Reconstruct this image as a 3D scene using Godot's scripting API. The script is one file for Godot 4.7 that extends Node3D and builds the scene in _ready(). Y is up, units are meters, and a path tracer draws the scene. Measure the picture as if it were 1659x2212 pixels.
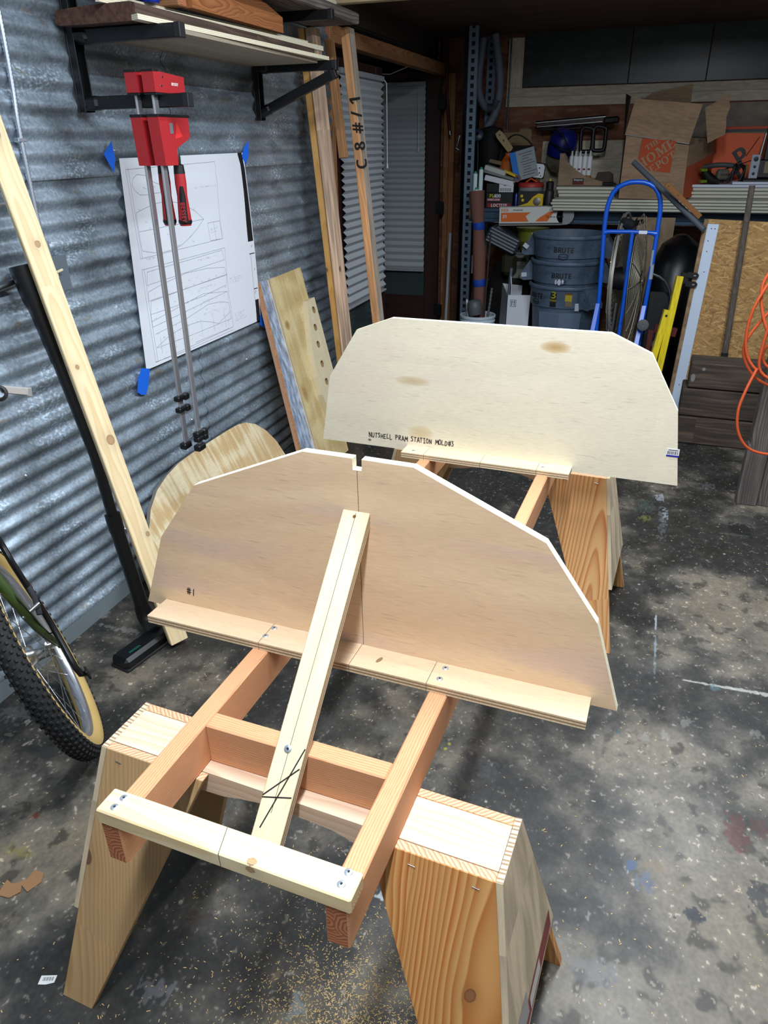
extends Node3D
# A workshop corner: a boat-building ladder frame with two station moulds on sawhorses, a corrugated iron wall, and a cluttered steel shelf.
# World: wall_left is the plane x = 0, the floor y = 0, the camera stands at z = 0 and looks towards -z. Metres.

const YAW := -19.253
const PITCH := 26.896
const ROLL := -0.843
const FRAME_TURN := -2.4495

var used := {}
var rng := RandomNumberGenerator.new()
var M := {}

# ---------------------------------------------------------------- mesh collector
class MB:
	var v := {}
	var n := {}
	var t := {}
	var uo := Vector2.ZERO
	func tri(k: int, a: Vector3, b: Vector3, c: Vector3, na: Vector3, nb: Vector3, nc: Vector3, ua: Vector2, ub: Vector2, uc: Vector2) -> void:
		if not v.has(k):
			v[k] = PackedVector3Array()
			n[k] = PackedVector3Array()
			t[k] = PackedVector2Array()
		var g := (b - a).cross(c - a)
		var fl := g.dot(na + nb + nc) > 0.0
		v[k].append_array([a, c, b] if fl else [a, b, c])
		n[k].append_array([na, nc, nb] if fl else [na, nb, nc])
		t[k].append_array([ua + uo, uc + uo, ub + uo] if fl else [ua + uo, ub + uo, uc + uo])
	func flat(k: int, pts: Array, nrm: Vector3, ud: Vector3, vd: Vector3) -> void:
		for i in range(1, pts.size() - 1):
			tri(k, pts[0], pts[i], pts[i + 1], nrm, nrm, nrm, Vector2(pts[0].dot(ud), pts[0].dot(vd)), Vector2(pts[i].dot(ud), pts[i].dot(vd)), Vector2(pts[i + 1].dot(ud), pts[i + 1].dot(vd)))
	# eight corners, bit 0 = x, bit 1 = y, bit 2 = z; chamfer c; g = grain axis, -1 for the longest; faces go to surface k, end grain to ke
	func hexa(p: Array, c := 0.0, k := 0, ke := 1, g := -1) -> void:
		var d := []
		for a in 3:
			var s := Vector3.ZERO
			for i in 8:
				s += p[i] * (1.0 if i & (1 << a) else -1.0)
			d.append(s / 4.0)
		if g < 0:
			g = 0
			for a in 3:
				if d[a].length() > d[g].length():
					g = a
		var u := []
		for a in 3:
			u.append(d[a].normalized())
		var mid := Vector3.ZERO
		for i in 8:
			mid += p[i] / 8.0
		var F := []
		for i in 8:
			F.append([])
			for a in 3:
				var q: Vector3 = p[i]
				if c > 0.0:
					for b in 3:
						if b != a:
							q += (p[i ^ (1 << b)] - p[i]).normalized() * c
				F[i].append(q)
		for a in 3:
			var b := (a + 1) % 3
			var e := (a + 2) % 3
			for s in 2:
				var o := s << a
				var q := [F[o][a], F[o | (1 << b)][a], F[o | (1 << b) | (1 << e)][a], F[o | (1 << e)][a]]
				var nr: Vector3 = (q[1] - q[0]).cross(q[2] - q[0]).normalized()
				if nr.dot((q[0] + q[2]) * 0.5 - mid) < 0.0:
					nr = -nr
				if a == g:
					flat(ke, q, nr, u[b], u[e])
				else:
					flat(k, q, nr, u[g], u[3 - g - a])
		if c <= 0.0:
			return
		for a in 3:
			var b := (a + 1) % 3
			var e := (a + 2) % 3
			for s in 4:
				var i := ((s & 1) << b) | ((s >> 1) << e)
				var j := i | (1 << a)
				var q := [F[i][b], F[j][b], F[j][e], F[i][e]]
				var nr: Vector3 = (q[1] - q[0]).cross(q[2] - q[0]).normalized()
				if nr.dot((q[0] + q[2]) * 0.5 - mid) < 0.0:
					nr = -nr
				var w := u[g] as Vector3
				flat(k if a == g or b == g or e == g else ke, q, nr, w if w.length() > 0.0 else u[a], u[3 - g - b] if b != g else u[3 - g - e])
		for i in 8:
			var q := [F[i][0], F[i][1], F[i][2]]
			var nr: Vector3 = (q[1] - q[0]).cross(q[2] - q[0]).normalized()
			if nr.dot(q[0] - mid) < 0.0:
				nr = -nr
			flat(k, q, nr, u[g], u[(g + 1) % 3])
	func box(at: Vector3, size: Vector3, c := 0.0, k := 0, ke := 1, g := -1) -> void:
		var p := []
		for i in 8:
			p.append(at + Vector3(size.x * (0.5 if i & 1 else -0.5), size.y * (0.5 if i & 2 else -0.5), size.z * (0.5 if i & 4 else -0.5)))
		hexa(p, c, k, ke, g)
	# a box in its own axes
	func obox(x: Transform3D, size: Vector3, c := 0.0, k := 0, ke := 1, g := -1) -> void:
		var p := []
		for i in 8:
			p.append(x * Vector3(size.x * (0.5 if i & 1 else -0.5), size.y * (0.5 if i & 2 else -0.5), size.z * (0.5 if i & 4 else -0.5)))
		hexa(p, c, k, ke, g)
	# a plate over a four-sided outline a b c d (a-b bottom, d-c top), thickness off
	func plate(a: Vector3, b: Vector3, c: Vector3, d: Vector3, off: Vector3, ch := 0.0, k := 0, ke := 1, g := -1) -> void:
		hexa([a, b, d, c, a + off, b + off, d + off, c + off], ch, k, ke, g)
	# an outline in the x-y plane, z from z0 to z1: faces in surface k, rim in ke
	func slab(poly: PackedVector2Array, z0: float, z1: float, k := 0, ke := 1, soft := false) -> void:
		var idx := Geometry2D.triangulate_polygon(poly)
		for i in range(0, idx.size(), 3):
			for s in 2:
				var z := z1 if s else z0
				var nr := Vector3(0, 0, 1 if s else -1)
				var q := []
				for j in 3:
					var w := poly[idx[i + j]]
					q.append(Vector3(w.x, w.y, z))
				tri(k, q[0], q[1], q[2], nr, nr, nr, poly[idx[i]], poly[idx[i + 1]], poly[idx[i + 2]])
		var cw := -1.0 if Geometry2D.is_polygon_clockwise(poly) else 1.0
		var ns := []
		for i in poly.size():
			var e := poly[(i + 1) % poly.size()] - poly[i]
			ns.append(Vector3(e.y, -e.x, 0).normalized() * cw)
		var run := 0.0
		for i in poly.size():
			var a := poly[i]
			var b := poly[(i + 1) % poly.size()]
			var na: Vector3 = ns[i]
			var nb: Vector3 = ns[i]
			if soft:
				na = (ns[i] + ns[i - 1]).normalized()
				nb = (ns[i] + ns[(i + 1) % poly.size()]).normalized()
			var l := a.distance_to(b)
			var q := [Vector3(a.x, a.y, z0), Vector3(b.x, b.y, z0), Vector3(b.x, b.y, z1), Vector3(a.x, a.y, z1)]
			tri(ke, q[0], q[1], q[2], na, nb, nb, Vector2(run, z0), Vector2(run + l, z0), Vector2(run + l, z1))
			tri(ke, q[0], q[2], q[3], na, nb, na, Vector2(run, z0), Vector2(run + l, z1), Vector2(run, z1))
			run += l
	# a round bar along a path
	func tube(path: Array, r, seg := 12, k := 0, closed := false, caps := true, flatten := 1.0, up := Vector3.ZERO) -> void:
		var m := path.size()
		var ring := []
		var nr := []
		var prev := Vector3.ZERO
		var run := 0.0
		var runs := []
		for i in m:
			var a: Vector3 = path[(i - 1 + m) % m] if closed else path[maxi(i - 1, 0)]
			var b: Vector3 = path[(i + 1) % m] if closed else path[mini(i + 1, m - 1)]
			var d := (b - a).normalized()
			if prev == Vector3.ZERO:
				prev = up if up != Vector3.ZERO else (Vector3.UP if absf(d.y) < 0.9 else Vector3.RIGHT)
			prev = (prev - d * prev.dot(d)).normalized()
			var w := d.cross(prev)
			var rad: float = r[i] if r is Array else r
			var row := []
			var nrow := []
			for j in seg:
				var f := TAU * j / seg
				var o := prev * cos(f) * flatten + w * sin(f)
				row.append(path[i] + o * rad)
				nrow.append((prev * cos(f) / flatten + w * sin(f)).normalized())
			ring.append(row)
			nr.append(nrow)
			if i > 0:
				run += path[i].distance_to(path[i - 1])
			runs.append(run)
		for i in (m if closed else m - 1):
			var i2 := (i + 1) % m
			for j in seg:
				var j2 := (j + 1) % seg
				var rr: float = r[i] if r is Array else r
				var ua := Vector2(runs[i], TAU * rr * j / seg)
				var ub := Vector2(runs[i], TAU * rr * (j + 1) / seg)
				var e := Vector2((runs[i2] if i2 else runs[i]) - runs[i], 0)
				tri(k, ring[i][j], ring[i][j2], ring[i2][j2], nr[i][j], nr[i][j2], nr[i2][j2], ua, ub, ub + e)
				tri(k, ring[i][j], ring[i2][j2], ring[i2][j], nr[i][j], nr[i2][j2], nr[i2][j], ua, ub + e, ua + e)
		if caps and not closed:
			for s in 2:
				var i := (m - 1) if s else 0
				var nn: Vector3 = (path[i] - path[i + (-1 if s else 1)]).normalized()
				for j in seg:
					tri(k, path[i], ring[i][j], ring[i][(j + 1) % seg], nn, nn, nn, Vector2.ZERO, Vector2(ring[i][j].x, ring[i][j].y), Vector2(ring[i][j].y, ring[i][j].z))
	# a profile of (radius, height) turned about an upright axis
	func lathe(prof: Array, at := Transform3D(), seg := 24, k := 0, smooth := true) -> void:
		for i in prof.size() - 1:
			var a: Vector2 = prof[i]
			var b: Vector2 = prof[i + 1]
			var e := (b - a)
			var nn := Vector2(e.y, -e.x).normalized()
			var na := nn
			var nb := nn
			if smooth:
				if i > 0:
					var e0: Vector2 = a - prof[i - 1]
					var n0 := Vector2(e0.y, -e0.x).normalized()
					if n0.dot(nn) > 0.7:
						na = (nn + n0).normalized()
				if i < prof.size() - 2:
					var e1: Vector2 = prof[i + 2] - b
					var n1 := Vector2(e1.y, -e1.x).normalized()
					if n1.dot(nn) > 0.7:
						nb = (nn + n1).normalized()
			for j in seg:
				var f := TAU * j / seg
				var f2 := TAU * (j + 1) / seg
				var c := [cos(f), sin(f), cos(f2), sin(f2)]
				var p := [Vector3(a.x * c[0], a.y, a.x * c[1]), Vector3(a.x * c[2], a.y, a.x * c[3]), Vector3(b.x * c[2], b.y, b.x * c[3]), Vector3(b.x * c[0], b.y, b.x * c[1])]
				var q := [Vector3(na.x * c[0], na.y, na.x * c[1]), Vector3(na.x * c[2], na.y, na.x * c[3]), Vector3(nb.x * c[2], nb.y, nb.x * c[3]), Vector3(nb.x * c[0], nb.y, nb.x * c[1])]
				for z in 4:
					p[z] = at * p[z]
					q[z] = (at.basis * q[z]).normalized()
				var u0 := float(j) / seg
				var u1 := float(j + 1) / seg
				if b.x > 1e-6:
					tri(k, p[0], p[1], p[2], q[0], q[1], q[2], Vector2(u0, a.y), Vector2(u1, a.y), Vector2(u1, b.y)) if a.x > 1e-6 else null
					tri(k, p[0], p[2], p[3], q[0], q[2], q[3], Vector2(u0, a.y), Vector2(u1, b.y), Vector2(u0, b.y))
				elif a.x > 1e-6:
					tri(k, p[0], p[1], p[2], q[0], q[1], q[2], Vector2(u0, a.y), Vector2(u1, a.y), Vector2(u1, b.y))
	# a flat ribbon of width w along a line of points lying on a plane with normal nr
	func ribbon(pts: Array, w: float, nr: Vector3, k := 0) -> void:
		for i in pts.size() - 1:
			var d: Vector3 = (pts[i + 1] - pts[i]).normalized()
			var s := d.cross(nr).normalized() * w * 0.5
			var e := d * w * 0.25
			flat(k, [pts[i] - s - e, pts[i] + s - e, pts[i + 1] + s + e, pts[i + 1] - s + e], nr, Vector3.RIGHT, Vector3.UP)
	func mesh(mats: Array) -> ArrayMesh:
		var m := ArrayMesh.new()
		var keys := v.keys()
		keys.sort()
		for k in keys:
			var a := []
			a.resize(Mesh.ARRAY_MAX)
			a[Mesh.ARRAY_VERTEX] = v[k]
			a[Mesh.ARRAY_NORMAL] = n[k]
			a[Mesh.ARRAY_TEX_UV] = t[k]
			m.add_surface_from_arrays(Mesh.PRIMITIVE_TRIANGLES, a)
			m.surface_set_material(m.get_surface_count() - 1, mats[mini(k, mats.size() - 1)])
		return m

# ---------------------------------------------------------------- naming
func numbered(called: String) -> String:
	used[called] = used.get(called, -1) + 1
	return called if used[called] == 0 else "%s_%03d" % [called, used[called]]

func tag(o: Node, label: String, category: String, group := "") -> Node:
	o.set_meta("label", label)
	o.set_meta("category", category)
	if group:
		o.set_meta("group", group)
	return o

func thing(called: String, label: String, category: String, at := Transform3D(), group := "") -> Node3D:
	var o := Node3D.new()
	o.name = numbered(called)
	add_child(o, true)
	o.transform = at
	tag(o, label, category, group)
	return o

func part(called: String, m: Mesh, parent: Node, at := Transform3D(), label := "") -> MeshInstance3D:
	var o := MeshInstance3D.new()
	o.mesh = m
	o.transform = at
	o.name = numbered(called) if parent == self else called
	if parent != self and parent.has_node(NodePath(called)):
		var i := 1
		while parent.has_node(NodePath("%s_%03d" % [called, i])):
			i += 1
		o.name = "%s_%03d" % [called, i]
	parent.add_child(o, true)
	if label:
		o.set_meta("label", label)
	return o

func single(called: String, label: String, category: String, m: Mesh, at := Transform3D(), group := "") -> MeshInstance3D:
	var o := part(called, m, self, at)
	tag(o, label, category, group)
	return o

func struct(called: String, m: Mesh, at := Transform3D(), label := "") -> Node3D:
	var o: Node3D
	if m:
		o = part(called, m, self, at)
	else:
		o = Node3D.new()
		o.name = called
		add_child(o, true)
		o.transform = at
	o.set_meta("kind", "structure")
	if label:
		o.set_meta("label", label)
	return o

func axes(o: Vector3, x: Vector3, y: Vector3) -> Transform3D:
	x = x.normalized()
	var z := x.cross(y).normalized()
	return Transform3D(Basis(x, z.cross(x), z), o)

func text(s: String, h: float, m: Material, parent: Node, at: Transform3D, called := "lettering", depth := 0.0006, bold := true, serif := false) -> MeshInstance3D:
	var t := TextMesh.new()
	var f := SystemFont.new()
	f.font_names = PackedStringArray(["Droid Serif" if serif else "Droid Sans"])
	f.font_weight = 700 if bold else 400
	t.font = f
	t.text = s
	t.font_size = 24
	t.pixel_size = h / 17.0
	t.depth = depth
	t.curve_step = 3.0
	t.material = m
	return part(called, t, parent, at)

# ---------------------------------------------------------------- materials
func mat(c: Color, rough := 0.8, metal := 0.0, spec := 0.5) -> StandardMaterial3D:
	var m := StandardMaterial3D.new()
	m.albedo_color = c
	m.roughness = rough
	m.metallic = metal
	m.metallic_specular = spec
	return m

func tex(im: Image) -> ImageTexture:
	return ImageTexture.create_from_image(im)

func tmat(im: Image, len_u: float, len_v: float, rough := 0.75, off := Vector2.ZERO) -> StandardMaterial3D:
	var m := mat(Color.WHITE, rough)
	m.albedo_texture = tex(im)
	m.uv1_scale = Vector3(1.0 / len_u, 1.0 / len_v, 1)
	m.uv1_offset = Vector3(off.x, off.y, 0)
	return m

func noise(s: int, f: float, oct := 3, kind := FastNoiseLite.TYPE_SIMPLEX_SMOOTH) -> FastNoiseLite:
	var n := FastNoiseLite.new()
	n.seed = s
	n.frequency = f
	n.noise_type = kind
	n.fractal_octaves = oct
	return n

# grain of a sawn board: x runs along it. knots are [t, s, radius] in metres
func wood(w: int, h: int, len_u: float, len_v: float, s: int, light: Color, dark: Color, o := {}) -> Image:
	var ring: float = o.get("ring", 0.006)
	var pith: Vector2 = o.get("pith", Vector2(0.02, 0.06))    # place across the face, depth below it
	var slope: float = o.get("slope", 0.02)
	var wob: float = o.get("wob", 0.006)
	var sharp: float = o.get("sharp", 1.6)
	var knots: Array = o.get("knots", [])
	var kc: Color = o.get("knot", Color(0.36, 0.2, 0.11))
	var amt: float = o.get("amt", 1.0)
	var patch: float = o.get("patch", 0.05)
	var n1 := noise(s, 1.0, 2)
	var n2 := noise(s + 1, 1.0, 3)
	var by := PackedByteArray()
	by.resize(w * h * 3)
	var i := 0
	for y in h:
		var sv := (y + 0.5) / h * len_v
		for x in w:
			var tu := (x + 0.5) / w * len_u
			var ws := sv + wob * n1.get_noise_2d(tu * 3.0, sv * 12.0)
			var dist := 1e9
			var inside := -1.0
			var lift := 0.0
			for k in knots:
				var du: float = tu - k[0]
				var dv: float = sv - k[1]
				var q = sqrt(du * du * 0.6 + dv * dv) / k[2]
				if q < 1.0:
					inside = q
				if q < 7.0:
					ws += dv * exp(-q * 0.9) * -0.9
					lift += exp(-q * q * 0.18) * 0.35
			var dep := pith.y + slope * tu + wob * 1.6 * n2.get_noise_2d(tu * 1.3, 4.0)
			var r := sqrt((ws - pith.x) * (ws - pith.x) + dep * dep) / ring
			var f = r - floor(r)
			var late := pow(f, sharp) * (1.0 - smoothstep(0.86, 1.0, f)) * 1.5
			var fine := n2.get_noise_2d(tu * 14.0, sv * 900.0)
			var broad := n1.get_noise_2d(tu * 2.2 + 40.0, sv * 16.0)
			var a := clampf(late * (0.75 + 0.35 * broad) * amt + fine * 0.1 + 0.05, 0.0, 1.0)
			var c := light.lerp(dark, a)
			var g := 1.0 + broad * patch + fine * 0.04 - lift * 0.25
			if inside >= 0.0:
				var kr := inside * 5.0
				c = kc.lerp(kc.lightened(0.25), 0.5 + 0.5 * sin(kr * 6.0)).lerp(dark, pow(inside, 6.0))
				g = 1.0 - 0.35 * pow(inside, 5.0)
			by[i] = clampi(int(c.r * g * 255.0), 0, 255)
			by[i + 1] = clampi(int(c.g * g * 255.0), 0, 255)
			by[i + 2] = clampi(int(c.b * g * 255.0), 0, 255)
			i += 3
	return Image.create_from_data(w, h, false, Image.FORMAT_RGB8, by)

# rotary-cut veneer: soft figure drawn out along x
func veneer(w: int, h: int, len_u: float, len_v: float, s: int, cols: Array, o := {}) -> Image:
	var st: float = o.get("stretch", 9.0)
	var fr: float = o.get("freq", 10.0)
	var edge: float = o.get("edge", 0.0)        # hard-edged bands of late wood, as on sheathing ply
	var marks: Array = o.get("marks", [])
	var n1 := noise(s, 1.0, 3)
	var n2 := noise(s + 7, 1.0, 2)
	var by := PackedByteArray()
	by.resize(w * h * 3)
	var i := 0
	for y in h:
		var sv := (y + 0.5) / h * len_v
		for x in w:
			var tu := (x + 0.5) / w * len_u
			var wa := n2.get_noise_2d(tu * 2.0, sv * 3.0) * 0.05
			var f := n1.get_noise_2d(tu * fr / st, (sv + wa) * fr) * 0.5 + 0.5
			var band := 0.5 + 0.5 * sin((sv + wa * 1.4) * 34.0 + 4.0 * n2.get_noise_2d(tu * 0.9 + 9.0, sv * 2.0))
			var fine := n2.get_noise_2d(tu * 22.0, sv * 420.0)
			var a := clampf(f * 0.75 + band * 0.25, 0.0, 1.0)
			if edge > 0.0:
				a = smoothstep(0.5 - 0.5 / edge, 0.5 + 0.5 / edge, a)
			var c: Color = cols[0].lerp(cols[1], a)
			if cols.size() > 2:
				c = c.lerp(cols[2], smoothstep(0.15, 0.6, n2.get_noise_2d(tu * 1.6 + 31.0, sv * 5.0)) * 0.7)
			var g := 1.0 + fine * 0.045 - maxf(0.0, n1.get_noise_2d(tu * 9.0, sv * 160.0) - 0.42) * 0.35
			for k in marks:
				var q := Vector2((tu - k[0]) / k[2], (sv - k[1]) / k[3]).length()
				if q < 1.0:
					c = c.lerp(k[4], (1.0 - q * q) * k[5])
			by[i] = clampi(int(c.r * g * 255.0), 0, 255)
			by[i + 1] = clampi(int(c.g * g * 255.0), 0, 255)
			by[i + 2] = clampi(int(c.b * g * 255.0), 0, 255)
			i += 3
	return Image.create_from_data(w, h, false, Image.FORMAT_RGB8, by)

# cut end of a board: year rings about a centre
func rings(w: int, h: int, size: Vector2, pith: Vector2, ring: float, light: Color, dark: Color, s: int) -> Image:
	var n1 := noise(s, 1.0, 2)
	var im := Image.create(w, h, false, Image.FORMAT_RGB8)
	for y in h:
		for x in w:
			var p := Vector2((x + 0.5) / w * size.x, (y + 0.5) / h * size.y)
			var r := (p.distance_to(pith) + 0.003 * n1.get_noise_2d(p.x * 30.0, p.y * 30.0)) / ring
			var f = r - floor(r)
			var c := light.lerp(dark, pow(f, 1.8) * (1.0 - smoothstep(0.85, 1.0, f)) * 1.4)
			var g := 1.0 + 0.06 * n1.get_noise_2d(p.x * 900.0, p.y * 900.0)
			im.set_pixel(x, y, Color(c.r * g, c.g * g, c.b * g))
	return im

# edge of plywood: v across the plies
func plies(count: int, light: Color, dark: Color, s: int) -> Image:
	var im := Image.create(256, 32, false, Image.FORMAT_RGB8)
	var n1 := noise(s, 1.0, 2)
	for y in 32:
		for x in 256:
			var k := int(float(y) / 32.0 * count)
			var f := float(y) / 32.0 * count - k
			var c := light if k % 2 == 0 else dark
			var g := 1.0 + 0.1 * n1.get_noise_2d(x * 0.35, k * 9.0) - (0.18 if f < 0.12 and k > 0 else 0.0)
			im.set_pixel(x, y, Color(c.r * g, c.g * g, c.b * g))
	return im

# mottled surface from two noises
func mottle(w: int, h: int, s: int, cols: Array, f1: float, f2: float, speck := 0.0, stretch := 1.0) -> Image:
	var n1 := noise(s, 1.0, 4)
	var n2 := noise(s + 3, 1.0, 3)
	var by := PackedByteArray()
	by.resize(w * h * 3)
	var i := 0
	for y in h:
		for x in w:
			var a := clampf(n1.get_noise_2d(x * f1 / stretch, y * f1) * 0.9 + 0.5, 0.0, 1.0)
			var b := n2.get_noise_2d(x * f2 / stretch, y * f2)
			var c: Color = cols[0].lerp(cols[1], a)
			if cols.size() > 2:
				c = c.lerp(cols[2], smoothstep(0.1, 0.5, b) * 0.8)
			var g := 1.0 + b * 0.12
			if speck > 0.0 and rng.randf() < speck:
				g *= rng.randf_range(0.6, 1.5)
			by[i] = clampi(int(c.r * g * 255.0), 0, 255)
			by[i + 1] = clampi(int(c.g * g * 255.0), 0, 255)
			by[i + 2] = clampi(int(c.b * g * 255.0), 0, 255)
			i += 3
	return Image.create_from_data(w, h, false, Image.FORMAT_RGB8, by)

func _ready() -> void:
	rng.seed = 7
	var cam := Camera3D.new()
	cam.name = "camera"
	var y := deg_to_rad(YAW)
	var p := deg_to_rad(PITCH)
	var r := deg_to_rad(ROLL)
	var f0 := Vector3(sin(y), 0, -cos(y))
	var r0 := Vector3(cos(y), 0, sin(y))
	var f := f0 * cos(p) - Vector3.UP * sin(p)
	var u := Vector3.UP * cos(p) + f0 * sin(p)
	cam.transform = Transform3D(Basis(r0 * cos(r) + u * sin(r), u * cos(r) - r0 * sin(r), -f), Vector3(1.855, 1.65, 0))
	cam.keep_aspect = Camera3D.KEEP_HEIGHT
	cam.fov = 70.363
	cam.near = 0.05
	cam.far = 60.0
	add_child(cam)
	cam.current = true
	var env := Environment.new()
	env.background_mode = Environment.BG_COLOR
	env.background_color = Color(0.03, 0.035, 0.05)
	env.tonemap_mode = Environment.TONE_MAPPER_LINEAR
	env.tonemap_exposure = 0.68
	env.sdfgi_enabled = true
	env.ssao_enabled = true
	env.ssil_enabled = true
	var we := WorldEnvironment.new()
	we.name = "environment"
	we.environment = env
	add_child(we)
	lamps()
	make_materials()
	shell()
	doorway()
	jig()
	sawhorses()
	wall_things()
	leaning_things()
	bicycle()
	shelving()
	shelf_things()
	floor_things()
	right_side()
	debris()

# tubular shop lights hung under the ceiling, over and just behind the camera
func lamps() -> void:
	var body := mat(Color(0.85, 0.85, 0.84), 0.5)
	var glow := mat(Color(0.9, 0.9, 0.9), 0.4)
	glow.emission_enabled = true
	glow.emission = Color(0.93, 0.97, 1.0)
	glow.emission_energy_multiplier = 6.0
	var spots := [[1.75, -0.05, 11.0, 2.86], [1.75, -1.55, 11.0, 2.86], [2.3, -2.95, 9.0, 2.53]]
	var words := ["white tube shop light under the ceiling nearest the camera", "white tube shop light under the ceiling above the front mould", "white tube shop light under the ceiling just before the loft"]
	for i in spots.size():
		var s: Array = spots[i]
		var at := Vector3(s[0], s[3], s[1])
		var t := thing("shop_light", words[i], "light", Transform3D(Basis(), at), "tubular shop lights")
		var b := MB.new()
		b.box(Vector3(0, 0.045, 0), Vector3(0.13, 0.05, 1.2), 0.006, 0, 0)
		part("housing", b.mesh([body]), t)
		b = MB.new()
		b.box(Vector3(0, 0.012, 0), Vector3(0.11, 0.016, 1.16), 0.004, 0, 0)
		part("lamp_diffuser", b.mesh([glow]), t)
		for z in [-0.5, 0.5]:
			b = MB.new()
			b.tube([Vector3(0, 0.07, z), Vector3(0, 0.2, z)], 0.003, 6)
			part("hanging_wire", b.mesh([body]), t)
		var a := AreaLight3D.new()
		a.name = numbered("shop_light_glow")
		a.area_size = Vector2(0.11, 1.16)
		a.light_energy = s[2]
		a.light_color = Color(0.92, 0.96, 1.0)
		a.shadow_enabled = true
		a.set("area_range", 20.0)
		a.set("area_attenuation", 2.0)
		a.transform = Transform3D(Basis.from_euler(Vector3(-PI / 2, 0, 0)), at + Vector3(0, -0.002, 0))
		add_child(a)

func make_materials() -> void:
	M.black = mat(Color(0.045, 0.047, 0.055), 0.5)
	M.rubber = mat(Color(0.06, 0.06, 0.065), 0.8)
	M.steel = mat(Color(0.62, 0.63, 0.65), 0.32, 1.0)
	M.chrome = mat(Color(0.82, 0.83, 0.85), 0.16, 1.0)
	M.white = mat(Color(0.86, 0.86, 0.86), 0.6)
	M.red = mat(Color(0.66, 0.14, 0.16), 0.45)
	M.blue_tape = mat(Color(0.05, 0.41, 0.9), 0.7)
	M.ink = mat(Color(0.03, 0.025, 0.03), 0.7)
	M.zinc = mat(Color(0.74, 0.77, 0.82), 0.4, 0.85)
	M.pencil = mat(Color(0.33, 0.29, 0.26), 0.9)
	# timber
	var fir_l := Color(0.86, 0.65, 0.48)
	var fir_d := Color(0.74, 0.47, 0.31)
	var fir := wood(768, 128, 1.3, 0.13, 3, fir_l, fir_d, {"ring": 0.005, "pith": Vector2(0.3, 0.02), "amt": 0.8})
	M.fir_end = tmat(rings(96, 128, Vector2(0.04, 0.09), Vector2(0.03, 0.02), 0.0065, Color(0.8, 0.52, 0.36), Color(0.55, 0.29, 0.18), 5), 0.04, 0.09, 0.85)
	M.fir = [tmat(fir, 1.3, 0.13, 0.7), M.fir_end]
	var pale := wood(1024, 96, 1.6, 0.1, 11, Color(0.93, 0.85, 0.69), Color(0.86, 0.73, 0.53), {"ring": 0.008, "pith": Vector2(0.03, 0.03), "amt": 0.7, "slope": 0.01, "knots": [[0.12, 0.045, 0.008], [0.42, 0.04, 0.012], [0.75, 0.06, 0.007], [1.1, 0.05, 0.013], [1.35, 0.03, 0.006]], "knot": Color(0.66, 0.5, 0.32)})
	M.pale_end = tmat(rings(64, 48, Vector2(0.09, 0.04), Vector2(0.05, 0.06), 0.005, Color(0.88, 0.77, 0.6), Color(0.75, 0.58, 0.4), 6), 0.09, 0.04, 0.85)
	M.pale = [tmat(pale, 1.6, 0.1, 0.7), M.pale_end]
	M.ply_edge = tmat(plies(5, Color(0.87, 0.79, 0.65), Color(0.6, 0.49, 0.38), 8), 0.3, 0.018, 0.85)
	M.ply_edge_pale = tmat(plies(7, Color(0.93, 0.9, 0.8), Color(0.85, 0.8, 0.68), 9), 0.3, 0.018, 0.85)
	M.mould_one = tmat(veneer(1024, 440, 1.2, 0.5, 21, [Color(0.845, 0.71, 0.575), Color(0.925, 0.81, 0.66), Color(0.85, 0.73, 0.655)], {"stretch": 12.0, "freq": 13.0}), 1.2, 0.5, 0.6)
	M.mould_three = tmat(veneer(768, 330, 1.3, 0.5, 33, [Color(0.86, 0.82, 0.725), Color(0.92, 0.88, 0.785), Color(0.89, 0.83, 0.755)], {"stretch": 8.0, "freq": 7.0, "marks": [[0.98, 0.09, 0.05, 0.02, Color(0.72, 0.58, 0.38), 0.9], [0.55, 0.26, 0.05, 0.03, Color(0.75, 0.65, 0.47), 0.6], [0.36, 0.21, 0.008, 0.006, Color(0.45, 0.38, 0.28), 1.0], [0.52, 0.44, 0.07, 0.018, Color(0.74, 0.63, 0.46), 0.6]]}), 1.3, 0.5, 0.6)
	M.cleat = [tmat(veneer(768, 64, 1.0, 0.08, 41, [Color(0.84, 0.71, 0.58), Color(0.9, 0.79, 0.65), Color(0.87, 0.74, 0.64)], {"stretch": 10.0, "freq": 16.0}), 1.0, 0.08, 0.65), M.ply_edge]
	M.dark_line = mat(Color(0.12, 0.09, 0.11), 0.8)

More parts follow.
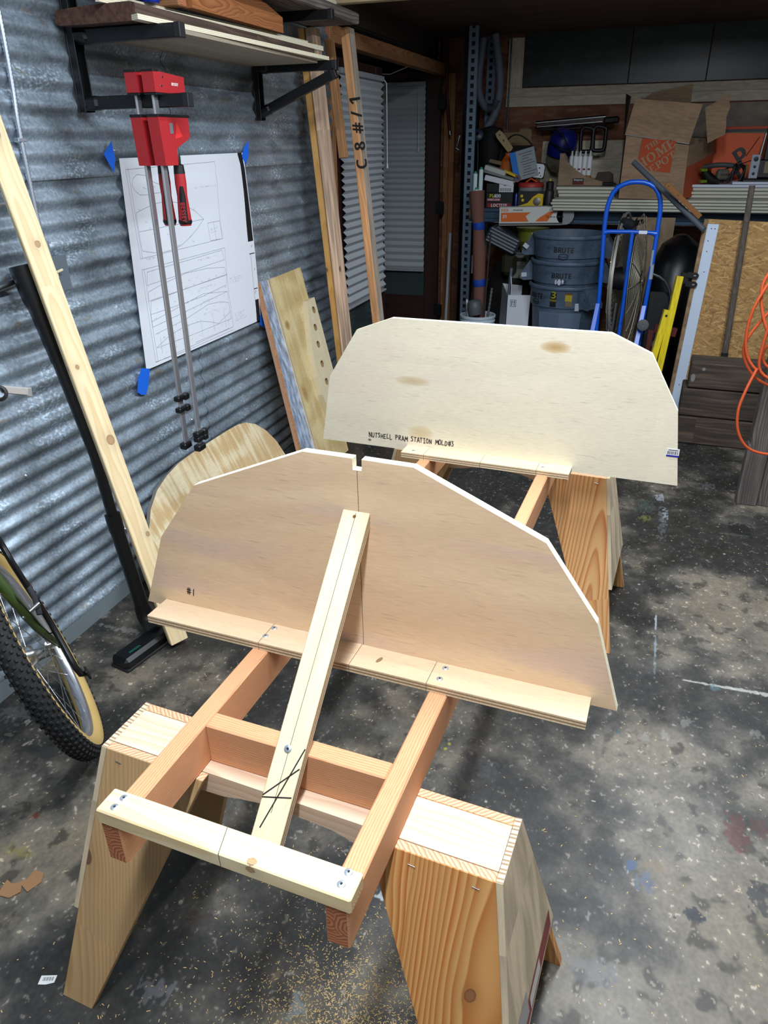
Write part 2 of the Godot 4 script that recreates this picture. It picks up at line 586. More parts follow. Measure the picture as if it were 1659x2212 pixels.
func shell() -> void:
	# floor: stained, trodden concrete
	M.floor = floor_material()
	var b := MB.new()
	b.box(Vector3(2.3, -0.1, -2.3), Vector3(7.6, 0.2, 10.6), 0.0, 0, 0, 2)
	struct("floor", b.mesh([M.floor]), Transform3D(), "dark stained concrete workshop floor with paint drips and sawdust")
	# corrugated iron wall: sheets with 68 mm waves lying along z
	var iron := galvanised()
	var backing := mat(Color(0.2, 0.15, 0.12), 0.9)
	b = MB.new()
	b.box(Vector3(-0.08, 1.4, -0.775), Vector3(0.1, 3.4, 7.35), 0.0, 0, 0)      # boards behind the sheets
	b.box(Vector3(-0.08, 2.75, -5.78), Vector3(0.1, 0.9, 2.66), 0.0, 0, 0)       # over the doorway
	var wl := struct("wall_left", b.mesh([backing]), Transform3D(), "left wall clad in dull grey corrugated iron")
	var runs := [[2.9, -2.86, 0.0], [-2.80, -4.45, 0.0025]]
	var bands := [[0.055, 1.62, 0.0], [1.56, 3.0, 0.003]]
	for rn in runs:
		for bd in bands:
			part("corrugated_sheet", corrugated(rn[0], rn[1], bd[0], bd[1], rn[2] + bd[2], iron), wl)
	b = MB.new()
	b.plate(Vector3(0.016, -0.0, 2.9), Vector3(0.016, -0.0, -4.45), Vector3(0.011, 0.075, -4.45), Vector3(0.011, 0.075, 2.9), Vector3(-0.004, 0, 0), 0.0, 0, 0)
	part("base_flashing", b.mesh([M.flashing]), wl)
	var screw := MB.new()
	screw.lathe([Vector2(0, 0.006), Vector2(0.003, 0.0055), Vector2(0.0055, 0.001), Vector2(0.008, 0.0), Vector2(0.008, -0.002)], Transform3D(Basis(Vector3(0, 0, 1), -PI / 2), Vector3.ZERO), 10)
	var sm := screw.mesh([M.zinc])
	for k in [[-1.69, 0.716], [-1.76, 0.985], [-2.0, 0.79], [-2.09, 0.65], [-2.42, 1.63], [-2.68, 1.87], [-2.84, 1.69], [-2.66, 0.53], [-3.2, 0.72], [-3.0, 1.64], [-3.75, 1.86], [-3.35, 1.6], [-1.9, 1.55], [-2.1, 0.3]]:
		var hgt: float = round((k[1] - 0.004) / 0.0682) * 0.0682 + 0.004
		part("roofing_screw", sm, wl, Transform3D(Basis(), Vector3(0.0135, hgt, k[0])))
	# back wall
	b = MB.new()
	b.box(Vector3(2.3, 1.4, -7.22), Vector3(4.8, 3.4, 0.12), 0.0, 0, 0)
	var reddish := tmat(mottle(256, 256, 51, [Color(0.46, 0.29, 0.22), Color(0.6, 0.4, 0.3), Color(0.55, 0.43, 0.36)], 0.02, 0.08, 0.0, 3.0), 1.4, 1.0, 0.85)
	var wb := struct("wall_back", b.mesh([reddish]), Transform3D(), "back wall of reddish boards under cream trim and dark glossy panels")
	var cream := tmat(mottle(256, 128, 53, [Color(0.78, 0.74, 0.65), Color(0.85, 0.81, 0.72)], 0.02, 0.1, 0.002, 3.0), 1.2, 0.3, 0.8)
	for k in [[0.53, 4.7, 1.915, 1.99, 0.024], [0.53, 4.7, 1.99, 2.055, 0.018], [0.53, 0.66, 2.055, 2.42, 0.02]]:
		b = MB.new()
		b.box(Vector3((k[0] + k[1]) / 2, (k[2] + k[3]) / 2, -7.16 + k[4] / 2), Vector3(k[1] - k[0], k[3] - k[2], k[4]), 0.003, 0, 0)
		part("trim_board", b.mesh([cream]), wb)
	var glossy := mat(Color(0.035, 0.045, 0.05), 0.34)
	glossy.albedo_texture = tex(mottle(256, 256, 57, [Color(0.5, 0.62, 0.62), Color(0.85, 0.85, 0.8), Color(1.0, 1.0, 1.0)], 0.012, 0.03, 0.004, 0.4))
	glossy.albedo_color = Color(0.16, 0.19, 0.2)
	glossy.uv1_scale = Vector3(0.5, 0.6, 1)
	var xs := [0.665, 1.52, 2.11, 2.72, 3.5, 4.4]
	for i in 5:
		b = MB.new()
		b.box(Vector3((xs[i] + xs[i + 1]) / 2, 2.5, -7.14), Vector3(xs[i + 1] - xs[i] - 0.006, 0.88, 0.018), 0.002, 0, 0)
		b.uo = Vector2(i * 0.37, i * 0.2)
		part("dark_panel", b.mesh([glossy]), wb)
	# lower boards of the back wall, with joints
	for k in [[0.05, 0.86, 1.2, 1.905], [0.87, 1.75, 1.66, 1.905], [0.87, 2.3, 1.2, 1.65], [1.76, 4.6, 1.66, 1.905]]:
		b = MB.new()
		b.box(Vector3((k[0] + k[1]) / 2, (k[2] + k[3]) / 2, -7.155), Vector3(k[1] - k[0], k[3] - k[2], 0.012), 0.002, 0, 0)
		b.uo = Vector2(k[0], k[2])
		var bm := reddish
		if k[0] == 0.87 and k[3] < 1.7:
			bm = cream
		elif k[0] == 1.76:
			bm = M.get("greyboard", tmat(mottle(128, 64, 58, [Color(0.55, 0.51, 0.46), Color(0.64, 0.6, 0.54)], 0.03, 0.1, 0.004, 2.0), 1.0, 0.5, 0.9))
		part("wall_board", b.mesh([bm]), wb)
	# the unseen sides of the room
	var drab := mat(Color(0.8, 0.79, 0.77), 0.9)
	b = MB.new()
	b.box(Vector3(4.7, 1.4, -2.3), Vector3(0.12, 3.4, 10.6), 0.0, 0, 0)
	struct("wall_right", b.mesh([drab]))
	b = MB.new()
	b.box(Vector3(2.3, 1.4, 2.9), Vector3(4.9, 3.4, 0.12), 0.0, 0, 0)
	struct("wall_front", b.mesh([mat(Color(0.84, 0.84, 0.83), 0.9)]))
	b = MB.new()
	b.box(Vector3(2.3, 3.12, -2.3), Vector3(5.0, 0.12, 10.6), 0.0, 0, 0)
	struct("ceiling", b.mesh([mat(Color(0.86, 0.86, 0.85), 0.9)]))
	# the loft over the back of the room, whose front beam shows at the top of the picture
	b = MB.new()
	b.box(Vector3(2.32, 2.9, -4.40), Vector3(4.7, 0.9, 0.03), 0.0, 0, 0)
	b.box(Vector3(2.32, 2.46, -5.78), Vector3(4.7, 0.03, 2.72), 0.0, 0, 0)
	var loft := struct("trim_1", b.mesh([tmat(fir_dark(), 1.3, 0.3, 0.85)]), Transform3D(), "plywood front and floor of the loft over the back of the room")
	b = MB.new()
	b.box(Vector3(2.32, 2.337, -4.375), Vector3(4.68, 0.038, 0.06), 0.003)
	part("beam_edge", b.mesh(M.pale), loft, Transform3D(), "pale timber edge along the bottom of the loft front")

func fir_dark() -> Image:
	return mottle(256, 128, 61, [Color(0.3, 0.22, 0.18), Color(0.38, 0.29, 0.24)], 0.02, 0.12, 0.0, 5.0)

# galvanised iron: spangle, chalky white drips, grime
func galvanised() -> Material:
	var w := 1024
	var h := 1024
	var n1 := noise(71, 1.0, 4)
	var n2 := noise(72, 1.0, 3)
	var sp := noise(73, 0.35, 1, FastNoiseLite.TYPE_CELLULAR)
	sp.cellular_return_type = FastNoiseLite.RETURN_CELL_VALUE
	var by := PackedByteArray()
	by.resize(w * h * 3)
	var i := 0
	for y in h:
		for x in w:
			var g := 0.62 + 0.15 * n1.get_noise_2d(x * 0.006, y * 0.011) + 0.06 * sp.get_noise_2d(x * 1.0, y * 1.0)
			var chalk := smoothstep(0.1, 0.5, n2.get_noise_2d(x * 0.007, y * 0.012)) * smoothstep(0.0, 0.4, n1.get_noise_2d(x * 0.12 + 50.0, y * 0.22))
			g += chalk * 0.24
			g *= 1.0 - 0.25 * smoothstep(0.2, 0.6, n1.get_noise_2d(x * 0.004 + 90.0, y * 0.012))
			var rust := smoothstep(0.5, 0.68, n2.get_noise_2d(x * 0.012 + 7.0, y * 0.03 + 33.0)) * 0.5
			by[i] = clampi(int((g * 0.92 + rust * 0.03) * 255.0), 0, 255)
			by[i + 1] = clampi(int((g * 1.0 - rust * 0.06) * 255.0), 0, 255)
			by[i + 2] = clampi(int((g * 1.07 - rust * 0.16) * 255.0), 0, 255)
			i += 3
	var im := Image.create_from_data(w, h, false, Image.FORMAT_RGB8, by)
	# splashes of white: short runs on the waves
	for k in 260:
		var cx := rng.randi_range(4, w - 60)
		var cy := rng.randi_range(4, h - 8)
		var l := rng.randi_range(4, 46)
		var a := rng.randf_range(0.1, 0.55)
		for j in l:
			var c := im.get_pixel(cx + j, cy)
			im.set_pixel(cx + j, cy, c.lerp(Color(0.85, 0.88, 0.92), a * (1.0 - float(j) / l)))
			if rng.randf() < 0.12:
				cy = clampi(cy + rng.randi_range(-1, 1), 1, h - 2)
	var m := tmat(im, 2.6, 2.6, 0.42)
	m.metallic = 0.5
	M.flashing = mat(Color(0.5, 0.54, 0.56), 0.5, 0.2)
	return m

func corrugated(z0: float, z1: float, y0: float, y1: float, out: float, m: Material) -> ArrayMesh:
	var b := MB.new()
	var steps := int((y1 - y0) / 0.0682 * 12.0)
	var pts := []
	var nrs := []
	var arc := [0.0]
	for i in steps + 1:
		var h := lerpf(y0, y1, float(i) / steps)
		var a := h / 0.0682 * TAU
		pts.append(Vector2(0.0085 * cos(a) + 0.004 + out, h))
		nrs.append(Vector2(1.0, 0.0085 * sin(a) * TAU / 0.0682).normalized())
		if i:
			arc.append(arc[-1] + pts[i].distance_to(pts[i - 1]))
	for i in steps:
		var p := [Vector3(pts[i].x, pts[i].y, z0), Vector3(pts[i].x, pts[i].y, z1), Vector3(pts[i + 1].x, pts[i + 1].y, z1), Vector3(pts[i + 1].x, pts[i + 1].y, z0)]
		var na := Vector3(nrs[i].x, nrs[i].y, 0)
		var nb := Vector3(nrs[i + 1].x, nrs[i + 1].y, 0)
		var ua = y0 + arc[i]
		var ub = y0 + arc[i + 1]
		b.tri(0, p[0], p[1], p[2], na, na, nb, Vector2(z0, ua), Vector2(z1, ua), Vector2(z1, ub))
		b.tri(0, p[0], p[2], p[3], na, nb, nb, Vector2(z0, ua), Vector2(z1, ub), Vector2(z0, ub))
	return b.mesh([m])

# the floor's stains: soft patches, then drips, tracks and splashes at their places
func floor_material() -> Material:
	var w := 1536
	var h := 1536
	var sx := 3.8        # metres covered across
	var sz := 6.0
	var n1 := noise(81, 1.0, 4)
	var n2 := noise(82, 1.0, 4)
	var n3 := noise(83, 1.0, 2)
	var by := PackedByteArray()
	by.resize(w * h * 3)
	var i := 0
	for y in h:
		var z := -float(y) / h * sz
		for x in w:
			var X := float(x) / w * sx
			var a := n1.get_noise_2d(X * 1.3, z * 1.3)
			var b := n2.get_noise_2d(X * 5.0, z * 5.0)
			var c := n3.get_noise_2d(X * 26.0, z * 26.0)
			var d := n2.get_noise_2d(X * 70.0, z * 70.0)
			var pale := smoothstep(-0.25, 0.45, a + 0.35 * b + smoothstep(1.5, 2.4, X) * 0.5 - smoothstep(-1.2, -3.0, z) * 0.45)
			var g := lerpf(0.165, 0.385, pale) + b * 0.045 + c * 0.04 + d * 0.05
			var dark := smoothstep(0.25, 0.7, n3.get_noise_2d(X * 9.0 + 5.0, z * 9.0) + 0.5 * b + 0.45 * c) * 0.42
			g *= 1.0 - dark * (0.4 + 0.6 * pale)
			if c + d * 0.8 > 0.72:
				g += 0.18
			var warm := pale * (0.5 + 0.5 * a)
			by[i] = clampi(int(g * (1.03 + 0.06 * warm) * 255.0), 0, 255)
			by[i + 1] = clampi(int(g * (0.99 + 0.0 * warm) * 255.0), 0, 255)
			by[i + 2] = clampi(int(g * (0.93 - 0.11 * warm) * 255.0), 0, 255)
			i += 3
	var im := Image.create_from_data(w, h, false, Image.FORMAT_RGB8, by)
	var put := func(px: float, pz: float, rx: float, rz: float, col: Color, a: float, rough: float) -> void:
		for yy in range(int((-pz - rz) / sz * h), int((-pz + rz) / sz * h) + 1):
			for xx in range(int((px - rx) / sx * w), int((px + rx) / sx * w) + 1):
				if xx < 0 or yy < 0 or xx >= w or yy >= h:
					continue
				var q := Vector2((float(xx) / w * sx - px) / rx, (-float(yy) / h * sz - pz) / rz)
				var e := 1.0 - q.length() + rough * n2.get_noise_2d(xx * 0.11, yy * 0.11)
				if e > 0.0:
					im.set_pixel(xx, yy, im.get_pixel(xx, yy).lerp(col, a * clampf(e * 4.0, 0.0, 1.0)))
	for k in STAINS:
		put.call(k[0], k[1], k[2], k[3], k[4], k[5], k[6])
	for k in 900:
		var c: Color = [Color(0.75, 0.75, 0.72), Color(0.55, 0.56, 0.55), Color(0.7, 0.68, 0.6), Color(0.12, 0.12, 0.13)][k % 4]
		put.call(rng.randf() * sx, -rng.randf() * sz, rng.randf_range(0.002, 0.007), rng.randf_range(0.002, 0.007), c, rng.randf_range(0.3, 0.9), 0.5)
	for k in 16:
		put.call(rng.randf() * sx, -rng.randf() * sz, 0.006, 0.006, [Color(0.5, 0.12, 0.1), Color(0.1, 0.3, 0.32), Color(0.6, 0.6, 0.15), Color(0.3, 0.55, 0.5)][k % 4], 0.8, 0.6)
	var m := tmat(im, sx, sz, 0.42)
	# box() runs u along z (the longest axis) and v along x
	var rot := Image.create(h, w, false, Image.FORMAT_RGB8)
	im.rotate_90(CLOCKWISE)
	m.albedo_texture = tex(im)
	m.uv1_scale = Vector3(1.0 / sz, 1.0 / sx, 1)
	m.uv1_offset = Vector3(0, 0, 0)
	m.texture_repeat = true
	m.roughness_texture = tex(mottle(256, 256, 88, [Color(0.55, 0.55, 0.55), Color(1, 1, 1), Color(0.8, 0.8, 0.8)], 0.02, 0.07))
	m.roughness = 0.62
	return m

# ---------------------------------------------------------------- doorway in the far part of the left wall
func doorway() -> void:
	var paint := mat(Color(0.22, 0.105, 0.095), 0.5)
	paint.albedo_texture = tex(mottle(128, 256, 91, [Color(0.85, 0.85, 0.85), Color(1, 1, 1)], 0.05, 0.2, 0.002))
	var glass := mat(Color(0.5, 0.6, 0.6, 0.12), 0.02)
	glass.transparency = BaseMaterial3D.TRANSPARENCY_ALPHA
	var shade := mat(Color(0.74, 0.76, 0.78), 0.85)
	shade.backlight_enabled = true
	shade.backlight = Color(0.25, 0.26, 0.28)
	var hinge := mat(Color(0.14, 0.15, 0.17), 0.45, 0.6)
	# frame members standing in the opening
	var b := MB.new()
	b.box(Vector3(-0.01, 2.205, -5.76), Vector3(0.075, 0.085, 2.64), 0.003)
	var dim := [tmat(wood(512, 64, 1.4, 0.1, 95, Color(0.72, 0.52, 0.35), Color(0.6, 0.4, 0.25), {"ring": 0.006}), 1.4, 0.1, 0.85), M.fir_end]
	M.dim = dim
	struct("trim_2", b.mesh(dim), Transform3D(), "timber header over the doorway")
	for k in [[0.03, 0.0, -7.085], [0.078, -0.005, -7.09]]:
		b = MB.new()
		b.box(Vector3(k[0], 1.09, k[2]), Vector3(0.045, 2.18, 0.07), 0.002)
		b.uo = Vector2(k[0] * 9.0, 0.3)
		struct("trim_3" if k[1] == 0.0 else "trim_4", b.mesh(dim), Transform3D(), "far jamb stud of the doorway" if k[1] == 0.0 else "outer stud beside the far jamb")
	b = MB.new()
	b.box(Vector3(-0.02, 1.08, -4.47), Vector3(0.08, 2.16, 0.045), 0.002)
	struct("trim_5", b.mesh(dim), Transform3D(), "near jamb of the doorway behind the leaning timbers")
	# outside: porch roof, far porch wall and ground, all dark
	b = MB.new()
	b.box(Vector3(-0.9, 2.31, -5.76), Vector3(1.7, 0.03, 2.9), 0.0, 0, 0)
	struct("trim_6", b.mesh([mat(Color(0.3, 0.27, 0.24), 0.9)]), Transform3D(), "porch soffit seen over the open door leaf")
	b = MB.new()
	b.box(Vector3(-1.3, 1.2, -7.25), Vector3(2.6, 2.6, 0.1), 0.0, 0, 0)
	b.box(Vector3(-2.4, 1.2, -5.5), Vector3(0.1, 2.6, 3.6), 0.0, 0, 0)
	struct("trim_7", b.mesh([mat(Color(0.1, 0.085, 0.08), 0.9)]), Transform3D(), "dark porch walls outside the doorway")
	b = MB.new()
	b.tube([Vector3(-0.33, 2.14, -6.3), Vector3(-0.24, 2.135, -6.3), Vector3(-0.16, 2.16, -6.3), Vector3(-0.06, 2.19, -6.3)], 0.004, 6)
	single("slack_wire", "thin slack wire hanging under the porch soffit above the open door", "wire", b.mesh([M.white]))
	# near leaf: closed, in the wall; its local x runs along the leaf from the hinge, z towards the room
	var leafs := [["door_1", axes(Vector3(-0.02, 0.0, -4.49), Vector3(0, 0, -1), Vector3.UP), 0.915, "closed glazed door leaf with a pleated blind"], ["door_2", axes(Vector3(0.0, 0.09, -6.97), Vector3(-1, 0, 0.02), Vector3.UP), 0.915, "glazed door leaf swung open outwards with a pleated blind"]]
	for i in 2:
		var L: Array = leafs[i]
		var d := struct(L[0], null, L[1], L[3])
		var w: float = L[2]
		var sgn := 1.0 if i == 0 else 1.0
		var hgt := 2.105
		for k in [[0.065, 0.13], [w - 0.065, 0.13]]:
			b = MB.new()
			b.box(Vector3(k[0], hgt / 2, 0), Vector3(k[1], hgt, 0.044), 0.004, 0, 0)
			part("stile", b.mesh([paint]), d)
		for k in [[0.12, 0.24], [hgt - 0.052, 0.104]]:
			b = MB.new()
			b.box(Vector3(w / 2, k[0], 0), Vector3(w - 0.26, k[1], 0.042), 0.003, 0, 0)
			part("rail", b.mesh([paint]), d)
		b = MB.new()
		b.box(Vector3(w / 2, 1.13, 0), Vector3(w - 0.26, 1.8, 0.006), 0.0, 0, 0)
		part("pane", b.mesh([glass]), d)
		# pleated blind on the room face
		var zf := 0.034 if i == 0 else -0.034
		zf = absf(zf) if i == 0 else absf(zf)
		var face := 1.0 if i == 0 else -1.0
		var x0 := 0.08 if i == 0 else 0.13
		var x1 := 0.845 if i == 0 else 0.80
		var top := 2.02 if i == 0 else 2.0
		var bot := 0.68 if i == 0 else 0.485
		var pl := MB.new()
		var n := 30
		var ys := []
		for j in n * 2 + 1:
			var t := float(j) / (n * 2)
			ys.append(lerpf(top, bot, t - 0.09 * sin(t * PI) * t + 0.0))
		for j in n * 2:
			var za := (0.006 if j % 2 == 0 else 0.03) + 0.026
			var zb := (0.03 if j % 2 == 0 else 0.006) + 0.026
			var q := [Vector3(x0, ys[j], za * 1.0), Vector3(x1, ys[j], za), Vector3(x1, ys[j + 1], zb), Vector3(x0, ys[j + 1], zb)]
			if i == 1:
				for m in 4:
					q[m].z = -q[m].z
			var nr: Vector3 = (q[1] - q[0]).cross(q[2] - q[0]).normalized()
			pl.flat(0, q, nr, Vector3.RIGHT, Vector3.UP)
		var blind := part("pleated_blind", pl.mesh([shade]), d)
		b = MB.new()
		b.box(Vector3((x0 + x1) / 2, top + 0.014, 0.044 * face), Vector3(x1 - x0, 0.03, 0.034), 0.003, 0, 0)
		part("head_rail", b.mesh([mat(Color(0.62, 0.64, 0.66), 0.6)]), blind)
		b = MB.new()
		b.box(Vector3((x0 + x1) / 2, bot - 0.008, 0.044 * face), Vector3(x1 - x0, 0.014, 0.03), 0.003, 0, 0)
		part("bottom_rail", b.mesh([mat(Color(0.66, 0.67, 0.68), 0.6)]), blind)
		b = MB.new()
		var cx := 0.87 if i == 0 else 0.185
		var ctop := top + 0.02 if i == 0 else top - 0.03
		b.tube([Vector3(cx - (0.03 if i == 0 else 0.0), ctop, 0.05 * face), Vector3(cx, ctop - 0.03, 0.066 * face), Vector3(cx, 1.52, 0.066 * face)], 0.0035, 6)
		b.lathe([Vector2(0, 0.03), Vector2(0.005, 0.028), Vector2(0.008, 0.0), Vector2(0, -0.002)], Transform3D(Basis(), Vector3(cx, 1.495, 0.066 * face)), 8)
		part("pull_cord", b.mesh([M.white]), blind)
		if i == 1:
			for hy in [0.115, 1.03, 1.87]:
				b = MB.new()
				b.box(Vector3(-0.012, hy, -0.028), Vector3(0.075, 0.105, 0.012), 0.002, 0, 0)
				part("hinge", b.mesh([hinge]), d)
	# the red pipe with a brass end hanging by the far jamb
	b = MB.new()
	b.tube([Vector3(0.06, 2.5, -6.9), Vector3(0.065, 2.1, -6.9), Vector3(0.07, 1.98, -6.9), Vector3(0.105, 1.74, -6.88)], 0.012, 10)
	var t := thing("red_hose", "dark red air hose hanging down the far door jamb", "hose")
	part("hose", b.mesh([mat(Color(0.3, 0.03, 0.06), 0.5)]), t)
	b = MB.new()
	b.tube([Vector3(0.105, 1.74, -6.88), Vector3(0.108, 1.71, -6.88)], 0.015, 10)
	part("coupling", b.mesh([M.steel]), t)
	b = MB.new()
	b.tube([Vector3(-0.035, 2.445, -6.97), Vector3(-0.035, 2.28, -6.97)], 0.007, 8)
	b.box(Vector3(-0.035, 2.37, -6.965), Vector3(0.035, 0.07, 0.02), 0.003, 0, 0)
	single("conduit_stub", "grey conduit with a coupling above the far end of the doorway", "conduit", b.mesh([mat(Color(0.4, 0.41, 0.43), 0.6)]))

# ---------------------------------------------------------------- the boat-building ladder frame with its moulds
const GLYPHS := {
	"N": [[0, 0, 0, 1], [0, 1, .6, 0], [.6, 0, .6, 1]], "U": [[0, 1, 0.02, .3, .3, 0, .58, .3, .6, 1]], "T": [[0, 1, .7, 1], [.35, 1, .33, 0]],
	"S": [[.6, .9, .2, 1, .05, .75, .5, .45, .5, .1, .0, .05]], "H": [[0, 0, 0, 1], [.6, 0, .6, 1], [0, .5, .6, .5]], "E": [[.6, 1, 0, 1, 0, 0, .6, 0], [0, .5, .45, .5]],
	"L": [[0, 1, 0, 0, .6, .02]], "P": [[0, 0, 0, 1, .5, .95, .55, .6, 0, .5]], "R": [[0, 0, 0, 1, .5, .95, .5, .6, 0, .5, .6, 0]], "A": [[0, 0, .35, 1, .7, 0], [.12, .35, .58, .35]],
	"M": [[0, 0, .1, 1, .4, .35, .7, 1, .8, 0]], "I": [[.1, 1, .6, 1], [.35, 1, .35, 0], [.1, 0, .6, 0]], "O": [[.3, 1, .02, .6, .1, .1, .45, .02, .62, .4, .55, .9, .3, 1]],
	"D": [[0, 0, 0, 1, .45, .9, .6, .5, .4, .08, 0, 0]], "#": [[.2, 0, .3, 1], [.5, 0, .6, 1], [0, .65, .8, .7], [0, .3, .8, .35]], "3": [[.05, .95, .5, 1, .3, .6, .6, .4, .4, .03, .0, .1]],
	"1": [[.25, 1, .25, 0]], "F": [[.6, 1, 0, 1, 0, 0], [0, .5, .45, .5]], " ": [], "G": [[.6, .85, .25, 1, 0, .5, .25, 0, .6, .15, .6, .45, .35, .45]],
}

func handwriting(s: String, at: Transform3D, size: float, pitch: float, w: float, parent: Node, m: Material, jig := 0.12) -> void:
	var b := MB.new()
	var g := RandomNumberGenerator.new()
	g.seed = s.length() + 3
	var x := 0.0
	for ch in s:
		var dy := g.randf_range(-jig, jig) * size
		var sc := size * g.randf_range(0.88, 1.1)
		var lean := g.randf_range(-0.06, 0.14)
		for st in GLYPHS.get(ch, []):
			var pts := []
			for i in range(0, st.size(), 2):
				pts.append(at * Vector3(x + (st[i] + st[i + 1] * lean) * sc * 0.72, st[i + 1] * sc + dy, 0))
			b.ribbon(pts, w, at.basis.z)
		x += pitch
	part("handwriting", b.mesh([m]), parent)

func deck_screw(parent: Node, at: Vector3, x: Vector3, up: Vector3, r := 0.0065) -> void:
	if not M.has("screw_mesh"):
		var b := MB.new()
		b.lathe([Vector2(0, 0.0006), Vector2(0.0022, 0.0006), Vector2(0.0024, 0.0018), Vector2(0.0052, 0.0016), Vector2(0.0066, 0.0004), Vector2(0.0066, -0.002)], Transform3D(), 14)
		b.lathe([Vector2(0, 0.0009), Vector2(0.0021, 0.0009)], Transform3D(), 6, 1)
		M.screw_mesh = b.mesh([mat(Color(0.8, 0.84, 0.88), 0.35, 0.8), M.ink])
	var z := x.cross(up).normalized()
	part("screw", M.screw_mesh, parent, Transform3D(Basis(x.normalized(), up.normalized(), z).scaled_local(Vector3.ONE * r / 0.0065), at))

func jig() -> void:
	var at := Transform3D(Basis(Vector3.UP, deg_to_rad(FRAME_TURN)), Vector3(1.855, 0, 0))
	var t := thing("mould_frame", "red fir ladder frame with two plywood boat moulds standing across it on sawhorses", "boat jig", at)
	for k in [[-0.316, 0.0], [-0.713, 0.4]]:
		var b := MB.new()
		b.uo = Vector2(k[1], k[1] * 0.1)
		b.box(Vector3(k[0], 0.6455, -1.62), Vector3(0.038, 0.089, 2.064), 0.003)
		part("rail", b.mesh(M.fir), t)
	var rough := M.fir[0].duplicate() as StandardMaterial3D
	rough.heightmap_enabled = true
	rough.heightmap_texture = tex(mottle(256, 64, 17, [Color(0.2, 0.2, 0.2), Color(0.8, 0.8, 0.8)], 0.02, 0.3, 0.02, 2.5))
	rough.heightmap_scale = 0.12
	for z in [-0.848, -2.44]:
		var b := MB.new()
		b.uo = Vector2(0.7, 0.02)
		b.box(Vector3(-0.5145, 0.6455, z), Vector3(0.359, 0.088, 0.038), 0.002)
		part("cross_block", b.mesh([rough, M.fir_end]), t)
	var b := MB.new()
	b.uo = Vector2(0.2, 0.02)
	b.box(Vector3(-0.5105, 0.705, -0.607), Vector3(0.44, 0.03, 0.047), 0.0025)
	var bar := part("crossbar", b.mesh(M.pale), t, Transform3D(), "pale softwood crossbar screwed over the near rail ends")
	for k in [[-0.702, -0.618], [-0.704, -0.598], [-0.311, -0.624], [-0.313, -0.603]]:
		deck_screw(bar, Vector3(k[0], 0.7202, k[1]), Vector3.RIGHT, Vector3.UP)
	b = MB.new()
	b.ribbon([Vector3(-0.516, 0.7204, -0.630), Vector3(-0.503, 0.7204, -0.5838)], 0.0012, Vector3.UP)
	b.ribbon([Vector3(-0.503, 0.72, -0.5832), Vector3(-0.502, 0.69, -0.5832)], 0.0012, Vector3(0, 0, 1))
	part("pencil_line", b.mesh([M.pencil]), bar)
	# mould 1
	var o1 := PackedVector2Array([Vector2(-1.056, 0.6905), Vector2(-0.985, 0.877), Vector2(-0.877, 1.02), Vector2(-0.616, 1.1315), Vector2(-0.513, 1.1315), Vector2(-0.513, 1.1085), Vector2(-0.4945, 1.1085), Vector2(-0.4945, 1.1315), Vector2(-0.393, 1.1305), Vector2(-0.146, 1.022), Vector2(-0.042, 0.876), Vector2(0.015, 0.6905)])
	b = MB.new()
	b.slab(o1, -1.152, -1.134)
	b.uo = Vector2(0.0, 0.0)
	var m1 := part("station_mould", b.mesh([M.mould_one, M.ply_edge_pale]), t, Transform3D(), "front plywood mould marked #1, tan, with a notch in its top edge")
	handwriting("#1", axes(Vector3(-0.939, 0.738, -1.1335), Vector3(1, -0.12, 0), Vector3(0.12, 1, 0)), 0.017, 0.014, 0.0024, m1, M.ink, 0.0)
	b = MB.new()
	b.ribbon([Vector3(-0.504, 1.108, -1.1337), Vector3(-0.502, 0.709, -1.1337)], 0.0011, Vector3(0, 0, 1))
	part("pencil_line", b.mesh([M.pencil]), m1)
	# mould 3
	var o3 := PackedVector2Array([Vector2(-1.124, 0.6905), Vector2(-1.085, 0.929), Vector2(-0.978, 1.097), Vector2(-0.852, 1.144), Vector2(-0.161, 1.144), Vector2(-0.04, 1.092), Vector2(0.056, 0.928), Vector2(0.092, 0.6905)])
	b = MB.new()
	b.slab(o3, -2.252, -2.234)
	var m3 := part("station_mould", b.mesh([M.mould_three, M.ply_edge_pale]), t, Transform3D(), "rear plywood mould, pale, lettered NUTSHELL PRAM STATION MOLD #3")
	handwriting("NUTSHELL PRAM STATION MOLD#3", axes(Vector3(-0.941, 0.7225, -2.2335), Vector3(1, 0.01, 0), Vector3.UP), 0.017, 0.0112, 0.0026, m3, M.ink)
	b = MB.new()
	b.box(Vector3(0.0625, 0.797, -2.2335), Vector3(0.036, 0.026, 0.001), 0.0, 0, 0)
	var st := part("price_sticker", b.mesh([M.white]), m3)
	b = MB.new()
	var bx := 0.048
	var g := RandomNumberGenerator.new()
	g.seed = 4
	while bx < 0.077:
		var bw := g.randf_range(0.0008, 0.0022)
		b.box(Vector3(bx, 0.7965, -2.2328), Vector3(bw, 0.010, 0.0004), 0.0, 0, 0)
		bx += bw + g.randf_range(0.001, 0.002)
	b.box(Vector3(0.063, 0.8055, -2.2328), Vector3(0.028, 0.0018, 0.0004), 0.0, 0, 0)
	b.box(Vector3(0.0625, 0.7865, -2.2328), Vector3(0.036, 0.005, 0.0004), 0.0, 1, 1)
	b.v[0] = b.v[0]
	part("print", b.mesh([M.ink, mat(Color(0.05, 0.05, 0.6), 0.6)]), m3)
	# cleats the moulds stand against
	b = MB.new()
	b.box(Vector3(-0.5175, 0.6995, -1.0985), Vector3(0.967, 0.0185, 0.0705), 0.0012, 0, 2)
	var c1 := part("cleat", cleat_mesh(Vector3(-0.5175, 0.6995, -1.0985), Vector3(0.967, 0.0185, 0.0705), M.cleat[0], M.ply_edge), t, Transform3D(), "long pinkish plywood cleat along the foot of the front mould")
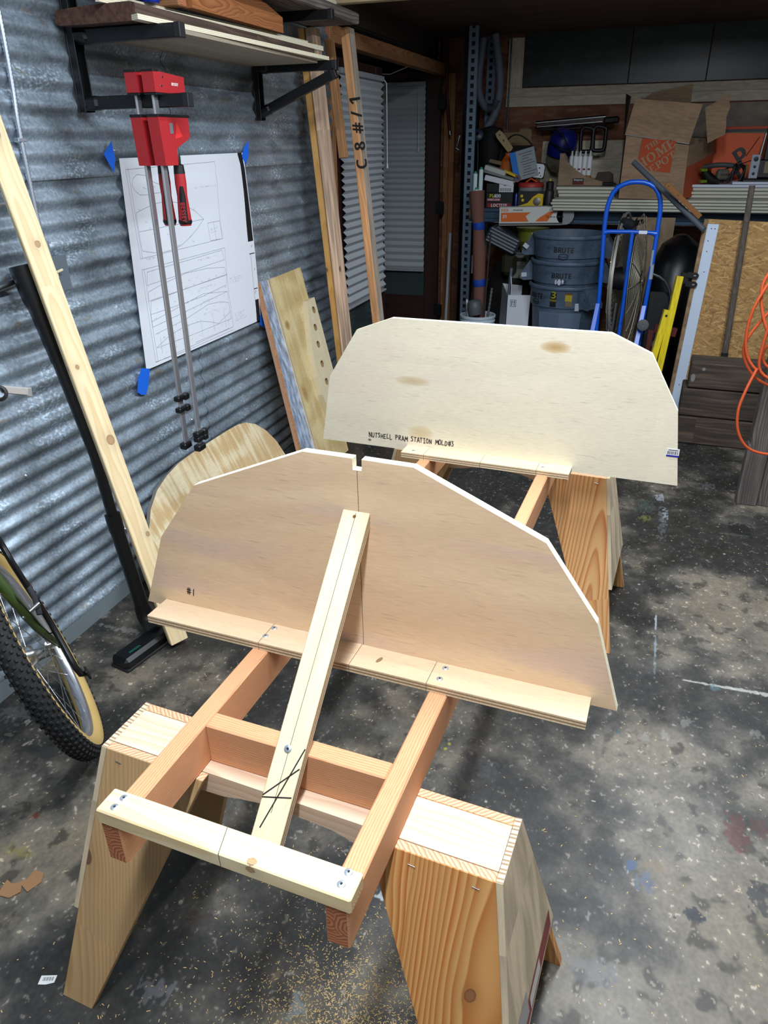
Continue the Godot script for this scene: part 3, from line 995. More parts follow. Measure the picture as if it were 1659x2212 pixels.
	for k in [[-0.708, -1.12], [-0.712, -1.089], [-0.318, -1.12], [-0.319, -1.085]]:
		deck_screw(c1, Vector3(k[0], 0.7089, k[1]), Vector3.RIGHT, Vector3.UP)
	b = MB.new()
	b.lathe([Vector2(0, 0.0004), Vector2(0.006, 0.0003)], Transform3D(Basis().scaled(Vector3(0.7, 1, 1.7)).rotated(Vector3.UP, -0.35), Vector3(-0.452, 0.7088, -1.098)), 14)
	part("plywood_patch", b.mesh([mat(Color(0.55, 0.44, 0.3), 0.8)]), c1)
	b = MB.new()
	for x in [-0.715, -0.505, -0.34]:
		b.ribbon([Vector3(x, 0.7091, -1.0635), Vector3(x, 0.7091, -1.1335)], 0.001, Vector3.UP)
		b.ribbon([Vector3(x, 0.709, -1.0630), Vector3(x, 0.6905, -1.0630)], 0.001, Vector3(0, 0, 1))
	part("pencil_line", b.mesh([M.pencil]), c1).set_meta("kind", "stuff")
	var pale_ply := tmat(veneer(384, 64, 0.6, 0.08, 47, [Color(0.88, 0.8, 0.62), Color(0.93, 0.87, 0.72)], {"stretch": 9.0, "marks": [[0.09, 0.045, 0.022, 0.006, Color(0.62, 0.47, 0.32), 0.9]]}), 0.6, 0.08, 0.65, Vector2(0.82, 0.0))
	var c3 := part("cleat", cleat_mesh(Vector3(-0.514, 0.6995, -2.201), Vector3(0.566, 0.0185, 0.066), pale_ply, M.ply_edge), t, Transform3D(), "short pale plywood cleat along the foot of the rear mould")
	for k in [[-0.76, -2.192], [-0.319, -2.196]]:
		deck_screw(c3, Vector3(k[0], 0.7089, k[1]), Vector3.RIGHT, Vector3.UP)
	b = MB.new()
	for x in [-0.716, -0.52, -0.335]:
		b.ribbon([Vector3(x, 0.7091, -2.169), Vector3(x, 0.7091, -2.233)], 0.0012, Vector3.UP)
		b.ribbon([Vector3(x, 0.709, -2.1678), Vector3(x, 0.6905, -2.1678)], 0.0012, Vector3(0, 0, 1))
	part("pencil_line", b.mesh([M.pencil]), c3).set_meta("kind", "stuff")
	# the brace from the front mould down behind the crossbar, its head cut to lie flat on the mould
	var dn := Vector3(0, -1, 1).normalized()
	var nr := Vector3(0, 1, 1).normalized()
	var top := Vector3(-0.508, 1.023, -1.134)
	var foot := top + dn * 0.635
	b = MB.new()
	var hw := Vector3(0.0275, 0, 0)
	var th := 0.019
	b.hexa([foot - hw - nr * th, foot + hw - nr * th, top - hw + Vector3(0, -th * 1.414, 0), top + hw + Vector3(0, -th * 1.414, 0), foot - hw, foot + hw, top - hw, top + hw], 0.0006, 0, 1, 1)
	# ply shows along the two long edges
	var brace_face := tmat(veneer(512, 64, 0.7, 0.06, 63, [Color(0.9, 0.82, 0.64), Color(0.95, 0.89, 0.73), Color(0.86, 0.74, 0.56)], {"stretch": 8.0, "freq": 16.0}), 0.7, 0.06, 0.65)
	var br := part("brace", b.mesh([brace_face, M.ply_edge]), t, Transform3D(), "pale plywood brace sloping from the front mould to the frame")
	b = MB.new()
	for s in [-1.0, 1.0]:
		var off: Vector3 = hw * s + Vector3(0.0004 * s, 0, 0)
		var q := [foot + off - nr * th, foot + off, top + off, top + off + Vector3(0, -th * 1.414, 0)]
		for i in 2:
			var a: Array = [q[0], q[1], q[2]] if i == 0 else [q[0], q[2], q[3]]
			var us := []
			for w in a:
				us.append(Vector2((w - foot).dot(dn), -(w - foot).dot(nr)))
			b.tri(0, a[0], a[1], a[2], Vector3(s, 0, 0), Vector3(s, 0, 0), Vector3(s, 0, 0), us[0], us[1], us[2])
	part("ply_edge", b.mesh([M.ply_edge]), br)
	deck_screw(br, Vector3(-0.513, 0.706, -0.817) + nr * 0.0004, Vector3.RIGHT, nr, 0.0072)
	b = MB.new()
	b.lathe([Vector2(0, 0.0004), Vector2(0.0035, 0.0003)], Transform3D(Basis(Vector3.RIGHT, PI / 4), Vector3(-0.509, 1.015, -1.126) + nr * 0.0003), 12)
	part("screw_hole", b.mesh([mat(Color(0.45, 0.28, 0.12), 0.8)]), br)
	b = MB.new()
	for k in [[-0.535, 0.647, -0.482, 0.687], [-0.535, 0.6445, -0.4825, 0.653], [-0.524, 0.611, -0.4815, 0.711]]:
		b.ribbon([Vector3(k[0], k[1], -k[1] - 0.111) + nr * 0.0006, Vector3(k[2], k[3], -k[3] - 0.111) + nr * 0.0006], 0.0024, nr)
	part("marker_line", b.mesh([M.dark_line]), br)
	b = MB.new()
	b.ribbon([Vector3(-0.5075, 1.02, -1.131) + nr * 0.0006, Vector3(-0.511, 0.63, -0.741) + nr * 0.0006], 0.001, nr)
	part("pencil_line", b.mesh([M.pencil]), br)

func cleat_mesh(at: Vector3, size: Vector3, face: Material, edge: Material) -> ArrayMesh:
	var b := MB.new()
	var h := size * 0.5
	var u0 := Vector2(-at.x + h.x, 0)
	for s in [-1.0, 1.0]:
		var q := [at + Vector3(-h.x, h.y * s, h.z), at + Vector3(h.x, h.y * s, h.z), at + Vector3(h.x, h.y * s, -h.z), at + Vector3(-h.x, h.y * s, -h.z)]
		b.uo = Vector2(-at.x, -at.z)
		b.flat(0, q, Vector3(0, s, 0), Vector3.RIGHT, Vector3(0, 0, 1))
		b.uo = Vector2(0, -at.y + h.y)
		q = [at + Vector3(-h.x, -h.y, h.z * s), at + Vector3(h.x, -h.y, h.z * s), at + Vector3(h.x, h.y, h.z * s), at + Vector3(-h.x, h.y, h.z * s)]
		b.flat(1, q, Vector3(0, 0, s), Vector3.RIGHT, Vector3.UP)
		q = [at + Vector3(h.x * s, -h.y, -h.z), at + Vector3(h.x * s, -h.y, h.z), at + Vector3(h.x * s, h.y, h.z), at + Vector3(h.x * s, h.y, -h.z)]
		b.flat(1, q, Vector3(s, 0, 0), Vector3(0, 0, 1), Vector3.UP)
	return b.mesh([face, edge])

# ---------------------------------------------------------------- sawhorses
func sawhorses() -> void:
	var jig_at := Transform3D(Basis(Vector3.UP, deg_to_rad(FRAME_TURN)), Vector3(1.855, 0, 0))
	var tan_l := Color(0.80, 0.62, 0.40)
	var tan_d := Color(0.66, 0.44, 0.25)
	var leg_a := tmat(wood(640, 240, 0.66, 0.25, 101, Color(0.76, 0.62, 0.44), Color(0.65, 0.49, 0.32), {"ring": 0.0085, "pith": Vector2(0.02, 0.05), "slope": 0.05, "amt": 0.6, "knots": [[0.17, 0.06, 0.017], [0.55, 0.2, 0.006]], "knot": Color(0.4, 0.2, 0.12)}), 0.66, 0.25, 0.7)
	var leg_b := tmat(wood(640, 256, 0.66, 0.25, 103, Color(0.84, 0.64, 0.39), Color(0.68, 0.40, 0.18), {"ring": 0.0062, "pith": Vector2(0.1, 0.12), "slope": 0.015, "amt": 0.95, "sharp": 1.2, "knots": [[0.37, 0.07, 0.011], [0.22, 0.125, 0.010], [0.5, 0.17, 0.004]], "knot": Color(0.5, 0.27, 0.12)}), 0.66, 0.25, 0.7)
	var leg_c := tmat(wood(512, 200, 0.66, 0.25, 107, Color(0.83, 0.65, 0.43), Color(0.66, 0.37, 0.18), {"ring": 0.011, "pith": Vector2(0.105, 0.025), "slope": 0.085, "amt": 0.9, "sharp": 2.4, "knots": [[0.47, 0.115, 0.013]], "knot": Color(0.35, 0.14, 0.07)}), 0.66, 0.25, 0.7)
	var plank := tmat(wood(640, 128, 0.8, 0.14, 109, Color(0.9, 0.79, 0.68), Color(0.82, 0.67, 0.55), {"ring": 0.0048, "pith": Vector2(0.07, 0.2), "amt": 0.75, "slope": 0.0}), 0.8, 0.14, 0.7)
	var ends := tmat(rings(256, 48, Vector2(0.24, 0.03), Vector2(0.12, 0.075), 0.0075, Color(0.9, 0.75, 0.6), Color(0.74, 0.49, 0.36), 19), 0.24, 0.03, 0.85)
	var gusset := tmat(veneer(256, 256, 0.4, 0.4, 111, [Color(0.66, 0.59, 0.49), Color(0.8, 0.72, 0.6)], {"stretch": 10.0, "freq": 15.0, "edge": 3.0}), 0.4, 0.4, 0.75)
	var places := [[Vector3(-0.5135, 0, -0.845), -1.1, leg_b, leg_a, "near sawhorse of new pine under the crossbar end of the frame"], [Vector3(-0.52, 0, -2.497), -1.0, leg_c, leg_a, "far sawhorse of new pine under the rear mould"]]
	for pi in 2:
		var P: Array = places[pi]
		var t := thing("sawhorse", P[4], "sawhorse", jig_at * Transform3D(Basis(Vector3.UP, deg_to_rad(P[1])), P[0]), "pine sawhorses under the mould frame")
		# the top plank, its lower edge sawn in a curve
		var o := PackedVector2Array()
		for x in [-0.3895, 0.3895]:
			o.append(Vector2(x, 0.601))
		for k in [[0.3895, 0.54], [0.16, 0.54], [0.13, 0.548], [0.09, 0.561], [0.04, 0.565], [-0.06, 0.566], [-0.1, 0.56], [-0.14, 0.55], [-0.3895, 0.54]]:
			o.append(Vector2(k[0], k[1]))
		var b := MB.new()
		b.slab(o, -0.047, 0.047, 1, 0)
		part("top_plank", b.mesh([plank, plank]), t)
		for sx in [-1.0, 1.0]:
			for sz in [-1.0, 1.0]:
				var xo := [0.39 * sx, 0.497 * sx]
				var xi := [0.165 * sx, 0.417 * sx]
				var zt := [0.0675 * sz, 0.2435 * sz]
				var off := Vector3(0.0, -0.006, -0.0195 * sz)
				b = MB.new()
				b.uo = Vector2(0.0, 0.0)
				var A := Vector3(xo[1], 0.0, zt[1])
				var B := Vector3(xi[1], 0.0, zt[1])
				var C := Vector3(xi[0], 0.601, zt[0])
				var D := Vector3(xo[0], 0.601, zt[0])
				b.hexa([A, B, D, C, A + Vector3(0, 0, -0.0195 * sz), B + Vector3(0, 0, -0.0195 * sz), D + Vector3(0, 0, -0.0195 * sz), C + Vector3(0, 0, -0.0195 * sz)], 0.0012, 0, 1, 1)
				part("leg", b.mesh([P[2] if sx > 0 else P[3], ends]), t)
			# plywood end gusset between the two legs
			b = MB.new()
			var hb := 0.225
			var kb := 1.0 - hb / 0.601
			var xb: float = (0.39 + 0.107 * kb) * sx
			var zb := 0.0675 + 0.176 * kb
			b.plate(Vector3(xb, hb, zb), Vector3(xb, hb, -zb), Vector3(0.39 * sx, 0.601, -0.0675), Vector3(0.39 * sx, 0.601, 0.0675), Vector3(0.012 * sx, 0.0015, 0), 0.0005, 0, 1, 1)
			var gs := part("gusset", b.mesh([gusset, M.ply_edge]), t)
			if pi == 0 and sx > 0:
				# the maker's red stamp and a grey sticker, low on the gusset
				b = MB.new()
				var ex := Vector3(xb, hb, 0).direction_to(Vector3(0.39, 0.601, 0))
				var o0 := Vector3(xb + 0.0127, hb, 0)
				for q in [[-0.15, 0.10, 0.012, 0.055, 0], [-0.05, 0.03, 0.02, 0.05, 2], [0.04, 0.10, 0.03, 0.085, 1]]:
					b.flat(q[4], [o0 + ex * q[2] + Vector3(0.0004 * (1 + q[4]), 0, q[0]), o0 + ex * q[2] + Vector3(0.0004 * (1 + q[4]), 0, q[1]), o0 + ex * q[3] + Vector3(0.0004 * (1 + q[4]), 0, q[1]), o0 + ex * q[3] + Vector3(0.0004 * (1 + q[4]), 0, q[0])], Vector3(1, 0.28, 0).normalized(), Vector3(0, 0, 1), Vector3.UP)
				part("printed_stamp", b.mesh([mat(Color(0.42, 0.16, 0.14), 0.8), mat(Color(0.5, 0.48, 0.47), 0.6), mat(Color(0.62, 0.6, 0.58), 0.6)]), gs)
			for sz in [1.0]:
				for x in [0.25, 0.36]:
					b = MB.new()
					var z0 := 0.0675 + 0.176 * 0.03 + 0.0008
					b.tube([Vector3(x * sx - 0.006, 0.583, z0), Vector3(x * sx - 0.006, 0.582, z0 + 0.0015), Vector3(x * sx + 0.006, 0.58, z0 + 0.0015), Vector3(x * sx + 0.006, 0.581, z0)], 0.0009, 6)
					part("staple", b.mesh([M.steel]), t)

# ---------------------------------------------------------------- on the iron wall
func line(im: Image, a: Vector2, b: Vector2, c: Color, w := 1.3) -> void:
	var n := int(a.distance_to(b) / 0.7) + 1
	for i in n + 1:
		var p := a.lerp(b, float(i) / n)
		for dy in range(-2, 3):
			for dx in range(-2, 3):
				var q := Vector2i(int(p.x) + dx, int(p.y) + dy)
				if q.x < 0 or q.y < 0 or q.x >= im.get_width() or q.y >= im.get_height():
					continue
				var e := clampf(w * 0.5 + 0.5 - Vector2(q.x + 0.5, q.y + 0.5).distance_to(p), 0.0, 1.0)
				if e > 0.0:
					im.set_pixelv(q, im.get_pixelv(q).lerp(c, e * c.a))

func poly(im: Image, k: Array, c: Color, w := 1.3) -> void:
	var s := Vector2(im.get_width(), im.get_height())
	for i in range(0, k.size() - 2, 2):
		line(im, Vector2(k[i], k[i + 1]) * s, Vector2(k[i + 2], k[i + 3]) * s, c, w)

func scribble(im: Image, at: Vector2, n: int, h: float, c: Color, step := 0.0085) -> void:
	var s := Vector2(im.get_width(), im.get_height())
	var x := at.x
	for i in n:
		if rng.randf() < 0.13:
			x += step
			continue
		var pts := []
		for j in rng.randi_range(2, 4):
			pts.append_array([x + rng.randf() * step * 0.8, at.y - rng.randf() * h])
		poly(im, pts, c, 1.0)
		x += step

func plan_drawing() -> Image:
	var im := Image.create(1100, 920, false, Image.FORMAT_RGB8)
	im.fill(Color(0.9, 0.91, 0.94))
	var ink := Color(0.38, 0.4, 0.48, 0.85)
	for k in [[0.032, 0.049, 0.71, 0.039, 0.706, 0.448, 0.055, 0.456, 0.032, 0.049], [0.047, 0.047, 0.067, 0.455], [0.07, 0.331, 0.565, 0.326], [0.647, 0.35, 0.648, 0.448], [0.594, 0.35, 0.702, 0.35, 0.706, 0.448, 0.594, 0.445, 0.594, 0.35], [0.053, 0.509, 0.712, 0.501, 0.712, 0.968, 0.068, 0.982, 0.053, 0.509], [0.068, 0.51, 0.083, 0.98],
		[0.194, 0.097, 0.145, 0.079, 0.099, 0.074, 0.069, 0.091, 0.06, 0.119, 0.074, 0.145, 0.105, 0.166, 0.152, 0.168, 0.21, 0.165, 0.295, 0.164, 0.319, 0.131, 0.242, 0.126, 0.203, 0.113, 0.191, 0.102, 0.197, 0.096],
		[0.063, 0.244, 0.125, 0.228, 0.192, 0.214, 0.269, 0.209, 0.347, 0.219, 0.425, 0.241, 0.504, 0.28, 0.565, 0.326, 0.497, 0.37, 0.432, 0.405, 0.356, 0.434, 0.286, 0.447, 0.207, 0.449, 0.142, 0.44, 0.072, 0.421, 0.063, 0.244],
		[0.086, 0.525, 0.683, 0.51, 0.7, 0.566, 0.075, 0.588, 0.086, 0.525], [0.079, 0.621, 0.179, 0.603, 0.362, 0.581, 0.537, 0.587, 0.695, 0.609, 0.708, 0.656, 0.073, 0.666, 0.079, 0.621], [0.089, 0.67, 0.709, 0.652, 0.698, 0.712, 0.49, 0.732, 0.334, 0.735, 0.077, 0.735, 0.089, 0.67],
		[0.079, 0.771, 0.24, 0.751, 0.492, 0.719, 0.7, 0.751, 0.703, 0.793], [0.077, 0.735, 0.079, 0.80, 0.34, 0.78, 0.7, 0.751], [0.088, 0.84, 0.319, 0.821, 0.521, 0.786, 0.625, 0.796, 0.699, 0.817, 0.698, 0.913], [0.088, 0.908, 0.184, 0.873, 0.313, 0.855, 0.437, 0.862, 0.514, 0.886, 0.582, 0.914, 0.694, 0.876], [0.088, 0.911, 0.383, 0.917, 0.588, 0.916, 0.704, 0.915], [0.374, 0.965, 0.712, 0.968], [0.068, 0.979, 0.235, 0.988, 0.712, 0.986]]:
		poly(im, k, ink, 1.35)
	for k in 6:
		poly(im, [0.12 + k * 0.105, 0.862 - 0.006 * k, 0.12 + k * 0.105, 0.95], ink, 0.9)
	for k in [[0.5, 0.167, 24], [0.47, 0.538, 21], [0.467, 0.691, 12], [0.475, 0.766, 11], [0.466, 0.838, 14], [0.735, 0.69, 13], [0.735, 0.704, 14], [0.735, 0.716, 12], [0.742, 0.905, 11], [0.742, 0.918, 8], [0.742, 0.931, 10], [0.742, 0.945, 13], [0.129, 0.144, 10], [0.26, 0.374, 6], [0.61, 0.392, 9], [0.61, 0.408, 8], [0.09, 0.47, 9]]:
		scribble(im, Vector2(k[0], k[1]), k[2], 0.012, Color(0.3, 0.31, 0.38, 0.5))
	for k in 70:
		scribble(im, Vector2(0.08 + fmod(k * 0.137, 0.62), 0.6 + fmod(k * 0.0713, 0.36)), 2, 0.011, Color(0.3, 0.31, 0.38, 0.55))
	for k in 14:
		scribble(im, Vector2(0.08 + fmod(k * 0.173, 0.5), 0.24 + fmod(k * 0.083, 0.22)), 2, 0.011, Color(0.3, 0.31, 0.38, 0.55))
	# the torn black title band down the right edge
	for yy in 920:
		var t := yy / 920.0
		var x0 := 0.952 + 0.006 * sin(t * 9.0) - 0.012 * clampf((0.06 - t) * 20.0, 0.0, 1.0)
		var x1 := 0.982 + 0.012 * clampf(t * 12.0, 0.0, 1.0)
		var on := t < 0.5 or t > 0.86
		for xx in range(int(x0 * 1100), int(minf(x1, 0.999) * 1100)):
			if on:
				im.set_pixel(xx, yy, Color(0.03, 0.03, 0.04))
			elif absf(t - 0.573) < 0.003 or absf(t - 0.79) < 0.003:
				im.set_pixel(xx, yy, Color(0.05, 0.05, 0.08))
	for k in 3:
		scribble(im, Vector2(0.966, 0.54 + k * 0.14), 3, 0.02, Color(0.2, 0.2, 0.28, 0.9), 0.007)
	poly(im, [0.957, 0.573, 0.957, 0.86], Color(0.1, 0.1, 0.15), 1.6)
	return im

func wall_things() -> void:
	# the boat plan, taped at its corners; the sheet bellies a little over the waves
	var paper := tmat(plan_drawing(), 1.0, 1.0, 0.8)
	paper.cull_mode = BaseMaterial3D.CULL_DISABLED
	var b := MB.new()
	var NX := 16
	var NY := 22
	var at := func(s: float, t: float) -> Vector3:
		var tl := Vector3(0, 1.615, -2.431)
		var tr := Vector3(0, 1.621, -3.346)
		var br := Vector3(0, 0.849, -3.374)
		var bl := Vector3(0, 0.852, -2.389)
		var p := tl.lerp(tr, s).lerp(bl.lerp(br, s), t)
		p.x = 0.0205 + 0.003 * sin(t * 15.0) * sin(s * PI) + 0.007 * smoothstep(0.9, 1.0, s) * absf(sin(t * PI * 1.0))
		return p
	for i in NX:
		for j in NY:
			var c := [[i, j], [i + 1, j], [i + 1, j + 1], [i, j + 1]]
			var q := []
			var uu := []
			for k in c:
				q.append(at.call(float(k[0]) / NX, float(k[1]) / NY))
				uu.append(Vector2(float(k[0]) / NX, float(k[1]) / NY))
			b.tri(0, q[0], q[1], q[2], Vector3.RIGHT, Vector3.RIGHT, Vector3.RIGHT, uu[0], uu[1], uu[2])
			b.tri(0, q[0], q[2], q[3], Vector3.RIGHT, Vector3.RIGHT, Vector3.RIGHT, uu[0], uu[2], uu[3])
	single("boat_plan", "large white sheet of boat plan drawings taped to the corrugated wall", "plan", b.mesh([paper]))
	var tapes := [[Vector3(0.024, 1.62, -2.40), [-0.055, 0.01, -0.005, 0.05, 0.005, -0.005, -0.012, -0.05], "torn blue tape on the top corner of the plan nearest the camera"], [Vector3(0.024, 1.625, -3.37), [-0.045, -0.02, -0.02, 0.02, 0.025, 0.045, 0.02, -0.015, -0.012, -0.055], "torn blue tape on the top far corner of the plan"], [Vector3(0.024, 0.845, -3.39), [-0.03, 0.03, -0.01, 0.035, 0.03, -0.005, 0.01, -0.045, -0.035, -0.02], "small blue tape on the bottom far corner of the plan"], [Vector3(0.024, 0.835, -2.375), [-0.065, -0.05, -0.05, 0.0, -0.022, 0.035, 0.03, 0.02, 0.012, -0.04, -0.012, -0.075, -0.04, -0.07], "wide blue tape strip on the bottom corner of the plan nearest the camera"]]
	for T in tapes:
		var o := PackedVector2Array()
		for i in range(0, T[1].size(), 2):
			o.append(Vector2(T[1][i], T[1][i + 1]))
		b = MB.new()
		b.slab(o, 0.0, 0.0006)
		single("blue_tape", T[2], "tape", b.mesh([M.blue_tape, M.blue_tape]), axes(T[0], Vector3(0, 0, -1), Vector3(0.05, 1, 0)), "tapes on the boat plan")
	# flexible conduit and the switch box
	var t := thing("armoured_cable", "flexible steel conduit running down the iron wall to the grey box", "conduit")
	var cp := [Vector3(0.02, 2.9, -1.99), Vector3(0.02, 2.2, -1.995), Vector3(0.024, 1.997, -1.992), Vector3(0.024, 1.82, -1.985), Vector3(0.024, 1.71, -1.975), Vector3(0.024, 1.55, -1.972), Vector3(0.025, 1.44, -1.971), Vector3(0.03, 1.36, -1.974)]
	part("conduit", ribbed(cp, 0.0075, 0.0011, 0.0105, M.zinc), t)
	b = MB.new()
	b.obox(Transform3D(Basis(), Vector3(0.022, 1.674, -1.973)), Vector3(0.02, 0.012, 0.034), 0.002, 0, 0)
	part("conduit_clip", b.mesh([M.zinc]), t)
	t = thing("switch_box", "grey steel electrical box half hidden behind the leaning stud", "electrical box")
	b = MB.new()
	b.box(Vector3(0.035, 1.287, -1.985), Vector3(0.045, 0.105, 0.075), 0.004, 0, 0)
	part("box", b.mesh([mat(Color(0.36, 0.4, 0.43), 0.5, 0.3)]), t)
	b = MB.new()
	b.box(Vector3(0.059, 1.287, -1.985), Vector3(0.003, 0.11, 0.078), 0.001, 0, 0)
	var cov := part("cover", b.mesh([mat(Color(0.4, 0.44, 0.47), 0.45, 0.3)]), t)
	b = MB.new()
	b.box(Vector3(0.066, 1.288, -1.957), Vector3(0.01, 0.022, 0.012), 0.001, 0, 0)
	b.obox(axes(Vector3(0.074, 1.298, -1.966), Vector3(0.4, 0.3, -1), Vector3.UP), Vector3(0.024, 0.007, 0.006), 0.001, 0, 0)
	part("toggle", b.mesh([mat(Color(0.8, 0.76, 0.6), 0.5)]), t)
	b = MB.new()
	b.tube([Vector3(0.03, 1.385, -1.975), Vector3(0.03, 1.335, -1.978)], 0.012, 12)
	part("connector", b.mesh([M.zinc]), t)
	t = thing("armoured_cable", "flexible steel conduit crossing the wall at the left edge behind the wand", "conduit")
	part("conduit", ribbed([Vector3(0.024, 1.262, -1.4), Vector3(0.024, 1.268, -1.6), Vector3(0.024, 1.278, -1.755), Vector3(0.024, 1.291, -1.87), Vector3(0.024, 1.29, -1.95)], 0.011, 0.0012, 0.0115, M.steel), t)
	lumber_rack()
	clamps()

func ribbed(path: Array, r: float, amp: float, pitch: float, m: Material) -> ArrayMesh:
	var c := Curve3D.new()
	c.bake_interval = 0.01
	for i in path.size():
		var a: Vector3 = path[maxi(i - 1, 0)]
		var e: Vector3 = path[mini(i + 1, path.size() - 1)]
		var d := (e - a) / 6.0
		c.add_point(path[i], -d, d)
	var L := c.get_baked_length()
	var n := int(L / pitch * 4.0)
	var pts := []
	var rs := []
	for i in n + 1:
		pts.append(c.sample_baked(L * i / n, true))
		rs.append(r + amp * [1.0, 0.55, -0.9, 0.55][i % 4])
	var b := MB.new()
	b.tube(pts, rs, 8)
	return b.mesh([m])

func smooth(path: Array, n := 40, closed := false) -> Array:
	var c := Curve3D.new()
	c.bake_interval = 0.01
	var m := path.size()
	for i in (m + 1 if closed else m):
		var a: Vector3 = path[(i - 1 + m) % m] if closed else path[maxi(i - 1, 0)]
		var e: Vector3 = path[(i + 1) % m] if closed else path[mini(i + 1, m - 1)]
		var d := (e - a) / 6.0
		c.add_point(path[i % m], -d, d)
	var L := c.get_baked_length()
	var pts := []
	for i in (n if closed else n + 1):
		pts.append(c.sample_baked(L * i / n, true))
	return pts

func lumber_rack() -> void:
	var blk := mat(Color(0.035, 0.038, 0.05), 0.42)
	var cap := mat(Color(0.09, 0.095, 0.11), 0.5)
	var words := ["black steel lumber rack upright with folding arms, clamps hung on its low arm", "black steel lumber rack upright with a diagonal arm, nearer the doorway"]
	for i in 2:
		var z: float = [-2.29, -3.53][i]
		var t := thing("lumber_rack", words[i], "rack", Transform3D(Basis(), Vector3(0.014, 0, z)), "wall lumber rack uprights")
		var b := MB.new()
		b.box(Vector3(0.004, 2.15, 0), Vector3(0.006, 0.79, 0.052), 0.001, 0, 0)
		for s in [-0.022, 0.022]:
			b.box(Vector3(0.018, 2.15, s), Vector3(0.026, 0.79, 0.004), 0.001, 0, 0)
		part("upright", b.mesh([blk]), t)
		b = MB.new()
		b.lathe([Vector2(0, 0.006), Vector2(0.005, 0.005), Vector2(0.009, 0.001), Vector2(0.009, -0.003)], Transform3D(Basis(Vector3(0, 0, 1), -PI / 2), Vector3(0.009, 1.806, 0.008 if i == 0 else 0.0)), 14)
		part("bolt", b.mesh([M.chrome]), t)
		var arms := [[1.966, 0.41, 0.0], [2.156, 0.40, 0.0]]
		arms.append([1.781, 0.41, 0.0] if i == 0 else [1.783, 0.405, 0.152])
		for a in arms:
			var p0 := Vector3(0.015, a[0], 0)
			var p1 := Vector3(a[1], a[0] + a[2], 0)
			var x := (p1 - p0).normalized()
			b = MB.new()
			b.obox(axes((p0 + p1) / 2, x, Vector3.UP), Vector3(p0.distance_to(p1), 0.038, 0.03), 0.002, 0, 0)
			var am := part("arm", b.mesh([blk]), t)
			b = MB.new()
			b.obox(axes(p1 - x * 0.004, x, Vector3.UP), Vector3(0.022, 0.040, 0.032), 0.002, 0, 0)
			part("end_cap", b.mesh([cap]), am)
			b = MB.new()
			b.obox(axes(p0 + x * 0.03, x, Vector3.UP), Vector3(0.07, 0.042, 0.046), 0.012, 0, 0)
			part("knuckle", b.mesh([blk]), am)
	# what lies on the rack
	var dark := tmat(wood(512, 128, 1.5, 0.3, 131, Color(0.34, 0.26, 0.22), Color(0.19, 0.135, 0.11), {"ring": 0.012, "pith": Vector2(0.1, 0.08), "amt": 0.8, "patch": 0.3}), 1.5, 0.3, 0.9)
	var dark_end := tmat(mottle(192, 48, 133, [Color(0.24, 0.155, 0.12), Color(0.38, 0.26, 0.2), Color(0.3, 0.21, 0.17)], 0.05, 0.16, 0.01, 0.7), 0.3, 0.06, 0.9)
	var b := MB.new()
	var o := PackedVector2Array([Vector2(0.022, 1.996), Vector2(0.034, 1.989), Vector2(0.12, 1.988), Vector2(0.31, 1.989), Vector2(0.317, 1.994), Vector2(0.317, 2.034), Vector2(0.30, 2.038), Vector2(0.15, 2.036), Vector2(0.035, 2.03), Vector2(0.022, 2.02)])
	b.slab(o, -3.55, -2.225, 0, 1)
	for k in b.t:
		if k == 1:
			for i in b.t[1].size():
				b.t[1][i] = Vector2(b.t[1][i].y, b.t[1][i].x)
	single("rough_plank", "thick dark weathered plank with a cracked end lying on the rack arms", "plank", b.mesh([dark_end, dark]))
	b = MB.new()
	b.slab(PackedVector2Array([Vector2(0.318, 2.20), Vector2(0.35, 2.185), Vector2(0.394, 3.53), Vector2(0.318, 3.53)]), 0.0, 0.014, 0, 1)
	single("plywood_offcut", "pale plywood strip along the front of the rack beside the dark plank", "plywood", b.mesh([M.mould_three, M.ply_edge_pale]), Transform3D(Basis(Vector3.RIGHT, Vector3(0, 0, -1), Vector3.UP), Vector3(0, 1.9855, 0)))
	b = MB.new()
	b.box(Vector3(0.19, 1.978, -2.9), Vector3(0.34, 0.012, 1.15), 0.0, 0, 0)
	single("plywood_offcut", "wide grey underside plywood sheet slung between the rack arms", "plywood", b.mesh([tmat(veneer(256, 128, 1.2, 0.4, 137, [Color(0.56, 0.52, 0.45), Color(0.66, 0.62, 0.54)]), 1.2, 0.4, 0.85)]))
	var strips := [[0.215, 0.29, 2.038, 2.056, -2.2, -3.68, 0.09, "pale plywood strip lying on the dark plank, lowest of its stack"], [0.16, 0.255, 2.0565, 2.0735, -2.36, -3.62, 0.08, "pale plywood strip lying on the lower strip, topmost of its stack"]]
	for s in strips:
		b = MB.new()
		var w: float = s[1] - s[0]
		b.slab(PackedVector2Array([Vector2(s[0], -s[4]), Vector2(s[1] - s[6], -s[4]), Vector2(s[1], -s[5]), Vector2(s[0] + s[6], -s[5])]), 0.0, s[3] - s[2], 0, 1)
		single("plywood_strip", s[7], "plywood", b.mesh([M.mould_three, M.ply_edge_pale]), Transform3D(Basis(Vector3.RIGHT, Vector3(0, 0, -1), Vector3.UP), Vector3(0, s[2], 0)), "plywood strips on the rack")
	b = MB.new()
	o = PackedVector2Array([Vector2(2.63, 0.0), Vector2(3.34, 0.0), Vector2(3.34, 0.055), Vector2(3.2, 0.085), Vector2(3.08, 0.1), Vector2(2.95, 0.098), Vector2(2.8, 0.115), Vector2(2.63, 0.12)])
	b.slab(o, -0.04, 0.0, 0, 1)
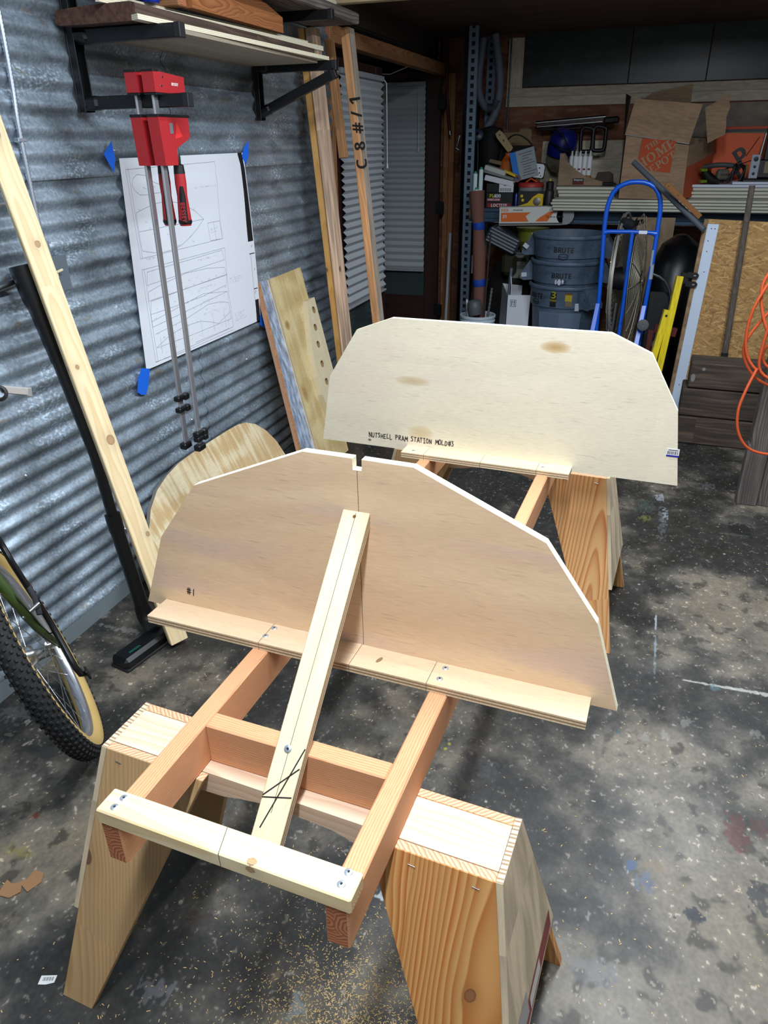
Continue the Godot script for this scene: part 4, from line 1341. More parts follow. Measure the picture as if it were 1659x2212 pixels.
	var amber := tmat(wood(512, 96, 0.8, 0.13, 139, Color(0.7, 0.45, 0.26), Color(0.5, 0.28, 0.14), {"ring": 0.006, "pith": Vector2(0.04, 0.015), "wob": 0.02, "slope": 0.02, "amt": 0.8}), 0.8, 0.13, 0.8, Vector2(0.3, 0))
	single("curved_beam_offcut", "amber timber offcut with a curved top edge standing on the plywood strips", "timber", b.mesh([amber, amber]), Transform3D(Basis(Vector3(0, 0, -1), Vector3.UP, Vector3(1, 0, 0)), Vector3(0.268, 2.074, 0)))
	b = MB.new()
	b.box(Vector3(0.20, 2.12, -2.6), Vector3(0.1, 0.09, 0.05), 0.003)
	single("timber_block", "small brown timber block beside the amber offcut on the rack", "timber", b.mesh(M.dim))
	b = MB.new()
	b.lathe([Vector2(0, 0), Vector2(0.028, 0), Vector2(0.03, 0.004), Vector2(0.03, 0.022), Vector2(0.027, 0.026), Vector2(0, 0.026)], Transform3D(Basis(), Vector3(0.19, 2.074, -2.5)), 20)
	single("blue_lid", "small blue plastic lid on the plywood strips of the rack", "lid", b.mesh([mat(Color(0.03, 0.15, 0.6), 0.4)]))
	# upper tier
	var grey := tmat(wood(512, 96, 1.4, 0.28, 141, Color(0.5, 0.47, 0.44), Color(0.3, 0.27, 0.25), {"ring": 0.012, "pith": Vector2(0.1, 0.1), "patch": 0.35, "knots": [[1.3, 0.2, 0.02]], "knot": Color(0.15, 0.13, 0.12)}), 1.4, 0.28, 0.9)
	b = MB.new()
	b.box(Vector3(0.22, 2.199, -3.05), Vector3(0.28, 0.046, 1.94), 0.006)
	single("rough_plank", "weathered grey plank on the upper rack arms", "plank", b.mesh([grey, grey]))
	b = MB.new()
	b.box(Vector3(0.21, 2.234, -3.0), Vector3(0.24, 0.022, 1.6), 0.001, 1, 1)
	single("plywood_strip", "plywood strip on the weathered plank of the upper rack arms", "plywood", b.mesh([M.mould_three, M.ply_edge_pale]), Transform3D(), "plywood strips on the rack")

func clamps() -> void:
	var blk = M.black
	var words := ["red parallel clamp hung on the rack arm, the one nearer the wall", "red parallel clamp hung on the rack arm, the one farther from the wall"]
	for i in 2:
		var x: float = [0.245, 0.308][i]
		# local axes: x across, y up, z away from the arm's front towards the camera
		var t := thing("bar_clamp", words[i], "clamp", Transform3D(Basis(Vector3(0, 0, 1), -0.006), Vector3(x, 0, -2.262)), "red parallel clamps")
		var b := MB.new()
		b.box(Vector3(0, 1.21, 0), Vector3(0.0095, 1.2, 0.027), 0.003, 0, 0)
		part("bar", b.mesh([mat(Color(0.78, 0.79, 0.82), 0.26, 0.8)]), t)
		# fixed jaw above the arm: a red case between black plates
		b = MB.new()
		var o := PackedVector2Array([Vector2(-0.024, 1.803), Vector2(-0.024, 1.862), Vector2(0.145, 1.852), Vector2(0.145, 1.803)])
		b.slab(o, -0.0215, 0.0215, 0, 0)
		var jw := part("fixed_jaw", b.mesh([M.red]), t, Transform3D(Basis(Vector3(0, 0, -1), Vector3.UP, Vector3(1, 0, 0)), Vector3.ZERO))
		b = MB.new()
		b.box(Vector3(0.06, 1.799, 0), Vector3(0.165, 0.007, 0.046), 0.001, 0, 0)
		b.box(Vector3(-0.012, 1.862, 0), Vector3(0.028, 0.006, 0.046), 0.001, 0, 0)
		part("jaw_pad", b.mesh([blk]), jw)
		for k in [[0.022, 1.846], [0.012, 1.822]]:
			b = MB.new()
			b.lathe([Vector2(0, 0.002), Vector2(0.0035, 0.0015), Vector2(0.004, 0)], Transform3D(Basis(Vector3.RIGHT, PI / 2), Vector3(k[0], k[1], 0.0215)), 10)
			part("rivet", b.mesh([M.chrome]), jw)
		text("BESSEY", 0.008, M.white, jw, Transform3D(Basis(), Vector3(0.088, 1.829, 0.0217)))
		# sliding jaw below the arm
		b = MB.new()
		o = PackedVector2Array([Vector2(-0.026, 1.735), Vector2(-0.016, 1.595), Vector2(0.055, 1.595), Vector2(0.06, 1.645), Vector2(0.135, 1.672), Vector2(0.145, 1.682), Vector2(0.145, 1.735)])
		b.slab(o, -0.0205, 0.0205, 0, 0)
		var sj := part("sliding_jaw", b.mesh([M.red]), t, Transform3D(Basis(Vector3(0, 0, -1), Vector3.UP, Vector3(1, 0, 0)), Vector3.ZERO))
		b = MB.new()
		b.box(Vector3(0.062, 1.739, 0), Vector3(0.18, 0.008, 0.044), 0.001, 0, 0)
		part("jaw_pad", b.mesh([blk]), sj)
		b = MB.new()
		b.box(Vector3(0.04, 1.703, 0.021), Vector3(0.018, 0.03, 0.0008), 0.0, 0, 0)
		part("silver_label", b.mesh([M.zinc]), sj)
		b = MB.new()
		b.flat(0, [Vector3(0.055, 1.672, 0.0209), Vector3(0.10, 1.680, 0.0209), Vector3(0.072, 1.722, 0.0209)], Vector3(0, 0, 1), Vector3.RIGHT, Vector3.UP)
		part("triangle_mark", b.mesh([mat(Color(0.86, 0.2, 0.2), 0.4)]), sj)
		# black print down the edge that faces the camera
		b = MB.new()
		var g := RandomNumberGenerator.new()
		g.seed = 12
		var y := 1.705
		while y > 1.655:
			var hh := g.randf_range(0.001, 0.0028)
			b.box(Vector3(-0.0235 + (1.735 - y) * 0.07, y, -0.004), Vector3(0.0008, hh, 0.017), 0.0, 0, 0)
			y -= hh + g.randf_range(0.001, 0.002)
		part("barcode", b.mesh([M.ink]), sj)
		text("KREV100", 0.012, M.ink, sj, axes(Vector3(-0.0204, 1.678, 0.0115), Vector3(-0.07, 1, 0), Vector3(0, 0, -1)))
		# spindle and two-colour handle under the jaw
		b = MB.new()
		var sp := [Vector3(0, 1.66, -0.088), Vector3(0, 1.59, -0.086)]
		b.tube(sp, 0.0062, 10)
		part("spindle", b.mesh([M.steel]), t)
		b = MB.new()
		b.lathe([Vector2(0.008, 0), Vector2(0.010, -0.01), Vector2(0.009, -0.03), Vector2(0.017, -0.034), Vector2(0.019, -0.06)], Transform3D(Basis(), Vector3(0, 1.628, -0.086)), 16)
		b.lathe([Vector2(0.0185, -0.0), Vector2(0.0195, -0.03), Vector2(0.0175, -0.07), Vector2(0.0205, -0.115), Vector2(0.0225, -0.15), Vector2(0.019, -0.165), Vector2(0, -0.166)], Transform3D(Basis(), Vector3(0, 1.568, -0.086)), 16, 1)
		var hd := part("handle", b.mesh([blk, M.red]), t)
		b = MB.new()
		for s in [0.6, -2.4]:
			var gp := []
			for k in [[0.0205, 1.53], [0.0185, 1.495], [0.021, 1.45], [0.0232, 1.415]]:
				gp.append(Vector3(sin(s) * (k[0] - 0.008), k[1], -0.086 + cos(s) * (k[0] - 0.008)))
			b.tube(gp, [0.008, 0.0115, 0.0115, 0.012], 12)
		b.lathe([Vector2(0.0232, 0.012), Vector2(0.0235, 0.004), Vector2(0.018, -0.006), Vector2(0, -0.007)], Transform3D(Basis(), Vector3(0, 1.41, -0.086)), 16)
		part("grip", b.mesh([blk]), hd)
		if i == 1:
			text("BESSEY", 0.0135, M.red, hd, axes(Vector3(0.0125, 1.448, -0.063), Vector3(0, -1, 0), Vector3(1, 0, -0.55)))
		# two sliding clips and the end stop
		var ys: Array = [[0.80, 0.755], [0.664, 0.644]][i]
		for q in ys:
			b = MB.new()
			b.box(Vector3(0.004, q, 0.004), Vector3(0.026, 0.02, 0.055), 0.004, 0, 0)
			b.box(Vector3(0.012, q, -0.02), Vector3(0.024, 0.026, 0.026), 0.005, 0, 0)
			part("bar_clip", b.mesh([blk]), t)
		b = MB.new()
		b.box(Vector3(0.0, 0.607, 0.004), Vector3(0.03, 0.026, 0.048), 0.005, 0, 0)
		part("end_stop", b.mesh([blk]), t)

# ---------------------------------------------------------------- timber and sheets leaning on the left wall
func leaning_bar(called: String, label: String, cat: String, a: Vector3, c: Vector3, w: float, d: float, side: Vector3, mats: Array, off := Vector2.ZERO, group := "") -> MeshInstance3D:
	var b := MB.new()
	b.uo = off
	var y := (c - a).normalized()
	var x := (side - y * side.dot(y)).normalized()
	b.obox(Transform3D(Basis(x, y, x.cross(y)), (a + c) / 2), Vector3(w, a.distance_to(c), d), 0.003)
	return single(called, label, cat, b.mesh(mats), Transform3D(), group)

func leaning_things() -> void:
	# the pale stud at the left, foot on the floor, head against the wall
	leaning_bar("softwood_stud", "pale knotty softwood stud leaning on the iron wall beside the black wand", "timber", Vector3(0.408, 0.018, -1.813), Vector3(0.028, 1.8, -1.845), 0.066, 0.036, Vector3(0.55, 0.12, -0.83), M.pale, Vector2(0.35, 0.01))
	var amber := wood(640, 96, 2.0, 0.1, 151, Color(0.84, 0.65, 0.38), Color(0.74, 0.52, 0.26), {"ring": 0.007, "pith": Vector2(0.05, 0.05), "amt": 0.6, "knots": [[0.55, 0.02, 0.012], [1.1, 0.03, 0.01], [1.4, 0.02, 0.009]], "knot": Color(0.45, 0.27, 0.12)})
	var am := tmat(amber, 2.0, 0.1, 0.75)
	leaning_bar("leaning_timber", "yellow timber leaning beside the doorway, nearest the wall", "timber", Vector3(0.244, 0.01, -4.0), Vector3(0.07, 2.17, -4.0), 0.036, 0.089, Vector3.RIGHT, [am, am], Vector2(0.1, 0.0))
	var drift := tmat(wood(640, 96, 2.0, 0.1, 153, Color(0.82, 0.71, 0.61), Color(0.66, 0.52, 0.42), {"ring": 0.01, "pith": Vector2(0.05, 0.04), "amt": 0.6, "patch": 0.25, "knots": [[0.7, 0.03, 0.016], [1.3, 0.05, 0.012]], "knot": Color(0.35, 0.24, 0.17)}), 2.0, 0.1, 0.8)
	leaning_bar("leaning_timber", "grey and pink timber leaning against the yellow one", "timber", Vector3(0.286, 0.01, -3.995), Vector3(0.116, 2.17, -3.995), 0.04, 0.095, Vector3.RIGHT, [drift, drift], Vector2(0.3, 0.02))
	var stained := tmat(wood(640, 96, 2.2, 0.1, 155, Color(0.8, 0.6, 0.42), Color(0.66, 0.44, 0.27), {"ring": 0.008, "pith": Vector2(0.05, 0.04), "amt": 0.6, "patch": 0.2}), 2.2, 0.1, 0.8)
	var side_grey := tmat(wood(640, 96, 2.2, 0.1, 157, Color(0.66, 0.61, 0.55), Color(0.52, 0.47, 0.42), {"ring": 0.009, "pith": Vector2(0.05, 0.03), "amt": 0.6, "patch": 0.2}), 2.2, 0.1, 0.8)
	var lt := thing("leaning_timber", "orange timber with black stencilled numbers leaning alone by the doorway", "timber")
	var a := Vector3(0.478, 0.01, -4.085)
	var c := Vector3(0.268, 2.172, -4.085)
	var y := (c - a).normalized()
	var x := (Vector3.RIGHT - y * y.x).normalized()
	var b := MB.new()
	b.obox(Transform3D(Basis(x, y, x.cross(y)), (a + c) / 2), Vector3(0.044, a.distance_to(c), 0.086), 0.003, 0, 0)
	part("board", b.mesh([stained]), lt)
	b = MB.new()
	b.obox(Transform3D(Basis(x, y, x.cross(y)), (a + c) / 2 + x * 0.0223), Vector3(0.001, a.distance_to(c) - 0.006, 0.08), 0.0, 0, 0)
	part("weathered_face", b.mesh([side_grey]), lt)
	var f0 := a + y * 1.55 + Vector3(0, 0, 0.0436)
	for k in [["C", 0.0], ["8", 0.085], ["#", 0.17], ["/", 0.235], ["1", 0.3]]:
		text(k[0], 0.06, M.ink, lt, axes(f0 + y * k[1] + x * 0.018, y, -x), "stencil_mark")
	leaning_bar("jamb_offcut", "short orange stud with mill stamps fixed behind the leaning pair", "timber", Vector3(0.16, 1.58, -4.25), Vector3(0.10, 2.15, -4.25), 0.04, 0.05, Vector3.RIGHT, [stained, stained], Vector2(0.5, 0.0))
	# sheets: local x towards the camera along the wall, y up the slope, z into the wall
	var at := axes(Vector3(0.3, 0, -3.78), Vector3(0, 0, 1), Vector3(-0.28, 1.03, -0.08))
	var cdx := tmat(veneer(384, 512, 0.45, 1.2, 161, [Color(0.74, 0.64, 0.44), Color(0.83, 0.75, 0.56)], {"stretch": 0.12, "freq": 1.6, "edge": 2.2, "marks": [[0.30, 0.45, 0.03, 0.06, Color(0.62, 0.47, 0.28), 0.8], [0.26, 0.82, 0.03, 0.03, Color(0.55, 0.4, 0.22), 0.8]]}), 0.45, 1.2, 0.75)
	cdx.uv1_scale = Vector3(1.0 / 0.45, 1.0 / 1.2, 1)
	b = MB.new()
	b.slab(PackedVector2Array([Vector2(-0.004, 0.0), Vector2(0.372, 0.0), Vector2(0.294, 1.066), Vector2(-0.087, 1.074)]), -0.012, 0.004, 0, 1)
	single("plywood_sheet", "tall plywood sheet with brown figure leaning on the wall past the plan", "plywood", b.mesh([cdx, M.ply_edge]), at)
	var tin := mat(Color(0.86, 0.9, 0.96), 0.4, 0.25)
	tin.albedo_texture = tex(mottle(128, 512, 163, [Color(0.55, 0.57, 0.6), Color(0.95, 0.97, 1.0), Color(0.75, 0.8, 0.85)], 0.02, 0.2, 0.01, 0.5))
	tin.uv1_scale = Vector3(5, 1, 1)
	var mt := thing("metal_faced_board", "narrow timber board faced with dull sheet metal leaning behind the plywood", "board", at)
	b = MB.new()
	b.slab(PackedVector2Array([Vector2(0.30, 0.0), Vector2(0.55, 0.0), Vector2(0.397, 1.072), Vector2(0.20, 1.07)]), 0.006, 0.024, 0, 1)
	part("board", b.mesh([M.dim[0], mat(Color(0.72, 0.55, 0.44), 0.85)]), mt)
	b = MB.new()
	b.slab(PackedVector2Array([Vector2(0.30, 0.0), Vector2(0.525, 0.0), Vector2(0.372, 1.071), Vector2(0.20, 1.069)]), 0.0042, 0.0058, 0, 0)
	part("metal_sheet", b.mesh([tin]), mt)
	# the thick shaped piece with holes, cut out of plywood
	var hp := PackedVector2Array([Vector2(0.015, 0.897), Vector2(-0.082, 0.9), Vector2(-0.051, 0.48), Vector2(-0.034, 0.25), Vector2(0.14, 0.25), Vector2(0.155, 0.321), Vector2(0.173, 0.40), Vector2(0.166, 0.5), Vector2(0.148, 0.58), Vector2(0.106, 0.71), Vector2(0.062, 0.8)])
	var ft := thing("holed_form", "thick plywood form with a row of five finger holes leaning on the plywood sheet", "wooden form", at)
	var cp := CSGPolygon3D.new()
	cp.name = "form_body"
	cp.polygon = hp
	cp.depth = 0.032
	cp.material = tmat(veneer(192, 512, 0.3, 1.0, 167, [Color(0.8, 0.74, 0.6), Color(0.86, 0.81, 0.68)], {"stretch": 0.12, "freq": 2.0}), 0.3, 1.0, 0.75)
	cp.position = Vector3(0, 0, -0.0125)
	for k in [[-0.03, 0.837], [0.014, 0.747], [0.041, 0.656], [0.064, 0.549], [0.074, 0.448]]:
		var cy := CSGCylinder3D.new()
		cy.name = "finger_hole"
		cy.radius = 0.0195
		cy.height = 0.03
		cy.sides = 20
		cy.operation = CSGShape3D.OPERATION_SUBTRACTION
		cy.rotation.x = PI / 2
		cy.position = Vector3(k[0], k[1], -0.03)
		cy.material = mat(Color(0.6, 0.5, 0.36), 0.85)
		cp.add_child(cy, true)
	ft.add_child(cp)
	# the round-shouldered transom of sheathing ply
	var tp := PackedVector2Array([Vector2(-0.09, 0.0), Vector2(-0.105, 0.09), Vector2(-0.088, 0.18), Vector2(-0.024, 0.285), Vector2(0.074, 0.38), Vector2(0.159, 0.428), Vector2(0.25, 0.455), Vector2(0.357, 0.472), Vector2(0.486, 0.475), Vector2(0.622, 0.474), Vector2(0.771, 0.472), Vector2(0.87, 0.468), Vector2(0.937, 0.455), Vector2(1.01, 0.42), Vector2(1.069, 0.361), Vector2(1.11, 0.285), Vector2(1.125, 0.2), Vector2(1.11, 0.1), Vector2(1.05, 0.0)])
	b = MB.new()
	b.slab(tp, -0.02, 0.0, 0, 1, true)
	var sheath := tmat(veneer(512, 256, 1.25, 0.5, 171, [Color(0.76, 0.64, 0.46), Color(0.86, 0.8, 0.66)], {"stretch": 0.09, "freq": 2.4, "edge": 2.6}), 1.25, 0.5, 0.75)
	single("transom", "round-shouldered plywood transom with bold brown grain leaning on the wall behind the front mould", "plywood", b.mesh([sheath, tmat(plies(5, Color(0.6, 0.57, 0.54), Color(0.45, 0.42, 0.4), 173), 0.3, 0.02, 0.85)]), axes(Vector3(0.26, 0, -2.1), Vector3(0, 0, -1), Vector3(-0.2, 0.42, 0)))
	# floor wand of a dust extractor
	var t := thing("vacuum_wand", "black vacuum cleaner wand with a floor nozzle leaning behind the pale stud", "vacuum wand")
	b = MB.new()
	var top := Vector3(0.062, 1.335, -1.82)
	var foot := Vector3(0.252, 0.085, -1.843)
	var bend := Vector3(0.172, 0.72, -1.845)
	var knee := Vector3(0.2, 0.44, -1.845)
	var d := (bend - top).normalized()
	b.tube([top, top + d * 0.1, top + d * 0.13, top + d * 0.16, top + d * 0.3], [0.034, 0.032, 0.026, 0.025, 0.021], 18)
	part("cuff", b.mesh([mat(Color(0.022, 0.024, 0.035), 0.38)]), t)
	b = MB.new()
	var L := top.distance_to(foot)
	b.tube([top + d * 0.28, bend, knee], 0.0185, 16)
	b.tube([bend.lerp(knee, 0.8), knee, knee.lerp(foot, 0.05), knee.lerp(foot, 0.9)], [0.027, 0.027, 0.0245, 0.025], 16)
	part("tube", b.mesh([M.black]), t)
	b = MB.new()
	b.tube(smooth([knee.lerp(foot, 0.85), foot, Vector3(0.275, 0.055, -1.835), Vector3(0.31, 0.04, -1.81)], 10), [0.024, 0.026, 0.028, 0.03, 0.031, 0.032, 0.032, 0.031, 0.03, 0.028, 0.026], 16)
	part("elbow", b.mesh([M.black]), t)
	var nz := axes(Vector3(0.3135, 0.0, -1.748), Vector3(0.19, 0, -1).normalized(), Vector3.UP)
	b = MB.new()
	b.obox(nz * Transform3D(Basis(), Vector3(0, 0.027, 0)), Vector3(0.255, 0.046, 0.082), 0.012, 0, 0)
	var nb := part("nozzle", b.mesh([mat(Color(0.02, 0.022, 0.03), 0.35)]), t)
	text("FESTOOL", 0.0085, mat(Color(0.05, 0.42, 0.33), 0.6), nb, nz * Transform3D(Basis(Vector3(-1, 0, 0), Vector3(0, 0.0, 1), Vector3(0, 1, 0)) * Basis(), Vector3(-0.06, 0.0502, 0.012)).rotated_local(Vector3(0, 0, 1), PI))
	b = MB.new()
	b.obox(nz * Transform3D(Basis(), Vector3(0, 0.006, 0)), Vector3(0.26, 0.012, 0.088), 0.004, 0, 0)
	part("sole", b.mesh([M.rubber]), nb)

# ---------------------------------------------------------------- bicycle at the left edge, its front wheel turned towards the wall
func bike_wheel(parent: Node, at: Transform3D) -> void:
	var tan_wall := mat(Color(0.72, 0.6, 0.36), 0.75)
	var prof_t := []
	var prof_l := []
	var prof_r := []
	for i in 25:
		var f := deg_to_rad(-150.0 + 300.0 * i / 24.0)
		var v := Vector2(0.316 + 0.031 * cos(f), 0.031 * sin(f))
		if i <= 6:
			prof_l.append(v)
		if i >= 6 and i <= 18:
			prof_t.append(v)
		if i >= 18:
			prof_r.append(v)
	var b := MB.new()
	b.lathe(prof_t, Transform3D(), 72)
	var tyre := part("tyre", b.mesh([M.rubber]), parent, at, "black knobbly tyre")
	b = MB.new()
	b.lathe(prof_l, Transform3D(), 72)
	b.lathe(prof_r, Transform3D(), 72)
	part("tan_sidewall", b.mesh([tan_wall]), tyre)
	var kb := MB.new()
	kb.box(Vector3(0.0012, 0, 0), Vector3(0.0055, 0.0075, 0.0092), 0.0012, 0, 0)
	var mm := MultiMesh.new()
	mm.transform_format = MultiMesh.TRANSFORM_3D
	mm.mesh = kb.mesh([mat(Color(0.075, 0.075, 0.08), 0.75)])
	var xs := []
	for i in 88:
		for j in 7:
			var f := deg_to_rad(-63.0 + 21.0 * j)
			var th := TAU * (i + 0.5 * (j % 2)) / 88.0
			var o := Vector3(cos(th), 0, sin(th))
			var nn := o * cos(f) + Vector3.UP * sin(f)
			var p := o * (0.316 + 0.0325 * cos(f)) + Vector3.UP * 0.0325 * sin(f)
			var tg := Vector3(-sin(th), 0, cos(th))
			xs.append(Transform3D(Basis(nn, tg.cross(nn), tg), p))
	mm.instance_count = xs.size()
	for i in xs.size():
		mm.set_instance_transform(i, xs[i])
	var mi := MultiMeshInstance3D.new()
	mi.name = "tread_knobs"
	mi.multimesh = mm
	mi.set_meta("kind", "stuff")
	tyre.add_child(mi, true)
	b = MB.new()
	b.lathe([Vector2(0.300, 0.016), Vector2(0.286, 0.0155), Vector2(0.277, 0.012), Vector2(0.272, 0.0), Vector2(0.277, -0.012), Vector2(0.286, -0.0155), Vector2(0.300, -0.016)], Transform3D(), 72)
	part("rim", b.mesh([mat(Color(0.78, 0.79, 0.82), 0.32, 0.9)]), parent, at)
	b = MB.new()
	b.lathe([Vector2(0, 0.048), Vector2(0.012, 0.048), Vector2(0.014, 0.037), Vector2(0.034, 0.036), Vector2(0.036, 0.031), Vector2(0.03, 0.026), Vector2(0.027, 0.0), Vector2(0.03, -0.026), Vector2(0.036, -0.031), Vector2(0.034, -0.036), Vector2(0.014, -0.037), Vector2(0.012, -0.048), Vector2(0, -0.048)], Transform3D(), 28)
	part("hub", b.mesh([mat(Color(0.86, 0.86, 0.87), 0.2, 1.0)]), parent, at)
	for i in 32:
		var sd := 1.0 if i % 2 == 0 else -1.0
		var th := TAU * i / 32.0
		var off := (1.0 if (i / 2) % 2 == 0 else -1.0) * 1.15
		var p0 := Vector3(cos(th + off) * 0.033, 0.0335 * sd, sin(th + off) * 0.033)
		var p1 := Vector3(cos(th) * 0.2745, 0.003 * sd, sin(th) * 0.2745)
		b = MB.new()
		b.tube([p0, p1], 0.00115, 5)
		part("spoke", b.mesh([M.chrome]), parent, at)

func bicycle() -> void:
	var c := Vector3(0.339, 0.349, -1.275)
	var n := Vector3(0.642, 0.278, -0.7146)
	var a := Vector3(-0.7438, 0, -0.6684)
	var u := Vector3(-0.1857, 0.9606, 0.2067)
	var t := thing("bicycle", "green bicycle with a knobbly tan-walled front wheel turned to the wall at the left edge", "bicycle")
	bike_wheel(t, Transform3D(Basis(a, n, a.cross(n)), c))
	var at := func(o: float, x: float, y: float) -> Vector3:
		return c + n * o + a * x + u * y
	var green := mat(Color(0.17, 0.25, 0.07), 0.3)
	green.clearcoat_enabled = true
	green.clearcoat = 0.5
	var crown: Vector3 = at.call(0.0, -0.10, 0.40)
	for s in [1.0, -1.0]:
		var b := MB.new()
		b.tube(smooth([at.call(0.058 * s, -0.015, 0.0), at.call(0.06 * s, -0.06, 0.05), at.call(0.06 * s, -0.11, 0.13), at.call(0.058 * s, -0.135, 0.24), at.call(0.05 * s, -0.12, 0.34), at.call(0.035 * s, -0.10, 0.40)], 20), [0.008, 0.009, 0.0095, 0.01, 0.0105, 0.011, 0.0115, 0.012, 0.0125, 0.013, 0.0135, 0.014, 0.014, 0.0145, 0.0145, 0.015, 0.015, 0.015, 0.015, 0.015, 0.015], 14)
		part("fork_blade", b.mesh([green]), t)
		b = MB.new()
		b.obox(Transform3D(Basis(a, u, n), at.call(0.056 * s, -0.006, 0.0)), Vector3(0.024, 0.034, 0.006), 0.002, 0, 0)
		part("dropout", b.mesh([green]), t)
		b = MB.new()
		b.lathe([Vector2(0, 0.014), Vector2(0.009, 0.012), Vector2(0.010, 0.0)], Transform3D(Basis(a, n * s, a.cross(n) * s), at.call(0.06 * s, 0.0, 0.0)), 12)
		part("axle_nut", b.mesh([M.chrome]), t)
	# steerer, head and frame tubes (out of the picture), bars with the brake lever that pokes in
	var top := Vector3(0.30, 1.02, -1.10)
	var b := MB.new()
	b.tube([crown, crown.lerp(top, 0.85)], 0.018, 14)
	part("head_tube", b.mesh([green]), t)
	for k in [[0.25, Vector3(0.36, 0.32, -0.55)], [0.7, Vector3(0.33, 0.80, -0.42)]]:
		b = MB.new()
		b.tube([crown.lerp(top, k[0]), k[1]], 0.016, 12)
		part("frame_tube", b.mesh([green]), t)
	b = MB.new()
	b.tube([Vector3(0.36, 0.32, -0.55), Vector3(0.32, 0.95, -0.4)], 0.015, 12)
	part("seat_tube", b.mesh([green]), t)
	for s in [-0.05, 0.05]:
		b = MB.new()
		b.tube([Vector3(0.36 + s * 0.5, 0.32, -0.55), Vector3(0.36 + s, 0.345, -0.16)], 0.009, 10)
		part("chain_stay", b.mesh([green]), t)
	bike_wheel(t, Transform3D(Basis(Vector3(0, 0, 1), Vector3(0.97, 0.24, 0).normalized(), Vector3(0, 0, 1).cross(Vector3(0.97, 0.24, 0).normalized())), Vector3(0.36, 0.345, -0.14)))
	b = MB.new()
	b.tube(smooth([top.lerp(crown, 0.1), top, Vector3(0.33, 1.08, -1.12), Vector3(0.335, 1.10, -1.2), Vector3(0.335, 1.10, -1.362)], 16), 0.0125, 12)
	part("handlebar", b.mesh([M.black]), t)
	b = MB.new()
	b.lathe([Vector2(0.0105, 0.0), Vector2(0.0195, 0.001), Vector2(0.021, 0.006), Vector2(0.021, 0.03), Vector2(0.0165, 0.034)], Transform3D(Basis(Vector3(0.6, 0, -0.5).normalized(), Vector3(0.55, 0.3, 0.75).normalized(), Vector3.UP).orthonormalized(), Vector3(0.343, 1.095, -1.372)), 20)
	part("bar_end", b.mesh([mat(Color(0.12, 0.12, 0.12), 0.6)]), t)
	b = MB.new()
	b.plate(Vector3(0.35, 1.094, -1.376), Vector3(0.35, 1.063, -1.455), Vector3(0.35, 1.083, -1.463), Vector3(0.35, 1.116, -1.372), Vector3(-0.01, 0.002, 0.0), 0.003, 0, 0)
	b.plate(Vector3(0.35, 1.063, -1.452), Vector3(0.342, 1.052, -1.476), Vector3(0.342, 1.078, -1.48), Vector3(0.35, 1.086, -1.455), Vector3(-0.01, 0.0, 0.0), 0.002, 0, 0)
	part("brake_lever", b.mesh([mat(Color(0.8, 0.79, 0.78), 0.4, 0.6)]), t)
	# rack stay: black tube down the outside of the wheel, its foot turned out, and the strap that ties it to the fork
	b = MB.new()
	b.tube(smooth([at.call(0.085, 0.03, 0.44), at.call(0.085, 0.017, 0.352), at.call(0.085, -0.014, 0.3), at.call(0.085, -0.037, 0.221), at.call(0.085, -0.066, 0.117), at.call(0.085, -0.11, 0.05), at.call(0.085, -0.15, 0.0), at.call(0.088, -0.165, -0.03), at.call(0.10, -0.155, -0.045)], 24), 0.0085, 12)
	part("rack_stay", b.mesh([mat(Color(0.03, 0.032, 0.045), 0.25)]), t)
	b = MB.new()
	b.obox(Transform3D(Basis(a, u, n), at.call(0.103, -0.158, -0.042)), Vector3(0.03, 0.03, 0.006), 0.0015, 0, 0)
	part("stay_foot", b.mesh([M.black]), t)
	b = MB.new()
	b.tube([at.call(0.088, -0.03, 0.228), at.call(0.09, -0.075, 0.20), at.call(0.088, -0.14, 0.185)], 0.0075, 8, 0, false, true, 0.35)
	part("stay_strap", b.mesh([mat(Color(0.1, 0.1, 0.12), 0.5)]), t)
	b = MB.new()
	b.tube([at.call(0.05, -0.14, 0.2), at.call(0.10, -0.12, 0.205)], 0.006, 10)
	part("stay_bolt", b.mesh([M.steel]), t)
	b = MB.new()
	b.tube(smooth([at.call(0.062, -0.13, 0.30), at.call(0.072, -0.15, 0.22), at.call(0.07, -0.10, 0.1), at.call(0.085, -0.07, 0.07), at.call(0.075, -0.06, 0.0), at.call(0.07, -0.08, -0.05)], 24), 0.0022, 6)
	part("lamp_wire", b.mesh([M.black]), t)

# ---------------------------------------------------------------- steel shelving along the back wall and what stands on it
func bxm(size: Vector3, m: Material, c := 0.002, at := Vector3.ZERO) -> ArrayMesh:
	var b := MB.new()
	b.box(at, size, c, 0, 0)
	return b.mesh([m])

func tub(path: Array, r, m: Material, seg := 10, flat := 1.0) -> ArrayMesh:
	var b := MB.new()
	b.tube(path, r, seg, 0, false, true, flat)
	return b.mesh([m])

func lat(prof: Array, m: Material, at := Transform3D(), seg := 20) -> ArrayMesh:
	var b := MB.new()
	b.lathe(prof, at, seg)
	return b.mesh([m])

func slabm(pts: Array, z0: float, z1: float, m: Material, m2: Material = null, soft := false) -> ArrayMesh:
	var o := PackedVector2Array()
	for i in range(0, pts.size(), 2):
		o.append(Vector2(pts[i], pts[i + 1]))
	var b := MB.new()
	b.slab(o, z0, z1, 0, 1, soft)
	return b.mesh([m, m2 if m2 else m])

func pos(x: float, y: float, z: float, yaw := 0.0, roll := 0.0, pitch := 0.0) -> Transform3D:
	return Transform3D(Basis.from_euler(Vector3(deg_to_rad(pitch), deg_to_rad(yaw), deg_to_rad(roll))), Vector3(x, y, z))

